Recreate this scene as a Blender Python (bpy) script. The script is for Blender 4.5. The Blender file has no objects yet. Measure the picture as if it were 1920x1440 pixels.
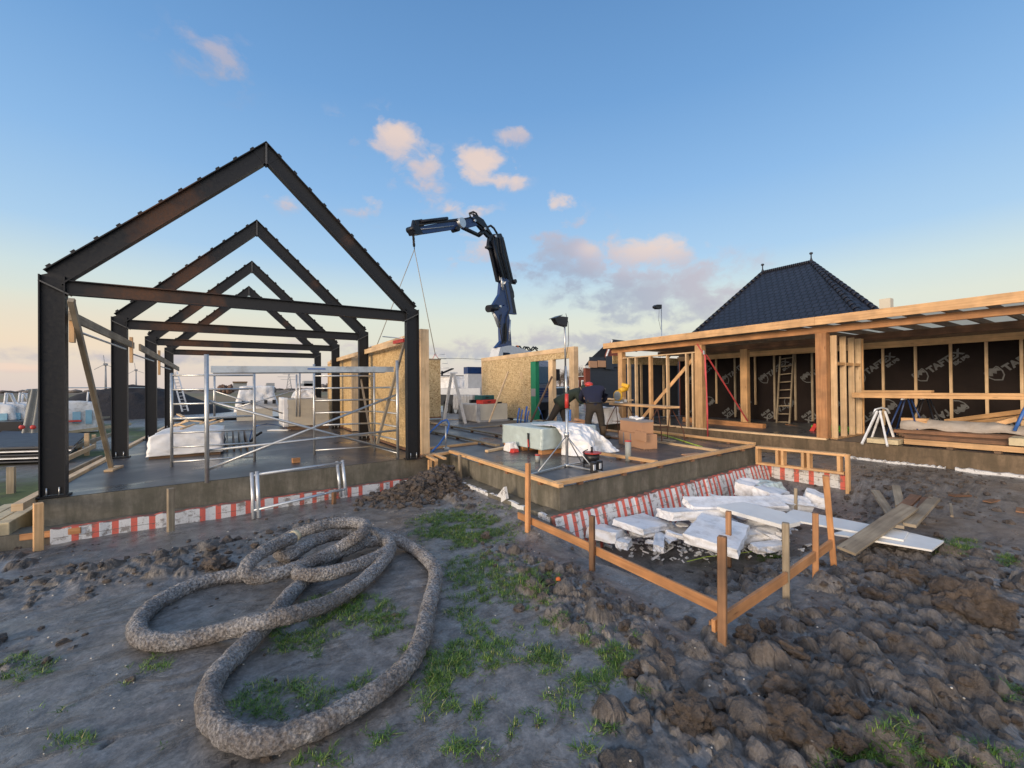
import bpy, bmesh, math, random
import numpy as np
from mathutils import Vector, Matrix, Quaternion
R = math.radians
random.seed(7); rng = np.random.default_rng(7)
scene = bpy.context.scene
COL = scene.collection

# ---------------------------------------------------------------- camera
FPX, YAW, PITCH, ROLL = 794.17, .5767, .0069, -.0104
CAM = Vector((0, 0, 1.4))
fw = Vector((math.sin(YAW)*math.cos(PITCH), math.cos(YAW)*math.cos(PITCH), math.sin(PITCH)))
_r0 = Vector((math.cos(YAW), -math.sin(YAW), 0)); _u0 = _r0.cross(fw)
rt = _r0*math.cos(ROLL)+_u0*math.sin(ROLL); up = -_r0*math.sin(ROLL)+_u0*math.cos(ROLL)
cd = bpy.data.cameras.new('camera'); cam = bpy.data.objects.new('camera', cd); COL.objects.link(cam)
cd.sensor_fit = 'HORIZONTAL'; cd.sensor_width = 36; cd.lens = FPX/1920*36; cd.clip_start = .05; cd.clip_end = 20000
cam.matrix_world = Matrix(((rt.x, up.x, -fw.x, CAM.x), (rt.y, up.y, -fw.y, CAM.y), (rt.z, up.z, -fw.z, CAM.z), (0, 0, 0, 1)))
scene.camera = cam

def W(px, py, x=None, y=None, z=None):
    """survey helper: the point of the photographed sight line lying on a real plane x=, y= or z= (metres)"""
    d = fw+rt*((px-960)/FPX)-up*((py-720)/FPX)
    if x is not None: t = (x-CAM.x)/d.x
    elif y is not None: t = (y-CAM.y)/d.y
    else: t = (z-CAM.z)/d.z
    return CAM+d*t

def V(*a): return Vector(a)

# ---------------------------------------------------------------- mesh builder
class MB:
    def __init__(s): s.v = []; s.f = []; s.uv = []; s.sm = []; s.mi = []
    def add(s, vs, fs, uvs=None, smooth=False, mi=0):
        o = len(s.v); s.v += [tuple(v) for v in vs]
        for i, f in enumerate(fs):
            s.f.append([o+k for k in f]); s.sm.append(smooth); s.mi.append(mi)
            s.uv += (uvs[i] if uvs else [(0, 0)]*len(f))
        return s
    def beam(s, p0, p1, w, h, side=None, mi=0, ends=(0, 0)):
        """box from p0 to p1; w along side vector, h along the other"""
        p0, p1 = Vector(p0), Vector(p1); d = p1-p0; L = d.length or 1e-6; d = d/L
        if side is None:
            side = d.cross(V(0, 0, 1))
            if side.length < 1e-3: side = V(1, 0, 0)
        side = Vector(side); side = (side-d*side.dot(d)).normalized(); n = d.cross(side).normalized()
        a, b = side*(w/2), n*(h/2)
        vs = [p0-a-b, p0+a-b, p0+a+b, p0-a+b, p1-a-b, p1+a-b, p1+a+b, p1-a+b]
        fs = [(0, 3, 2, 1), (4, 5, 6, 7), (0, 1, 5, 4), (1, 2, 6, 5), (2, 3, 7, 6), (3, 0, 4, 7)]
        if (a.cross(b)).dot(d) < 0: fs = [tuple(reversed(f)) for f in fs]
        ou, ov = random.random()*50, random.random()*50
        co = {0: (0, 0), 1: (0, w), 2: (0, w+h), 3: (0, 2*w+h)}
        uvs = []
        for k, f in enumerate(fs):
            q = []
            for i in f:
                t = L if i >= 4 else 0
                c = i % 4
                if k < 2: q.append((ou+900+(w if c in (1, 2) else 0), ov+(h if c in (2, 3) else 0)))
                else:
                    base = [0, w, w+h, 2*w+h][c]
                    if k == 5 and c == 0: base = 2*w+2*h
                    q.append((ou+t, ov+base))
            uvs.append(q)
        return s.add(vs, fs, uvs, False, mi)
    def box(s, c, size, rz=0, mi=0, rx=0, ry=0):
        M = Matrix.Rotation(rz, 3, 'Z') @ Matrix.Rotation(ry, 3, 'Y') @ Matrix.Rotation(rx, 3, 'X')
        c = Vector(c); sx, sy, sz = size
        ax = M @ V(1, 0, 0)
        az_ = M @ V(0, 0, 1)
        if sz > sx and sz > sy: return s.beam(c-az_*sz/2, c+az_*sz/2, sx, sy, side=ax, mi=mi)
        if sx >= sy: return s.beam(c-ax*sx/2, c+ax*sx/2, sy, sz, side=M @ V(0, 1, 0), mi=mi)
        ay = M @ V(0, 1, 0)
        return s.beam(c-ay*sy/2, c+ay*sy/2, sx, sz, side=M @ V(1, 0, 0), mi=mi)
    def aabb(s, x0, x1, y0, y1, z0, z1, mi=0):
        return s.box(((x0+x1)/2, (y0+y1)/2, (z0+z1)/2), (abs(x1-x0), abs(y1-y0), abs(z1-z0)), mi=mi)
    def tube(s, pts, r, seg=8, caps=True, mi=0, rs=None, closed=False):
        pts = [Vector(p) for p in pts]; n = len(pts)
        prev = None; vs = []; L = 0; lens = []
        for i, p in enumerate(pts):
            if closed: t = pts[(i+1) % n]-pts[i-1]
            else: t = pts[min(i+1, n-1)]-pts[max(i-1, 0)]
            t.normalize()
            if prev is None:
                a = t.cross(V(0, 0, 1))
                if a.length < 1e-3: a = V(1, 0, 0)
                a.normalize()
            else:
                a = prev-t*prev.dot(t); a.normalize()
            prev = a; b = t.cross(a)
            rr = rs[i] if rs else r
            if i: L += (pts[i]-pts[i-1]).length
            lens.append(L)
            for k in range(seg):
                an = 2*math.pi*k/seg; vs.append(p+a*math.cos(an)*rr+b*math.sin(an)*rr)
        fs = []; uvs = []
        for i in range(n if closed else n-1):
            j = (i+1) % n
            for k in range(seg):
                k2 = (k+1) % seg
                fs.append((i*seg+k, i*seg+k2, j*seg+k2, j*seg+k))
                uvs.append([(lens[i], k/seg), (lens[i], (k+1)/seg), (lens[j], (k+1)/seg), (lens[j], k/seg)])
        sm = [True]*len(fs)
        o = len(s.v); s.add(vs, fs, uvs, True, mi)
        if caps and not closed:
            s.f.append([o+k for k in reversed(range(seg))]); s.sm.append(False); s.mi.append(mi); s.uv += [(0, 0)]*seg
            s.f.append([o+(n-1)*seg+k for k in range(seg)]); s.sm.append(False); s.mi.append(mi); s.uv += [(0, 0)]*seg
        return s
    def cyl(s, p0, p1, r0, r1=None, seg=12, mi=0):
        return s.tube([p0, p1], r0, seg, True, mi, rs=[r0, r0 if r1 is None else r1])
    def prism(s, poly, ext, mi=0):
        """poly: 3-D polygon, ext: extrusion vector"""
        poly = [Vector(p) for p in poly]; e = Vector(ext); n = len(poly)
        vs = poly+[p+e for p in poly]
        nrm = V(0, 0, 0)
        for i in range(n): nrm += poly[i].cross(poly[(i+1) % n])
        flip = nrm.dot(e) > 0
        def uvp(p): return (p.x+p.y*.7, p.z+p.y*.3)
        fs = [tuple(reversed(range(n))) if flip else tuple(range(n)), tuple(range(n, 2*n)) if flip else tuple(reversed(range(n, 2*n)))]
        for i in range(n):
            j = (i+1) % n; q = (i, j, n+j, n+i); fs.append(q if flip else tuple(reversed(q)))
        uvs = [[uvp(vs[i]) for i in f] for f in fs]
        return s.add(vs, fs, uvs, False, mi)
    def blob(s, c, size, seed=0, sub=2, amp=.25, rz=0, mi=0, freq=1.6, smooth=True, flat=None, facet=0):
        bm = bmesh.new(); bmesh.ops.create_icosphere(bm, subdivisions=sub, radius=1)
        from mathutils import noise
        M = Matrix.Rotation(rz, 3, 'Z')
        vs = []
        for v in bm.verts:
            n = noise.noise(v.co*freq+V(seed*3.1, seed*1.7, seed*.9))+.5*noise.noise(v.co*freq*2.3+V(seed, 5, seed))
            if facet: n += .22*noise.noise(v.co*11+V(seed, 0, 0))
            if facet: n += facet*(.55-noise.voronoi(v.co*1.5+V(seed, seed*.3, 0))[0][0]*1.5)+.35*facet*(.4-noise.voronoi(v.co*3.6+V(seed, 1, 0))[0][0]*1.4)
            q = v.co*(1+amp*n)
            if flat is not None: q.z = max(q.z, flat)
            q = V(q.x*size[0], q.y*size[1], q.z*size[2]); vs.append(Vector(c)+M @ q)
        fs = [tuple(v.index for v in f.verts) for f in bm.faces]; bm.free()
        return s.add(vs, fs, None, smooth, mi)
    def grid(s, nx, ny, fn, smooth=True, mi=0, wrap=False):
        vs = [fn(i/(nx-1), j/(ny-1)) for j in range(ny) for i in range(nx)]
        fs = []; uvs = []
        for j in range(ny-1):
            for i in range(nx-1):
                fs.append((j*nx+i, j*nx+i+1, (j+1)*nx+i+1, (j+1)*nx+i))
                uvs.append([(i/(nx-1), j/(ny-1)), ((i+1)/(nx-1), j/(ny-1)), ((i+1)/(nx-1), (j+1)/(ny-1)), (i/(nx-1), (j+1)/(ny-1))])
        return s.add(vs, fs, uvs, smooth, mi)
    def build(s, name, mats, parent=None, bevel=0, org=None):
        me = bpy.data.meshes.new(name)
        o3 = Vector(org) if org is not None else (Vector(parent.get('_org', (0, 0, 0))) if parent is not None else V(0, 0, 0))
        me.from_pydata([(v[0]-o3.x, v[1]-o3.y, v[2]-o3.z) for v in s.v], [], s.f)
        uvl = me.uv_layers.new(name='UVMap'); uvl.data.foreach_set('uv', np.array(s.uv, dtype=np.float32).ravel())
        me.polygons.foreach_set('use_smooth', s.sm); me.polygons.foreach_set('material_index', s.mi)
        for m in (mats if isinstance(mats, (list, tuple)) else [mats]): me.materials.append(m)
        me.update()
        ob = bpy.data.objects.new(name, me); COL.objects.link(ob)
        if parent is not None:
            ob.parent = parent; ob['_org'] = tuple(o3)
        else: ob.location = o3; ob['_org'] = tuple(o3)
        if bevel:
            b = ob.modifiers.new('edge', 'BEVEL'); b.width = bevel; b.segments = 1; b.limit_method = 'ANGLE'; b.angle_limit = R(50)
        return ob

def tag(o, label=None, cat=None, group=None, kind=None):
    if label and not kind and not o.get('kind'): o['kind'] = 'thing'
    if label: o['label'] = label
    if cat: o['category'] = cat
    if group: o['group'] = group
    if kind: o['kind'] = kind
    return o
def thing(name, loc, label, cat, group=None):
    o = bpy.data.objects.new(name, None); COL.objects.link(o); o.location = Vector(loc); o['_org'] = tuple(Vector(loc))
    o.empty_display_size = .1
    return tag(o, label, cat, group)
def copy_thing(root, loc, label, rz=None, scale=None):
    r = root.copy(); COL.objects.link(r); r.location = Vector(loc); r['label'] = label
    if rz is not None: r.rotation_euler = (0, 0, rz)
    if scale: r.scale = (scale,)*3
    for ch in list(root.children):
        c = ch.copy(); COL.objects.link(c); c.parent = r
        for g in list(ch.children):
            d = g.copy(); COL.objects.link(d); d.parent = c
    return r

# ---------------------------------------------------------------- materials
class NT:
    def __init__(s, name):
        s.m = bpy.data.materials.new(name); s.m.use_nodes = True; s.t = s.m.node_tree; s.n = s.t.nodes; s.l = s.t.links
        s.b = s.n['Principled BSDF']
    def N(s, typ, **kw):
        n = s.n.new(typ)
        for k, v in kw.items():
            if k.startswith('i_'):
                key = k[2:].replace('_', ' '); n.inputs[int(key) if key.isdigit() else key].default_value = v
            else: setattr(n, k, v)
        return n
    def L(s, a, b): s.l.new(a, b); return s
    def coord(s, which='Object', scale=(1, 1, 1), rot=(0, 0, 0), src=None):
        c = s.N('ShaderNodeTexCoord'); m = s.N('ShaderNodeMapping'); m.inputs['Scale'].default_value = scale; m.inputs['Rotation'].default_value = rot
        s.L(src if src is not None else c.outputs[which], m.inputs['Vector']); return m.outputs['Vector']
    def world(s, scale=(1, 1, 1)):
        g = s.N('ShaderNodeNewGeometry'); return s.coord(scale=scale, src=g.outputs['Position'])
    def noise(s, vec, scale, detail=4, rough=.55, dist=0):
        n = s.N('ShaderNodeTexNoise'); n.inputs['Scale'].default_value = scale; n.inputs['Detail'].default_value = detail
        n.inputs['Roughness'].default_value = rough; n.inputs['Distortion'].default_value = dist
        if vec is not None: s.L(vec, n.inputs['Vector'])
        return n.outputs['Fac']
    def voro(s, vec, scale, feature='F1', out='Distance', rnd=1):
        n = s.N('ShaderNodeTexVoronoi', feature=feature); n.inputs['Scale'].default_value = scale; n.inputs['Randomness'].default_value = rnd
        s.L(vec, n.inputs['Vector']); return n.outputs[out]
    def ramp(s, fac, stops, interp='LINEAR'):
        r = s.N('ShaderNodeValToRGB'); r.color_ramp.interpolation = interp
        e = r.color_ramp.elements
        while len(e) < len(stops): e.new(.5)
        for i, (p, c) in enumerate(stops):
            e[i].position = p; e[i].color = (c[0], c[1], c[2], 1) if isinstance(c, (tuple, list)) else (c, c, c, 1)
        s.L(fac, r.inputs['Fac']); return r.outputs['Color']
    def mix(s, fac, a, b, typ='MIX'):
        m = s.N('ShaderNodeMix', data_type='RGBA', blend_type=typ)
        for k, v in ((0, fac), (6, a), (7, b)):
            if hasattr(v, 'is_linked') or isinstance(v, bpy.types.NodeSocket): s.L(v, m.inputs[k])
            else: m.inputs[k].default_value = v if k == 0 else (v[0], v[1], v[2], 1)
        return m.outputs[2]
    def math(s, op, a, b=0, c=None, clamp=False):
        m = s.N('ShaderNodeMath', operation=op, use_clamp=clamp)
        for k, v in ((0, a), (1, b), (2, c)):
            if v is None: continue
            if isinstance(v, bpy.types.NodeSocket): s.L(v, m.inputs[k])
            else: m.inputs[k].default_value = v
        return m.outputs[0]
    def out(s, color=None, rough=None, metal=None, bump=None, bstr=.3, bdist=.01, spec=None):
        for k, v in (('Base Color', color), ('Roughness', rough), ('Metallic', metal), ('Specular IOR Level', spec)):
            if v is None: continue
            if isinstance(v, bpy.types.NodeSocket): s.L(v, s.b.inputs[k])
            else: s.b.inputs[k].default_value = (v[0], v[1], v[2], 1) if k == 'Base Color' else v
        if bump is not None:
            b = s.N('ShaderNodeBump'); b.inputs['Strength'].default_value = bstr; b.inputs['Distance'].default_value = bdist
            s.L(bump, b.inputs['Height']); s.L(b.outputs['Normal'], s.b.inputs['Normal'])
        return s.m
    def rnd(s): return s.N('ShaderNodeObjectInfo').outputs['Random']

def wood(name, light, dark, dirt=.0, rough=.65, wet=(.05, .035, .025)):
    t = NT(name)
    uv = t.coord('UV', (1.2, 28, 1)); g = t.noise(uv, 1.0, 5, .6, .4)
    uv2 = t.coord('UV', (1.5, 9, 1)); k = t.voro(uv2, 1.0)
    c = t.ramp(g, [(.3, dark), (.62, light)])
    kn = t.ramp(k, [(.035, 1), (.09, 0)])
    c = t.mix(t.math('MULTIPLY', kn, .75), c, (dark[0]*.35, dark[1]*.28, dark[2]*.22))
    big = t.noise(t.world((1, 1, 1)), 2.2, 3, .6)
    v = t.math('MULTIPLY_ADD', t.rnd(), .28, .82)
    hsv = t.N('ShaderNodeHueSaturation'); t.L(c, hsv.inputs['Color']); t.L(v, hsv.inputs['Value']); c = hsv.outputs['Color']
    d = t.ramp(big, [(.38, 1), (.66, 0)])
    c = t.mix(t.math('MULTIPLY', d, .25+dirt), c, wet)
    return t.out(c, rough, 0, g, .35, .004)

def simple(name, col, rough=.5, metal=0, var=.15, nscale=6, bump=0, bdist=.005, dirt=None, dirtamt=.5, dscale=3):
    t = NT(name); p = t.coord('Object')
    n = t.noise(p, nscale, 4)
    c = t.ramp(n, [(.25, tuple(x*(1-var) for x in col)), (.75, tuple(min(1, x*(1+var)) for x in col))])
    if dirt is not None:
        d = t.ramp(t.noise(t.world(), dscale, 6, .65), [(.48, 0), (.68, 1)])
        c = t.mix(t.math('MULTIPLY', d, dirtamt), c, dirt)
    r = t.ramp(n, [(.3, max(0, rough-.08)), (.7, min(1, rough+.08))])
    return t.out(c, r, metal, n if bump else None, bump, bdist)

M = {}
M['wood'] = wood('pine', (.84, .52, .255), (.62, .35, .155), .06)
M['wood_pale'] = wood('pale_pine', (.84, .62, .38), (.68, .45, .24), .03)
M['wood_grey'] = wood('weathered_wood', (.42, .35, .25), (.26, .2, .13), .2)
M['wood_orange'] = wood('orange_pine', (.66, .33, .14), (.46, .2, .075), .15)
M['wood_stake'] = wood('stake_wood', (.42, .22, .105), (.23, .11, .05), .45)
M['wood_red'] = wood('brown_board', (.33, .17, .09), (.2, .095, .05), .3)
M['wood_dark'] = wood('dark_timber', (.26, .16, .09), (.15, .085, .045), .3)
M['galv'] = simple('galvanised_tube', (.55, .57, .58), .38, .75, .12, 20)
M['alu'] = simple('aluminium', (.62, .66, .7), .35, .55, .1, 10, dirt=(.25, .22, .2), dirtamt=.5)
M['white'] = simple('white_plastic', (.78, .79, .8), .45, 0, .05, 4, dirt=(.4, .37, .33), dirtamt=.6, dscale=5)
M['foil_white'] = simple('white_sheeting', (.82, .82, .82), .4, 0, .06, 5, .4, .02, dirt=(.5, .48, .45), dirtamt=.4)
M['foil_teal'] = simple('teal_sheeting', (.50, .60, .60), .35, 0, .1, 6, .5, .02)
M['foil_grey'] = simple('grey_sheeting', (.36, .36, .36), .35, 0, .15, 6, .6, .02)
M['gypsum'] = simple('plasterboard', (.6, .55, .45), .8, 0, .08, 3)
M['black'] = simple('black_plastic', (.02, .02, .022), .4, 0, .2)
M['rubber'] = simple('rubber', (.025, .025, .025), .7, 0, .2)
M['red'] = simple('red_plastic', (.55, .05, .04), .4, 0, .15)
M['strap'] = simple('strap_red', (.62, .09, .1), .6, 0, .15)
M['orange'] = simple('orange_paint', (.7, .16, .03), .45, 0, .15)
M['yellow'] = simple('yellow_plastic', (.72, .42, .03), .45, 0, .12)
M['blue'] = simple('blue_pipe', (.05, .16, .5), .4, 0, .15)
M['lime'] = simple('lime_plastic', (.48, .68, .08), .5, 0, .1, dirt=(.15, .14, .1))
M['teal_tool'] = simple('teal_case', (.015, .09, .09), .5, 0, .2)
M['crane_blue'] = simple('crane_blue', (.012, .042, .15), .35, 0, .15, 8, dirt=(.02, .025, .04), dirtamt=.5)
M['crane_dark'] = simple('crane_dark', (.007, .009, .016), .45, .2, .2)
M['navy'] = simple('navy_cloth', (.012, .015, .04), .9, 0, .3, 10, .4, .01)
M['green_coat'] = simple('green_cloth', (.028, .04, .028), .9, 0, .3, 10, .4, .01)
M['trousers'] = simple('brown_work_cloth', (.035, .028, .022), .9, 0, .35, 10, .4, .01)
M['boots'] = simple('muddy_boots', (.1, .065, .035), .8, 0, .3, 12)
M['skin'] = simple('skin', (.5, .28, .2), .5, 0, .05)
M['card'] = simple('cardboard', (.46, .26, .15), .8, 0, .08, 3)
M['tape'] = simple('grey_tape', (.25, .24, .25), .5, 0, .08)
M['concrete_blk'] = simple('grey_pipe', (.32, .34, .33), .6, 0, .08)
M['slate'] = simple('dark_cladding', (.028, .035, .05), .6, 0, .25, 3)
M['glass'] = simple('window_glass', (.05, .07, .09), .08, 0, .1)
M['paint_white'] = simple('white_paint', (.75, .75, .73), .5, 0, .05)
M['brick'] = simple('red_brick', (.2, .055, .035), .8, 0, .2, 8)
M['suv'] = simple('pale_blue_car_paint', (.35, .45, .5), .25, .3, .05)
M['truck_grey'] = simple('truck_grey_paint', (.16, .18, .22), .3, .2, .1)
M['truck_white'] = simple('truck_white_paint', (.6, .62, .64), .35, 0, .08)
M['green_tape'] = simple('green_membrane', (.01, .2, .1), .5, 0, .1)
M['fleece'] = simple('grey_felt', (.42, .38, .34), .85, 0, .12, 5, .5, .02, dirt=(.2, .15, .1))
M['heap'] = simple('black_soil', (.018, .016, .018), .9, 0, .4, 6, 1, .05)
M['bark'] = simple('bare_twigs', (.16, .12, .09), .9, 0, .2, 4)
M['far_grey'] = simple('distant_grey', (.3, .32, .34), .8, 0, .1)
M['pale_insul'] = simple('pale_insulation_board', (.62, .52, .33), .7, 0, .08, 4, dirt=(.12, .1, .08), dirtamt=.5)
M['mesh_grey'] = simple('grey_netting', (.3, .31, .3), .8, 0, .1)

# OSB
def osb(name, a, b, k):
    t = NT(name); p = t.coord('Object')
    v1 = t.N('ShaderNodeTexVoronoi'); v1.inputs['Scale'].default_value = 1
    m1 = t.coord('Object', (14, 14, 34), (0.3, .3, .5)); ns = t.N('ShaderNodeTexNoise'); ns.inputs['Scale'].default_value = 3
    mm = t.N('ShaderNodeVectorMath', operation='MULTIPLY_ADD'); t.L(ns.outputs['Color'], mm.inputs[0]); mm.inputs[1].default_value = (3, 3, 3); t.L(m1, mm.inputs[2])
    t.L(mm.outputs[0], v1.inputs['Vector'])
    v2 = t.N('ShaderNodeTexVoronoi'); v2.inputs['Scale'].default_value = 1; m2 = t.coord('Object', (36, 36, 12), (.4, .2, .9)); t.L(m2, v2.inputs['Vector'])
    s1 = t.N('ShaderNodeSeparateColor'); t.L(v1.outputs['Color'], s1.inputs[0]); s2 = t.N('ShaderNodeSeparateColor'); t.L(v2.outputs['Color'], s2.inputs[0])
    f = t.math('ADD', t.math('MULTIPLY', s1.outputs[0], .55), t.math('MULTIPLY', s2.outputs[1], .45))
    c = t.ramp(f, [(.12, k), (.35, a), (.7, b), (.92, tuple(min(1, x*1.18) for x in b))])
    return t.out(c, .6, 0, f, .3, .003)
M['osb'] = osb('osb', (.5, .35, .17), (.62, .47, .26), (.3, .18, .07))
M['osb_gold'] = osb('osb_gold', (.56, .38, .17), (.66, .47, .23), (.44, .27, .11))

# steel with rust patches
def steel(name, rustamt):
    t = NT(name); p = t.coord('Object', (.5, .5, .5)); n = t.noise(p, 1.1, 5, .6, .3); f = t.noise(t.coord('Object'), 25, 4)
    base = t.ramp(f, [(.3, (.009, .010, .012)), (.7, (.018, .019, .023))])
    rust = t.ramp(f, [(.3, (.055, .026, .015)), (.7, (.13, .055, .025))])
    c = t.mix(t.ramp(n, [(.60-rustamt, 0), (.70-rustamt, 1)]), base, rust)
    return t.out(c, t.ramp(f, [(.3, .42), (.7, .62)]), .25, f, .15, .002)
M['steel'] = steel('dark_steel', 0.0)
M['steel_rust'] = steel('rusty_steel', .07)

# concrete, wet
def concrete(name, wetness, base=(.16, .145, .13), side=False):
    t = NT(name); p = t.world(); n = t.noise(p, .55, 6, .62, .5); f = t.noise(p, 14, 6, .7); g = t.noise(p, 2.5, 6, .7, .8)
    c = t.ramp(g, [(.3, tuple(x*.55 for x in base)), (.68, base)])
    c = t.mix(.5, c, t.ramp(f, [(.3, (.35, .35, .35)), (.7, (.75, .75, .75))]), 'OVERLAY')
    if side:
        w = t.noise(t.world((1.6, 1.6, .3)), 3.0, 5, .7); c = t.mix(t.ramp(w, [(.42, .7), (.62, 0)]), c, (base[0]*.38, base[1]*.4, base[2]*.36))
        return t.out(c, .75, 0, f, .5, .006)
    wet = t.ramp(n, [(.56-wetness, 1), (.66-wetness, 0)])
    pud = t.ramp(n, [(.30, 1), (.40, 0)])
    c = t.mix(t.math('MULTIPLY', wet, .6), c, (.05, .05, .055))
    r = t.ramp(n, [(.30, .05), (.36, .22), (.46, .36), (.64, .5)])
    return t.out(c, r, 0, f, .12, .003, spec=.5)
M['slab_wet'] = concrete('wet_concrete', -.02, (.13, .125, .125))
M['slab_side'] = concrete('cast_concrete_side', 0, (.22, .2, .16), side=True)
M['slab_brown'] = concrete('brown_concrete_side', 0, (.2, .14, .085), side=True)

# polystyrene, with and without stripes
def eps(name, stripes=None):
    t = NT(name); p = t.world(); f = t.noise(p, 9, 6, .7); q = t.voro(p, 60)
    c = t.ramp(q, [(.1, (.74, .75, .76)), (.6, (.66, .67, .68))])
    d = t.ramp(f, [(.53, 0), (.62, 1)])
    if stripes:
        uv = t.N('ShaderNodeTexCoord').outputs['UV']; sx = t.N('ShaderNodeSeparateXYZ'); t.L(uv, sx.inputs[0]); u = sx.outputs[0]
        a = t.math('FRACT', t.math('DIVIDE', u, stripes[0]))
        on = t.math('LESS_THAN', a, stripes[1])
        if len(stripes) > 2:   # gap between printed blocks, with a slight skew down the face
            b = t.math('FRACT', t.math('DIVIDE', u, stripes[2])); on = t.math('MULTIPLY', on, t.math('GREATER_THAN', b, .14))
        c = t.mix(t.math('MULTIPLY', on, .93), c, (.66, .1, .06))
        seam = t.math('LESS_THAN', t.math('FRACT', t.math('MULTIPLY', sx.outputs[1], 9)), .08)
        c = t.mix(t.math('MULTIPLY', t.math('MULTIPLY', seam, t.ramp(t.noise(p, 7, 2), [(.45, 0), (.5, 1)])), .7), c, (.12, .1, .09))
    c = t.mix(t.math('MULTIPLY', d, .8), c, (.17, .14, .12))
    return t.out(c, .75, 0, q, .3, .003)
M['eps'] = eps('polystyrene')
M['eps_clean'] = simple('clean_polystyrene', (.8, .81, .83), .7, 0, .05, 30, .3, .003, dirt=(.3, .27, .25), dirtamt=.45, dscale=5)
M['eps_a'] = eps('striped_polystyrene_wide', (.19, .36, 1.3))
M['eps_b'] = eps('striped_polystyrene_fine', (.15, .42, 1.05))
M['eps_c'] = eps('striped_polystyrene_right', (.27, .34))

# black facing membrane
t = NT('black_membrane'); n = t.noise(t.coord('Object'), 1.3, 5); M['membrane'] = t.out(t.ramp(n, [(.3, (.008, .005, .005)), (.7, (.018, .012, .011))]), .75, 0, n, .3, .03, spec=.2)
M['print'] = simple('grey_print', (.11, .115, .12), .7, 0, .3, 8)
# roof tiles
t = NT('dark_roof_tiles'); uv = t.N('ShaderNodeTexCoord').outputs['UV']
br = t.N('ShaderNodeTexBrick'); br.offset = .5; t.L(uv, br.inputs['Vector'])
for k, v in (('Scale', 1.0), ('Mortar Size', .035), ('Mortar Smooth', .6), ('Brick Width', .3), ('Row Height', .34)): br.inputs[k].default_value = v
br.inputs['Color1'].default_value = (.010, .012, .022, 1); br.inputs['Color2'].default_value = (.016, .019, .033, 1); br.inputs['Mortar'].default_value = (.004, .004, .007, 1)
M['tiles'] = t.out(br.outputs['Color'], .45, 0, t.math('SUBTRACT', 1, br.outputs['Fac']), 1, .05)
# pipe wrap
t = NT('coconut_fibre_wrap'); p = t.world(); a = t.noise(p, 48, 6, .8); b = t.noise(p, 4, 3); v = t.voro(t.world((1, 1, 1)), 42)
c = t.ramp(a, [(.36, (.08, .078, .08)), (.5, (.33, .325, .33)), (.63, (.66, .65, .66))])
c = t.mix(t.ramp(b, [(.4, .5), (.6, 0)]), c, (.13, .1, .08))
M['coco'] = t.out(c, .85, 0, t.math('ADD', a, v), 1.0, .03)
# ---------------------------------------------------------------- sky, sun
world = bpy.data.worlds.new('World'); scene.world = world; world.use_nodes = True
wt = world.node_tree; wn = wt.nodes; wl = wt.links; wn.clear()
def WN(typ, **kw):
    n = wn.new(typ)
    for k, v in kw.items(): setattr(n, k, v)
    return n
def WM(op, a, b=0, c=None, clamp=False):
    m = WN('ShaderNodeMath', operation=op, use_clamp=clamp)
    for k, v in ((0, a), (1, b), (2, c)):
        if v is None: continue
        if isinstance(v, bpy.types.NodeSocket): wl.new(v, m.inputs[k])
        else: m.inputs[k].default_value = v
    return m.outputs[0]
def WMix(f, a, b):
    m = WN('ShaderNodeMix', data_type='RGBA')
    for k, v in ((0, f), (6, a), (7, b)):
        if isinstance(v, bpy.types.NodeSocket): wl.new(v, m.inputs[k])
        else: m.inputs[k].default_value = v if k == 0 else (v[0], v[1], v[2], 1)
    return m.outputs[2]
def WRamp(f, stops):
    r = WN('ShaderNodeValToRGB'); e = r.color_ramp.elements
    while len(e) < len(stops): e.new(.5)
    for i, (p, c) in enumerate(stops):
        e[i].position = p; e[i].color = (*c, 1) if isinstance(c, tuple) else (c, c, c, 1)
    wl.new(f, r.inputs['Fac']); return r.outputs['Color']
SUN_AZ_DIR = V(-1, -.30, 0).normalized(); SUN_EL = R(11)
sky = WN('ShaderNodeTexSky', sky_type='NISHITA'); sky.sun_disc = False; sky.sun_elevation = SUN_EL
sky.sun_rotation = math.atan2(SUN_AZ_DIR.x, SUN_AZ_DIR.y)
tc = WN('ShaderNodeTexCoord'); sep = WN('ShaderNodeSeparateXYZ'); wl.new(tc.outputs['Generated'], sep.inputs[0])
Z = sep.outputs[2]
grad = WRamp(Z, [(0, (.60, .53, .52)), (.04, (.64, .58, .54)), (.09, (.68, .66, .55)), (.15, (.66, .69, .60)), (.20, (.56, .67, .68)), (.27, (.37, .56, .76)),
                 (.40, (.24, .44, .72)), (.55, (.15, .325, .61)), (.68, (.11, .255, .51)), (.85, (.26, .38, .58)), (1, (.34, .42, .58))])  # last two stops, overhead and unseen, are raised as extra fill light
def wdot(vec):
    n = WN('ShaderNodeVectorMath', operation='DOT_PRODUCT'); wl.new(tc.outputs['Generated'], n.inputs[0]); n.inputs[1].default_value = vec; return n.outputs['Value']
nz = WN('ShaderNodeTexNoise'); nz.inputs['Scale'].default_value = 16; nz.inputs['Detail'].default_value = 7; nz.inputs['Roughness'].default_value = .58
nz.inputs['Distortion'].default_value = .25
mp = WN('ShaderNodeMapping'); mp.inputs['Scale'].default_value = (1, 1, 1.6); wl.new(tc.outputs['Generated'], mp.inputs[0]); wl.new(mp.outputs[0], nz.inputs['Vector'])
NF = nz.outputs['Fac']
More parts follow.
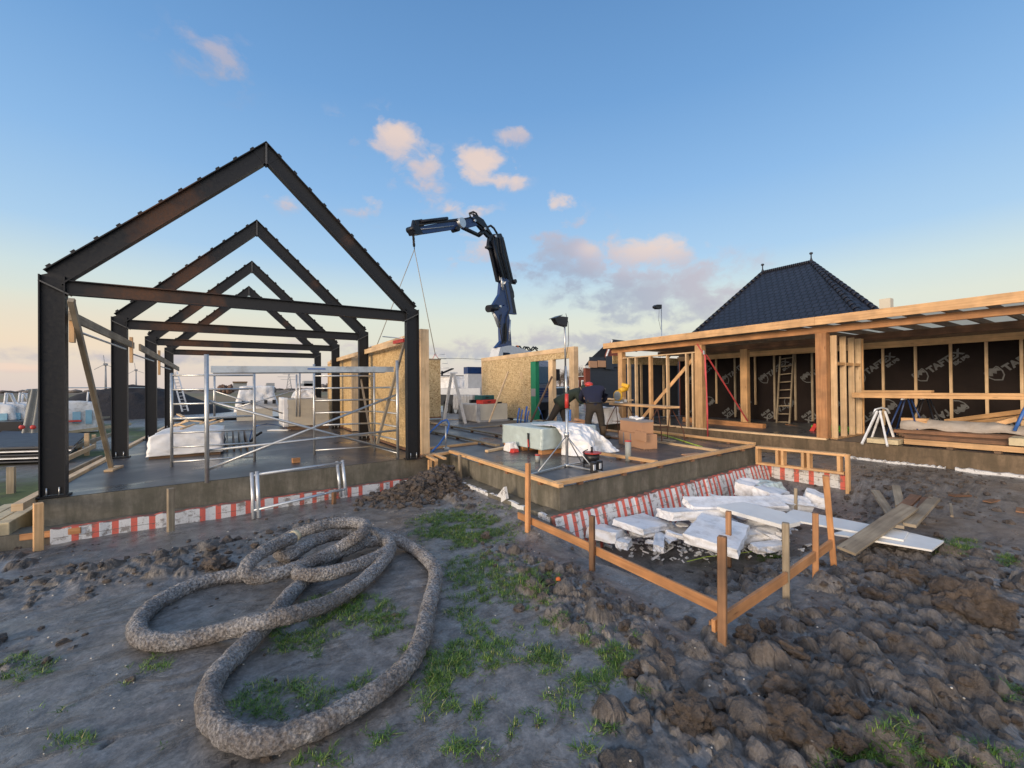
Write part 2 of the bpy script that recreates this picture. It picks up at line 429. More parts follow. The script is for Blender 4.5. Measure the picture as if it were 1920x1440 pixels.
# warm glow towards the left horizon
gl = (W(10, 640, y=50)-CAM).normalized(); ga = wdot(gl)
glow = WRamp(ga, [(.88, 0.0), (.995, .6)])
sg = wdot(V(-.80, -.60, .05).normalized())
sunside_fill = WM('MULTIPLY', WRamp(sg, [(.15, 0.0), (.85, 1.0)]), WRamp(Z, [(0, 1.0), (.25, .8), (.75, .15), (1, 0)]))  # broad warm glow behind the camera, added to brighten the foreground
low = WRamp(Z, [(.0, .25), (.05, .5), (.08, 1.0), (.12, .6), (.16, .0)])
grad = WMix(WM('MULTIPLY', glow, low), grad, (.86, .64, .45))
clouds = [  # px, py, rx, ry, density, warm
 (745, 262, 52, 40, .95, .9), (785, 325, 52, 55, .62, .7), (900, 312, 52, 34, 1.0, 1.0), (945, 335, 40, 20, .95, 1.0), (960, 254, 42, 26, .55, .6),
 (405, 118, 95, 66, .36, .35), (1053, 380, 28, 20, .8, 1.0), (690, 388, 48, 28, .5, .7), (522, 376, 46, 22, .5, .7), (895, 470, 66, 42, .55, .75), (880, 398, 60, 22, .5, .8),
 (1062, 488, 100, 50, .9, .15), (1107, 470, 22, 14, .9, 1.0), (1200, 478, 88, 32, 1.0, .95), (1225, 545, 160, 54, .92, .15), (1330, 558, 105, 44, .85, .55),
 (1105, 640, 260, 26, .66, .3), (830, 664, 170, 18, .6, .25), (30, 690, 110, 10, .7, 1.0), (250, 668, 260, 16, .5, .35), (1075, 425, 60, 30, .4, .6), (1170, 600, 90, 24, .6, .2), (560, 655, 240, 22, .45, .5), (640, 250, 60, 40, .32, .5)]
ms = None; warm = None; wsum = None
for (px, py, rx, ry, de, wa) in clouds:
    d = (W(px, py, z=50 if py < 700 else 3)-CAM).normalized()
    ri = d.cross(V(0, 0, 1)).normalized(); ui = ri.cross(d).normalized()
    dist = (FPX**2+(px-960)**2+(py-720)**2)**.5
    cosx = FPX/dist
    a = WM('MULTIPLY', wdot(ri), dist/rx/cosx**.5); b = WM('MULTIPLY', wdot(ui), dist/ry/cosx**.3)
    q = WM('MULTIPLY_ADD', a, a, WM('MULTIPLY', b, b))
    g = WM('MULTIPLY', WM('EXPONENT', WM('MULTIPLY', q, -.9)), de)
    g = WM('MULTIPLY', g, WM('GREATER_THAN', wdot(d), .3))
    gw = WM('MULTIPLY', g, WM('ADD', wa, WM('MULTIPLY', b, .22)))
    ms = g if ms is None else WM('MAXIMUM', ms, g)
    wsum = g if wsum is None else WM('ADD', wsum, g)
    warm = gw if warm is None else WM('ADD', warm, gw)
wfac = WM('DIVIDE', warm, WM('ADD', wsum, .001))
dens = WM('ADD', ms, WM('MULTIPLY', WM('SUBTRACT', NF, .5), 2.1))
dens = WRamp(dens, [(.26, 0), (.45, .3), (.62, .75), (.9, 1.0)])
dens = WM('MULTIPLY', dens, WRamp(ms, [(.05, 0), (.3, 1)]))
ccol = WRamp(wfac, [(.15, (.33, .36, .46)), (.5, (.52, .45, .49)), (.95, (.80, .61, .50))])
final = WMix(WM('MULTIPLY', dens, .85), grad, ccol)
final = WMix(sunside_fill, final, (2.3, 1.95, 1.65))
bg1 = WN('ShaderNodeBackground'); bg1.inputs['Strength'].default_value = .12; wl.new(sky.outputs[0], bg1.inputs[0])
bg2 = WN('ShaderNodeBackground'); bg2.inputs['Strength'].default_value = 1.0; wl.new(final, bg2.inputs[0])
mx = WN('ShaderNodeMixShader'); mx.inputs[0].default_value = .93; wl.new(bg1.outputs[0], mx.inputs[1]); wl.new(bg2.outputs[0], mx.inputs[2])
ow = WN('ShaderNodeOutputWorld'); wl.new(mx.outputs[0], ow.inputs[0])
sl = bpy.data.lights.new('sun', 'SUN'); sl.energy = 1.9; sl.angle = R(14); sl.color = (1, .78, .56)
so = bpy.data.objects.new('sun', sl); COL.objects.link(so)
sd = SUN_AZ_DIR*math.cos(SUN_EL)+V(0, 0, math.sin(SUN_EL))
so.rotation_mode = 'QUATERNION'; so.rotation_quaternion = (-sd).to_track_quat('-Z', 'Y'); so.location = (-20, -10, 20)
scene.view_settings.view_transform = 'Standard'; scene.view_settings.look = 'None'; scene.view_settings.exposure = .22; scene.view_settings.gamma = 1
scene.cycles.max_bounces = 5; scene.cycles.diffuse_bounces = 3; scene.cycles.glossy_bounces = 3; scene.cycles.use_denoising = True

# ---------------------------------------------------------------- ground
def vnoise(x, y, seed):
    xi = np.floor(x).astype(np.int64); yi = np.floor(y).astype(np.int64); fx = x-xi; fy = y-yi
    fx = fx*fx*(3-2*fx); fy = fy*fy*(3-2*fy)
    def h(a, b):
        n = (a*374761393+b*668265263+seed*1442695041) & 0xffffffff
        n = ((n ^ (n >> 13))*1274126177) & 0xffffffff
        return ((n ^ (n >> 16)) & 0xffff)/65535.
    return (h(xi, yi)*(1-fx)+h(xi+1, yi)*fx)*(1-fy)+(h(xi, yi+1)*(1-fx)+h(xi+1, yi+1)*fx)*fy
def fbm(x, y, sc, o, seed, gain=.5):
    s = 0; a = 1; t = 0
    for i in range(o): s = s+a*vnoise(x*sc*2**i+17.3*i, y*sc*2**i-9.1*i, seed+i); t += a; a *= gain
    return s/t
def worley(x, y, sc, seed):
    x = x*sc; y = y*sc; xi = np.floor(x).astype(np.int64); yi = np.floor(y).astype(np.int64); best = np.full(x.shape, 9.0)
    for dx in (-1, 0, 1):
        for dy in (-1, 0, 1):
            a = xi+dx; b = yi+dy
            n = (a*374761393+b*668265263+seed*974634777) & 0xffffffff; n = ((n ^ (n >> 13))*1274126177) & 0xffffffff
            px_ = a+((n ^ (n >> 16)) & 0xffff)/65535.; n2 = ((n ^ (n >> 11))*2246822519) & 0xffffffff; py_ = b+((n2 ^ (n2 >> 16)) & 0xffff)/65535.
            best = np.minimum(best, np.hypot(px_-x, py_-y))
    return best
def sstep(a, b, x): q = np.clip((x-a)/(b-a), 0, 1); return q*q*(3-2*q)
def ell(x, y, cx, cy, rx, ry): return np.clip(1.25-np.sqrt(((x-cx)/rx)**2+((y-cy)/ry)**2), 0, 1)*1.0
clod_regions = [(3.3, .95, 1.9, .85, 1.0), (5.4, 1.25, 1.5, .75, .9), (2.55, 3.0, .42, 1.7, .75), (-.9, 5.9, 1.9, .5, .6), (2.9, 7.25, .8, .6, 1.0),
                (9.8, 2.4, 2.4, 1.0, .9), (4.6, 2.5, 1.1, .55, .6), (6.5, .6, 1.6, .6, .7), (.6, 6.6, .7, .35, .5), (-2.6, 7.2, 1.2, .5, .8), (2.2, 1.55, .5, .35, .8), (12, .5, 2, 1, .7), (-1.6, 4.6, .6, .5, .35), (-.2, 2.2, .4, .3, .2), (3.1, 6.2, .25, .9, .5)]
def clodness(x, y):
    s = 0
    for (cx, cy, rx, ry, a) in clod_regions: s = np.maximum(s, a*np.clip(1.3-np.sqrt(((x-cx)/rx)**2+((y-cy)/ry)**2), 0, 1))
    return s
def base_h(x, y):
    h = -.50+.05*(fbm(x, y, .7, 3, 5)-.5)
    h = h-.03*sstep(1.5, -1, x)*sstep(6, 7.4, y)*sstep(9, 8, y)
    pit = sstep(3.2, 4.0, x+(y-3)*.15)*sstep(9.9, 9.2, x)*sstep(2.0, 2.9, y)*sstep(5.4, 4.9, y)
    h = h-.36*pit*(1-sstep(4.1, 3.5, x)*sstep(3.6, 4.2, y))
    h = h+.11*sstep(2.9, 3.35, x)*sstep(3.9, 4.5, y)*sstep(3.9, 3.7, x)
    h = h+.13*sstep(9.4, 11, x)*sstep(7, 4.5, y)
    h = h+.20*ell(x, y, 2.95, 7.35, .85, .6)**1.3 + .10*ell(x, y, -.9, 5.95, 1.8, .5)+.12*ell(x, y, 9.9, 2.6, 2.0, .8)+.08*ell(x, y, 3.3, 1.0, 1.6, .7)+.06*ell(x, y, 2.55, 3.0, .4, 1.5)
    h = h+.12*ell(x, y, -2.8, 7.0, 1.3, .5)
    und = np.maximum(sstep(-2.3, -2.0, x)*sstep(3.9, 3.7, x)*sstep(8.1, 8.3, y)*sstep(24, 23, y), np.maximum(sstep(3.8, 4.0, x)*sstep(9.7, 9.5, x)*sstep(4.9, 5.2, y)*sstep(24, 23, y), sstep(12.4, 12.6, x)*sstep(17, 16.8, x)*sstep(13, 12, y)))
    return h*(1-und)-.8*und
def axis(lo, hi, step, far0, far1, g=1.09):
    a = list(np.arange(lo, hi, step)); s = step; v = hi
    while v < far1: a.append(v); s = min(s*g, 400); v += s
    s = step; v = lo-step; b = []
    while v > far0: b.append(v); s = min(s*g, 400); v -= s
    return np.array(sorted(b)+a)
XS = axis(-2.6, 7.0, .019, -9000, 9000); YS = axis(.25, 6.2, .019, -9000, 9000)
XX, YY = np.meshgrid(XS, YS); HH = base_h(XX, YY)
near = np.exp(-np.maximum(np.abs(XX-3), np.abs(YY-4))/30)
CL = clodness(XX, YY)
HH = HH+near*((fbm(XX, YY, 3.0, 4, 31)-.5)*.035+(fbm(XX, YY, 14, 3, 41)-.5)*(.005+.05*CL))
# ruts and scuffs in the wet flats
HH = HH-near*.008*sstep(.62, .75, fbm(XX*1.0, YY*2.6, 2.2, 3, 77))
stampc = np.zeros_like(HH)
n = 0
tries = 26000
for k in range(tries):
    x = rng.uniform(-4, 13); y = rng.uniform(.15, 8.2) if k % 3 else rng.uniform(.15, 3.5)
    w = float(clodness(np.array(x), np.array(y)))
    if rng.random() > w**1.2+.012: continue
    r = float(np.clip(rng.lognormal(math.log(.034), .58), .014, .14))*(1 if w > .2 else .5)
    i0, i1 = np.searchsorted(XS, [x-r, x+r]); j0, j1 = np.searchsorted(YS, [y-r, y+r])
    if i1-i0 < 2 or j1-j0 < 2: continue
    sx = XX[j0:j1, i0:i1]-x; sy = YY[j0:j1, i0:i1]-y
    an = rng.uniform(0, 3.14); el = rng.uniform(.6, 1)
    a = (sx*math.cos(an)+sy*math.sin(an))/r; b = (-sx*math.sin(an)+sy*math.cos(an))/(r*el)
    q = (np.abs(a)**2.6+np.abs(b)**2.6)**(1/2.6)*(1+.9*(fbm(sx+x, sy+y, 1.3/r, 3, k)-.5))
    prof = np.clip(1-q**2.2, 0, 1)**.6*(1+.5*(fbm(sx+x, sy+y, 2.2/r, 2, k+9)-.5))
    tilt = 1+.35*a*rng.uniform(-1, 1)+.35*b*rng.uniform(-1, 1)
    z = base_h(np.array(x), np.array(y))+prof*r*rng.uniform(.5, 1.0)*tilt-.005
    cur = HH[j0:j1, i0:i1]; up_ = (z > cur) & (prof > 0)
    cur[up_] = z[up_]; st = stampc[j0:j1, i0:i1]; st[up_] = rng.uniform(.4, 1); n += 1
wq = XX+.04*fbm(XX, YY, 6, 3, 501); wr = YY+.04*fbm(XX, YY, 6, 3, 502); crumb = np.clip(np.maximum(stampc, CL*.9), 0, 1)
HH = HH-near*crumb*(worley(wq, wr, 7, 5)**1.5*.055+worley(wq, wr, 17, 6)*.026+worley(XX, YY, 38, 7)*.010-.02)
HH = HH+near*np.clip(stampc, 0, 1)*((fbm(XX, YY, 22, 3, 61)-.5)*.03+(np.abs(fbm(XX, YY, 12, 2, 71)-.5))*-.05)
def ground_z(x, y):
    i = min(max(int(np.searchsorted(XS, x)), 1), len(XS)-1); j = min(max(int(np.searchsorted(YS, y)), 1), len(YS)-1)
    fx = (x-XS[i-1])/(XS[i]-XS[i-1]); fy = (y-YS[j-1])/(YS[j]-YS[j-1])
    return float((HH[j-1, i-1]*(1-fx)+HH[j-1, i]*fx)*(1-fy)+(HH[j, i-1]*(1-fx)+HH[j, i]*fx)*fy)
def G(px, py, off=0):
    """point of the real ground under a sight line"""
    z = -.5
    for _ in range(6):
        p = W(px, py, z=z); z = .5*z+.5*ground_z(p.x, p.y)
    return V(p.x, p.y, ground_z(p.x, p.y)+off)
ny, nx = XX.shape
idx = np.arange(nx*ny).reshape(ny, nx)
quads = np.stack([idx[:-1, :-1], idx[:-1, 1:], idx[1:, 1:], idx[1:, :-1]], -1).reshape(-1, 4)
gm = bpy.data.meshes.new('ground'); gm.vertices.add(nx*ny); gm.vertices.foreach_set('co', np.stack([XX, YY, HH], -1).astype(np.float32).ravel())
gm.loops.add(quads.size); gm.loops.foreach_set('vertex_index', quads.ravel().astype(np.int32)); gm.polygons.add(len(quads))
gm.polygons.foreach_set('loop_start', np.arange(0, quads.size, 4, dtype=np.int32)); gm.polygons.foreach_set('use_smooth', np.ones(len(quads), dtype=bool))
sm_ = (crumb[:-1, :-1] < .35).ravel()
gm.polygons.foreach_set('use_smooth', sm_)
gm.update(calc_edges=True)
# land cover: R grass, G field kind, B clods
grassL = sstep(-2.4, -3.2, XX)*sstep(8, 11, YY)*sstep(.42, .55, fbm(XX, YY, .5, 4, 91))*sstep(60, 52, YY)
grassL = np.maximum(grassL, sstep(52, 56, YY+XX*.3)*sstep(74, 70, YY+XX*.3)*sstep(-40, -20, XX+60))
RR = np.hypot(XX, YY)
dd_ = YY*.84+XX*.54
field = sstep(44, 46, dd_)*.08+sstep(68, 72, dd_)*.42+sstep(125, 132, dd_)*.25+sstep(260, 280, dd_)*.25
colr = np.stack([grassL, field, np.clip(np.maximum(stampc*.95, CL*.8*sstep(.35, .6, fbm(XX, YY, 5, 3, 15))), 0, 1), np.ones_like(HH)], -1).reshape(-1, 4).astype(np.float32)
ca = gm.color_attributes.new('cover', 'FLOAT_COLOR', 'POINT'); ca.data.foreach_set('color', colr.ravel())
t = NT('wet_mud'); p = t.world(); at = t.N('ShaderNodeAttribute', attribute_name='cover'); sc = t.N('ShaderNodeSeparateColor'); t.L(at.outputs['Color'], sc.inputs[0])
n1 = t.noise(p, .9, 7, .65, .6); n2 = t.noise(p, 6, 8, .72); n3 = t.noise(p, 45, 5, .7); n4 = t.noise(t.world((1, 2.2, 1)), 2.4, 7, .68, 1.2)
c = t.ramp(n2, [(.30, (.07, .065, .06)), (.5, (.165, .157, .15)), (.70, (.26, .25, .242))])
dk = t.math('MULTIPLY', t.ramp(n4, [(.54, 0), (.66, 1)]), t.math('MULTIPLY_ADD', sc.outputs[2], .6, .4)); c = t.mix(t.math('MULTIPLY', dk, .75), c, (.035, .03, .027)); c = t.mix(.4, c, t.ramp(n3, [(.34, (.12, .12, .12)), (.66, (.86, .86, .86))]), 'OVERLAY')
cl = t.ramp(n1, [(.38, (.035, .029, .025)), (.62, (.13, .10, .078))])
c = t.mix(t.math('MULTIPLY', sc.outputs[2], .85), c, t.mix(.45, cl, t.ramp(n2, [(.36, (.018, .016, .015)), (.5, (.075, .062, .054)), (.68, (.20, .165, .14))])))
st = t.ramp(t.voro(p, 16), [(.035, 1), (.055, 0)]); st2 = t.ramp(t.noise(p, 3, 2), [(.5, 0), (.62, 1)])
c = t.mix(t.math('MULTIPLY', st, t.math('MULTIPLY', st2, .8)), c, (.5, .48, .44))
gr = t.ramp(t.noise(p, 1.2, 6, .7), [(.3, (.07, .06, .05)), (.5, (.07, .1, .03)), (.75, (.17, .2, .06))])
c = t.mix(sc.outputs[0], c, gr)
fld = t.ramp(sc.outputs[1], [(0, (.13, .17, .04)), (.3, (.2, .14, .07)), (.5, (.26, .17, .08)), (.74, (.2, .2, .08)), (.76, (.14, .09, .06)), (1, (.17, .12, .09))])
fld = t.mix(.35, fld, t.ramp(t.noise(t.world((.02, .3, 1)), 1, 5), [(.3, (.05, .045, .03)), (.7, (.2, .17, .1))]))
c = t.mix(t.math('GREATER_THAN', sc.outputs[1], .02), c, fld)
wetr = t.ramp(n1, [(.38, .22), (.52, .34), (.68, .55)])
ro = t.mix(sc.outputs[2], wetr, (.58, .58, .58)); ro = t.mix(t.math('MULTIPLY', dk, .7), ro, (.72, .72, .72)); ro = t.mix(t.math('MAXIMUM', sc.outputs[0], t.math('GREATER_THAN', sc.outputs[1], .02)), ro, (.95, .95, .95))
bh0 = t.noise(p, 20, 6, .75)
bh = t.math('ADD', t.math('MULTIPLY', bh0, t.math('MULTIPLY', sc.outputs[2], 1.2)), t.math('MULTIPLY_ADD', n2, .6, t.math('MULTIPLY', n3, t.math('MULTIPLY_ADD', dk, .5, .2))))
bh = t.math('MULTIPLY', bh, t.math('MULTIPLY_ADD', t.math('MAXIMUM', sc.outputs[2], dk), .75, .25))
t.out(c, ro, 0, bh, .8, .05, spec=.6)
gm.materials.append(t.m)
go = bpy.data.objects.new('ground', gm); COL.objects.link(go); tag(go, kind='structure')

# loose clods scattered over the rough ground (countless) and the biggest as things
M['clod'] = (lambda t: t.out(t.mix(.5, t.ramp(t.noise(t.world(), 2.5, 6, .7), [(.35, (.03, .025, .023)), (.65, (.17, .13, .1))]), t.ramp(t.noise(t.world(), 20, 4), [(.3, (.03, .026, .023)), (.7, (.16, .13, .11))])), .5, 0, t.noise(t.world(), 22, 7, .75), 1.0, .04))(NT('mud_lump'))
mb = MB(); cnt = 0
for k in range(15000):
    x = rng.uniform(-4, 13); y = rng.uniform(.2, 8.0); w = float(clodness(np.array(x), np.array(y)))
    if rng.random() > w*.75+.02 or (x > -2.2 and y > 7.5) or (x > 3.4 and y > 4.2 and x < 10): continue
    r = float(np.clip(rng.lognormal(math.log(.015), .6), .005, .06))
    mb.blob((x, y, ground_z(x, y)+r*.25), (r*rng.uniform(.8, 1.5), r*rng.uniform(.7, 1.2), r*rng.uniform(.55, .95)), seed=k, sub=1 if r < .022 else 2, amp=.5, rz=rng.uniform(0, 6), smooth=False, freq=1.5, facet=.4); cnt += 1
for k in range(1500):
    x = rng.normal(2.85, .42); y = rng.normal(7.3, .3)
    if y > 7.85 or (x > 3.45): continue
    w_ = math.exp(-((x-2.95)/.5)**2-((y-7.35)/.35)**2); r = float(np.clip(rng.lognormal(math.log(.03), .5), .01, .09))
    mb.blob((x, y, ground_z(x, y)+w_*.16*rng.random()+r*.2), (r*rng.uniform(.8, 1.4), r, r*.8), seed=k, sub=2, amp=.6, rz=rng.uniform(0, 6), smooth=False, freq=2.2, facet=.6)
tag(mb.build('mud_lumps', M['clod']), 'loose lumps of dark wet mud scattered over the churned ground', 'mud', kind='stuff')
big = [(1295, 1350, .13, .12, .10, 'rounded mud clod with a warm brown face near the bottom edge'), (1490, 1370, .17, .13, .11, 'biggest grey topped mud clod at the bottom edge of the picture'),
       (1470, 1300, .16, .10, .09, 'long dark mud clod behind the biggest grey one'), (1595, 1335, .10, .09, .09, 'pointed yellowish mud clod right of the biggest grey one'),
       (1590, 1390, .07, .05, .05, 'small pale mud clod just in front of the pointed yellowish one'), (1400, 1195, .09, .07, .07, 'mud clod under the corner boards right of the corner stake'),
       (1480, 1230, .12, .06, .06, 'row like mud clod below the weathered round stake'), (1815, 1150, .20, .26, .22, 'tall brown smooth sided mound of mud at the right'),
       (1640, 1120, .14, .10, .08, 'reddish mud clod right of the orange stake foot'), (1705, 1080, .12, .08, .06, 'flat reddish mud clod behind the white panels'), (1440, 1180, .07, .06, .07, 'upright mud clod at the foot of the weathered round stake'),
       (405, 1060, .17, .12, .09, 'dark mud clod touching the left of the coiled pipe'), (1190, 1260, .07, .06, .06, 'pale mud clod beside the grass right of centre')]
for k, (px, py, a, b, c_, lab) in enumerate(big):
    g = G(px, py); m = MB(); m.blob((0, 0, c_*.35), (a, b, c_), seed=k+50, sub=5, amp=.35, rz=k*1.3, freq=1.5, facet=.9, smooth=False)
    for q in range(5): m.blob((rng.uniform(-a, a)*.8, rng.uniform(-b, b)*.8, c_*.15), (a*.4, b*.4, c_*.4), seed=k*7+q, sub=3, amp=.5, freq=2, facet=.8, smooth=False)
    o = m.build('mud_clod', M['clod']); o.location = (g.x, g.y, g.z-.02); tag(o, lab, 'mud clod', 'large mud clods')
# pale pebbles and shell grit
mb = MB()
for k in range(500):
    x = rng.uniform(-2.5, 7); y = rng.uniform(.3, 7); r = rng.uniform(.003, .010)
    mb.blob((x, y, ground_z(x, y)+r*.3), (r, r*.8, r*.6), seed=k, sub=1, amp=.3)
tag(mb.build('pebbles', simple('pale_stone', (.55, .52, .46), .6)), 'pale grit and pebbles strewn on the mud', 'pebbles', kind='stuff')

# grass
gpatch = [(870, 985, 85, 22, 1), (850, 1005, 45, 15, .7), (930, 1080, 90, 32, 1), (1000, 1085, 45, 22, .6), (880, 1110, 40, 18, .6), (560, 1190, 60, 25, .9), (650, 1140, 70, 28, .9), (730, 1170, 40, 22, .8), (505, 1310, 95, 26, .9), (600, 1285, 50, 14, .5),
          (860, 1150, 25, 14, .6), (900, 1190, 80, 22, .8), (850, 1255, 40, 30, .8), (935, 1235, 30, 18, .6), (1040, 1180, 35, 22, .8), (1090, 1235, 85, 40, 1), (1140, 1210, 55, 28, 1), (1060, 1290, 40, 22, .6), (830, 1300, 60, 40, .7), (870, 1330, 40, 25, .7), (955, 1310, 22, 14, .6), (1065, 1325, 25, 15, .6),
          (850, 1380, 25, 25, .5), (940, 1385, 30, 15, .4), (1135, 1365, 22, 16, .6), (1095, 1400, 20, 14, .4), (285, 1245, 35, 16, .5), (40, 1250, 55, 22, .7), (80, 1320, 50, 16, .5), (290, 1390, 18, 12, .5), (140, 1305, 30, 14, .4), (1720, 1425, 130, 22, 1), (1620, 1415, 60, 18, .8), (1870, 1430, 50, 16, .6),
          (1790, 1025, 35, 14, .9), (1890, 1052, 25, 10, .8), (1690, 1350, 20, 12, .6), (1080, 985, 40, 14, .5), (1015, 955, 30, 10, .4), (1210, 1290, 12, 14, .5), (1440, 1035, 25, 9, .6), (870, 1220, 60, 25, .7), (910, 1290, 45, 20, .6), (1000, 1230, 30, 16, .5), (990, 1350, 30, 14, .5), (800, 1250, 40, 30, .6), (1110, 1290, 30, 16, .6), (880, 1405, 40, 16, .5), (130, 1390, 40, 14, .4), (50, 1360, 30, 12, .4), (1000, 1130, 40, 14, .5), (1560, 1430, 30, 12, .5), (620, 1420, 45, 14, .5), (700, 1385, 30, 14, .5), (760, 1370, 40, 20, .6), (770, 1230, 30, 14, .5), (680, 1280, 30, 12, .5), (960, 960, 60, 10, .4), (560, 1420, 40, 12, .4), (1900, 1300, 20, 12, .3), (1850, 1330, 14, 8, .3), (215, 1290, 40, 12, .3), (420, 1250, 30, 10, .25)]
M['grass'] = None
t = NT('grass_blades'); hs = t.N('ShaderNodeHueSaturation'); a_ = t.N('ShaderNodeAttribute', attribute_name='UVMap'); uvx = t.N('ShaderNodeTexCoord').outputs['UV']; sx = t.N('ShaderNodeSeparateXYZ'); t.L(uvx, sx.inputs[0])
gcol = t.ramp(sx.outputs[0], [(0, (.035, .085, .012)), (.45, (.08, .17, .022)), (.72, (.18, .29, .045)), (.9, (.3, .33, .09)), (1, (.34, .28, .13))])
t.out(gcol, .5); M['grass'] = t.m
gv = []; gf = []; gu = []
def blade(x, y, z, h, lean, az, w, u):
    o = len(gv); ca_, sa_ = math.cos(az), math.sin(az); px_, py_ = -sa_*w/2, ca_*w/2
    for q, (tt, ww) in enumerate(((0, 1), (.5, .8), (1, .05))):
        l = lean*tt**1.8; zz = z+h*(tt-.25*lean/h*tt*tt*.5)
        cx_, cy_ = x+ca_*l, y+sa_*l
        gv.append((cx_-px_*ww, cy_-py_*ww, zz)); gv.append((cx_+px_*ww, cy_+py_*ww, zz))
    for q in (0, 2): gf.append((o+q, o+q+1, o+q+3, o+q+2)); gu.extend([(u, 0)]*4)
for (px, py, rx, ry, de) in gpatch:
    c0 = G(px, py); ax_ = (G(px+rx, py)-c0)*1.12; ay_ = (G(px, py-ry)-c0)*1.2
    area = abs(ax_.x*ay_.y-ax_.y*ay_.x)*3.14
    ntuft = int(min(2600, area*1000*de+8))
    for k in range(ntuft):
        rr = math.sqrt(rng.random())*rng.uniform(.75, 1.25); an = rng.uniform(0, 6.283)
        p_ = c0+ax_*(rr*math.cos(an))+ay_*(rr*math.sin(an))
        if float(fbm(np.array(p_.x), np.array(p_.y), 5, 3, 12)) < .49-.13*de: continue
        if p_.y > 7.4 or p_.y < .2: continue
        z = ground_z(p_.x, p_.y)
        hh = rng.uniform(.014, .045)*(1.0 if rng.random() > .1 else 1.35); tone = rng.uniform(0, .75)
        for b in range(int(rng.uniform(7, 15))):
            blade(p_.x+rng.normal(0, .014), p_.y+rng.normal(0, .014), z-.005, hh*rng.uniform(.5, 1.1), rng.uniform(.005, .075), rng.uniform(0, 6.283), rng.uniform(.003, .0065), min(.999, max(0, tone+rng.normal(0, .12) if rng.random() > .08 else rng.uniform(.8, 1))))
gme = bpy.data.meshes.new('grass'); gme.from_pydata(gv, [], gf); ul = gme.uv_layers.new(name='UVMap'); ul.data.foreach_set('uv', np.array(gu, dtype=np.float32).ravel())
gme.materials.append(M['grass']); gobj = bpy.data.objects.new('grass', gme); COL.objects.link(gobj); tag(gobj, 'bright green tufts of short grass growing through the mud', 'grass', kind='stuff')
print('clods', n, cnt, 'blades', len(gf)//2, 'ground', nx, ny)
# ================================================================ foundations
def foundation(label, top, zt, zb, ledge, name='concrete_foundation', mat_side='slab_side', eps_faces=(), ledge_out=None):
    """top: ccw plan polygon"""
    r = thing(name, (top[0][0], top[0][1], 0), label, 'foundation')
    m = MB(); m.prism([V(x, y, zt-.006) for x, y in top], (0, 0, zb-zt+.006)); m.build('foundation_wall', M[mat_side], r)
    m = MB(); m.add([V(x, y, zt) for x, y in top], [tuple(range(len(top)))]); m.build('floor', M['slab_wet'], r)
    return r
A = [(-2.17, 7.98), (3.84, 8.22), (3.84, 22.5), (-2.17, 22.5)]
fa = foundation('long wet concrete floor slab under the dark steel portal frames', A, 0, -.95, .3)
m = MB(); m.prism([V(-2.45, 7.72, -.36), V(3.55, 7.98, -.36), V(3.6, 8.3, -.36), V(-2.45, 8.1, -.36)], (0, 0, -.5)); m.build('ledge', M['slab_side'], fa)
# striped insulation along the front
def strip(name, p0, p1, h, thick, mat, parent, out, bow=0, n=60, rag=.012, slant=0, seed=3):
    """upright insulation board from p0 to p1 (top edge), h high, bowed outwards, ragged top"""
    p0, p1 = Vector(p0), Vector(p1); L = (p1-p0).length; out = Vector(out); m = MB(); rows = 7; vs = []; uvs = []
    for j in range(rows+1):
        for i in range(n+1):
            t_ = i/n; v_ = j/rows; p = p0.lerp(p1, t_)+V(0, 0, -h*v_)+out*(bow*math.sin(v_*2.0)+slant*v_)
            jit = random.Random(seed*991+i).uniform(-rag, rag)*(1 if j == 0 else .2)
            p.z += jit; p += out*(random.Random(seed*77+i//6).uniform(-.014, .014)); vs.append(p)
    for j in range(rows+1): pass
    fs = []
    for j in range(rows):
        for i in range(n):
            a = j*(n+1)+i; fs.append((a, a+n+1, a+n+2, a+1)); 
            U = lambda i_, j_: (L*i_/n, h*j_/rows)
            uvs.append([U(i, j), U(i, j+1), U(i+1, j+1), U(i+1, j)])
    o = len(vs); back = [vs[i]-out*thick for i in range(n+1)]
    m.add(vs, fs, uvs)
    vv = vs[:n+1]+back; m.add(vv, [(i, i+1, n+2+i, n+1+i) for i in range(n)], [[(50, 0)]*4]*n)
    vv = [vs[j*(n+1)] for j in range(rows+1)]+[vs[j*(n+1)]-out*thick for j in range(rows+1)]; m.add(vv, [(j, rows+1+j, rows+2+j, j+1) for j in range(rows)], [[(50, 0)]*4]*rows)
    vv = [vs[j*(n+1)+n] for j in range(rows+1)]+[vs[j*(n+1)+n]-out*thick for j in range(rows+1)]; m.add(vv, [(j, j+1, rows+2+j, rows+1+j) for j in range(rows)], [[(50, 0)]*4]*rows)
    return m.build(name, mat, parent)
strip('insulation', (-1.98, 7.68, -.34), (3.5, 7.93, -.34), .55, .09, [M['eps_a']], fa, (0.04, -1, 0))
Bp = [(3.75, 4.58), (9.78, 4.95), (9.78, 22.5), (3.846, 22.5), (3.846, 8.2), (3.75, 8.2)]
fb = foundation('low wet concrete floor slab between the steel frames and the timber wing', Bp, 0.0, -.95, .3)
b0 = W(1040, 971, z=-.32); b1 = W(1437, 869, z=-.32)
m = MB(); m.prism([V(b0.x-.02, b0.y+.06, -.33), V(b1.x+.1, b1.y+.06, -.33), V(9.9, 5.2, -.33), V(3.7, 4.9, -.33)], (0, 0, -.5))
m.prism([V(3.5, b0.y, -.34), V(3.7, 4.8, -.34), V(3.8, 8.2, -.34), V(3.42, 7.9, -.34)], (0, 0, -.5)); m.build('ledge', M['slab_side'], fb)
strip('insulation', b0, b1, .62, .08, [M['eps_b']], fb, (0.055, -1, 0), bow=.07, n=110, slant=.05, seed=9)
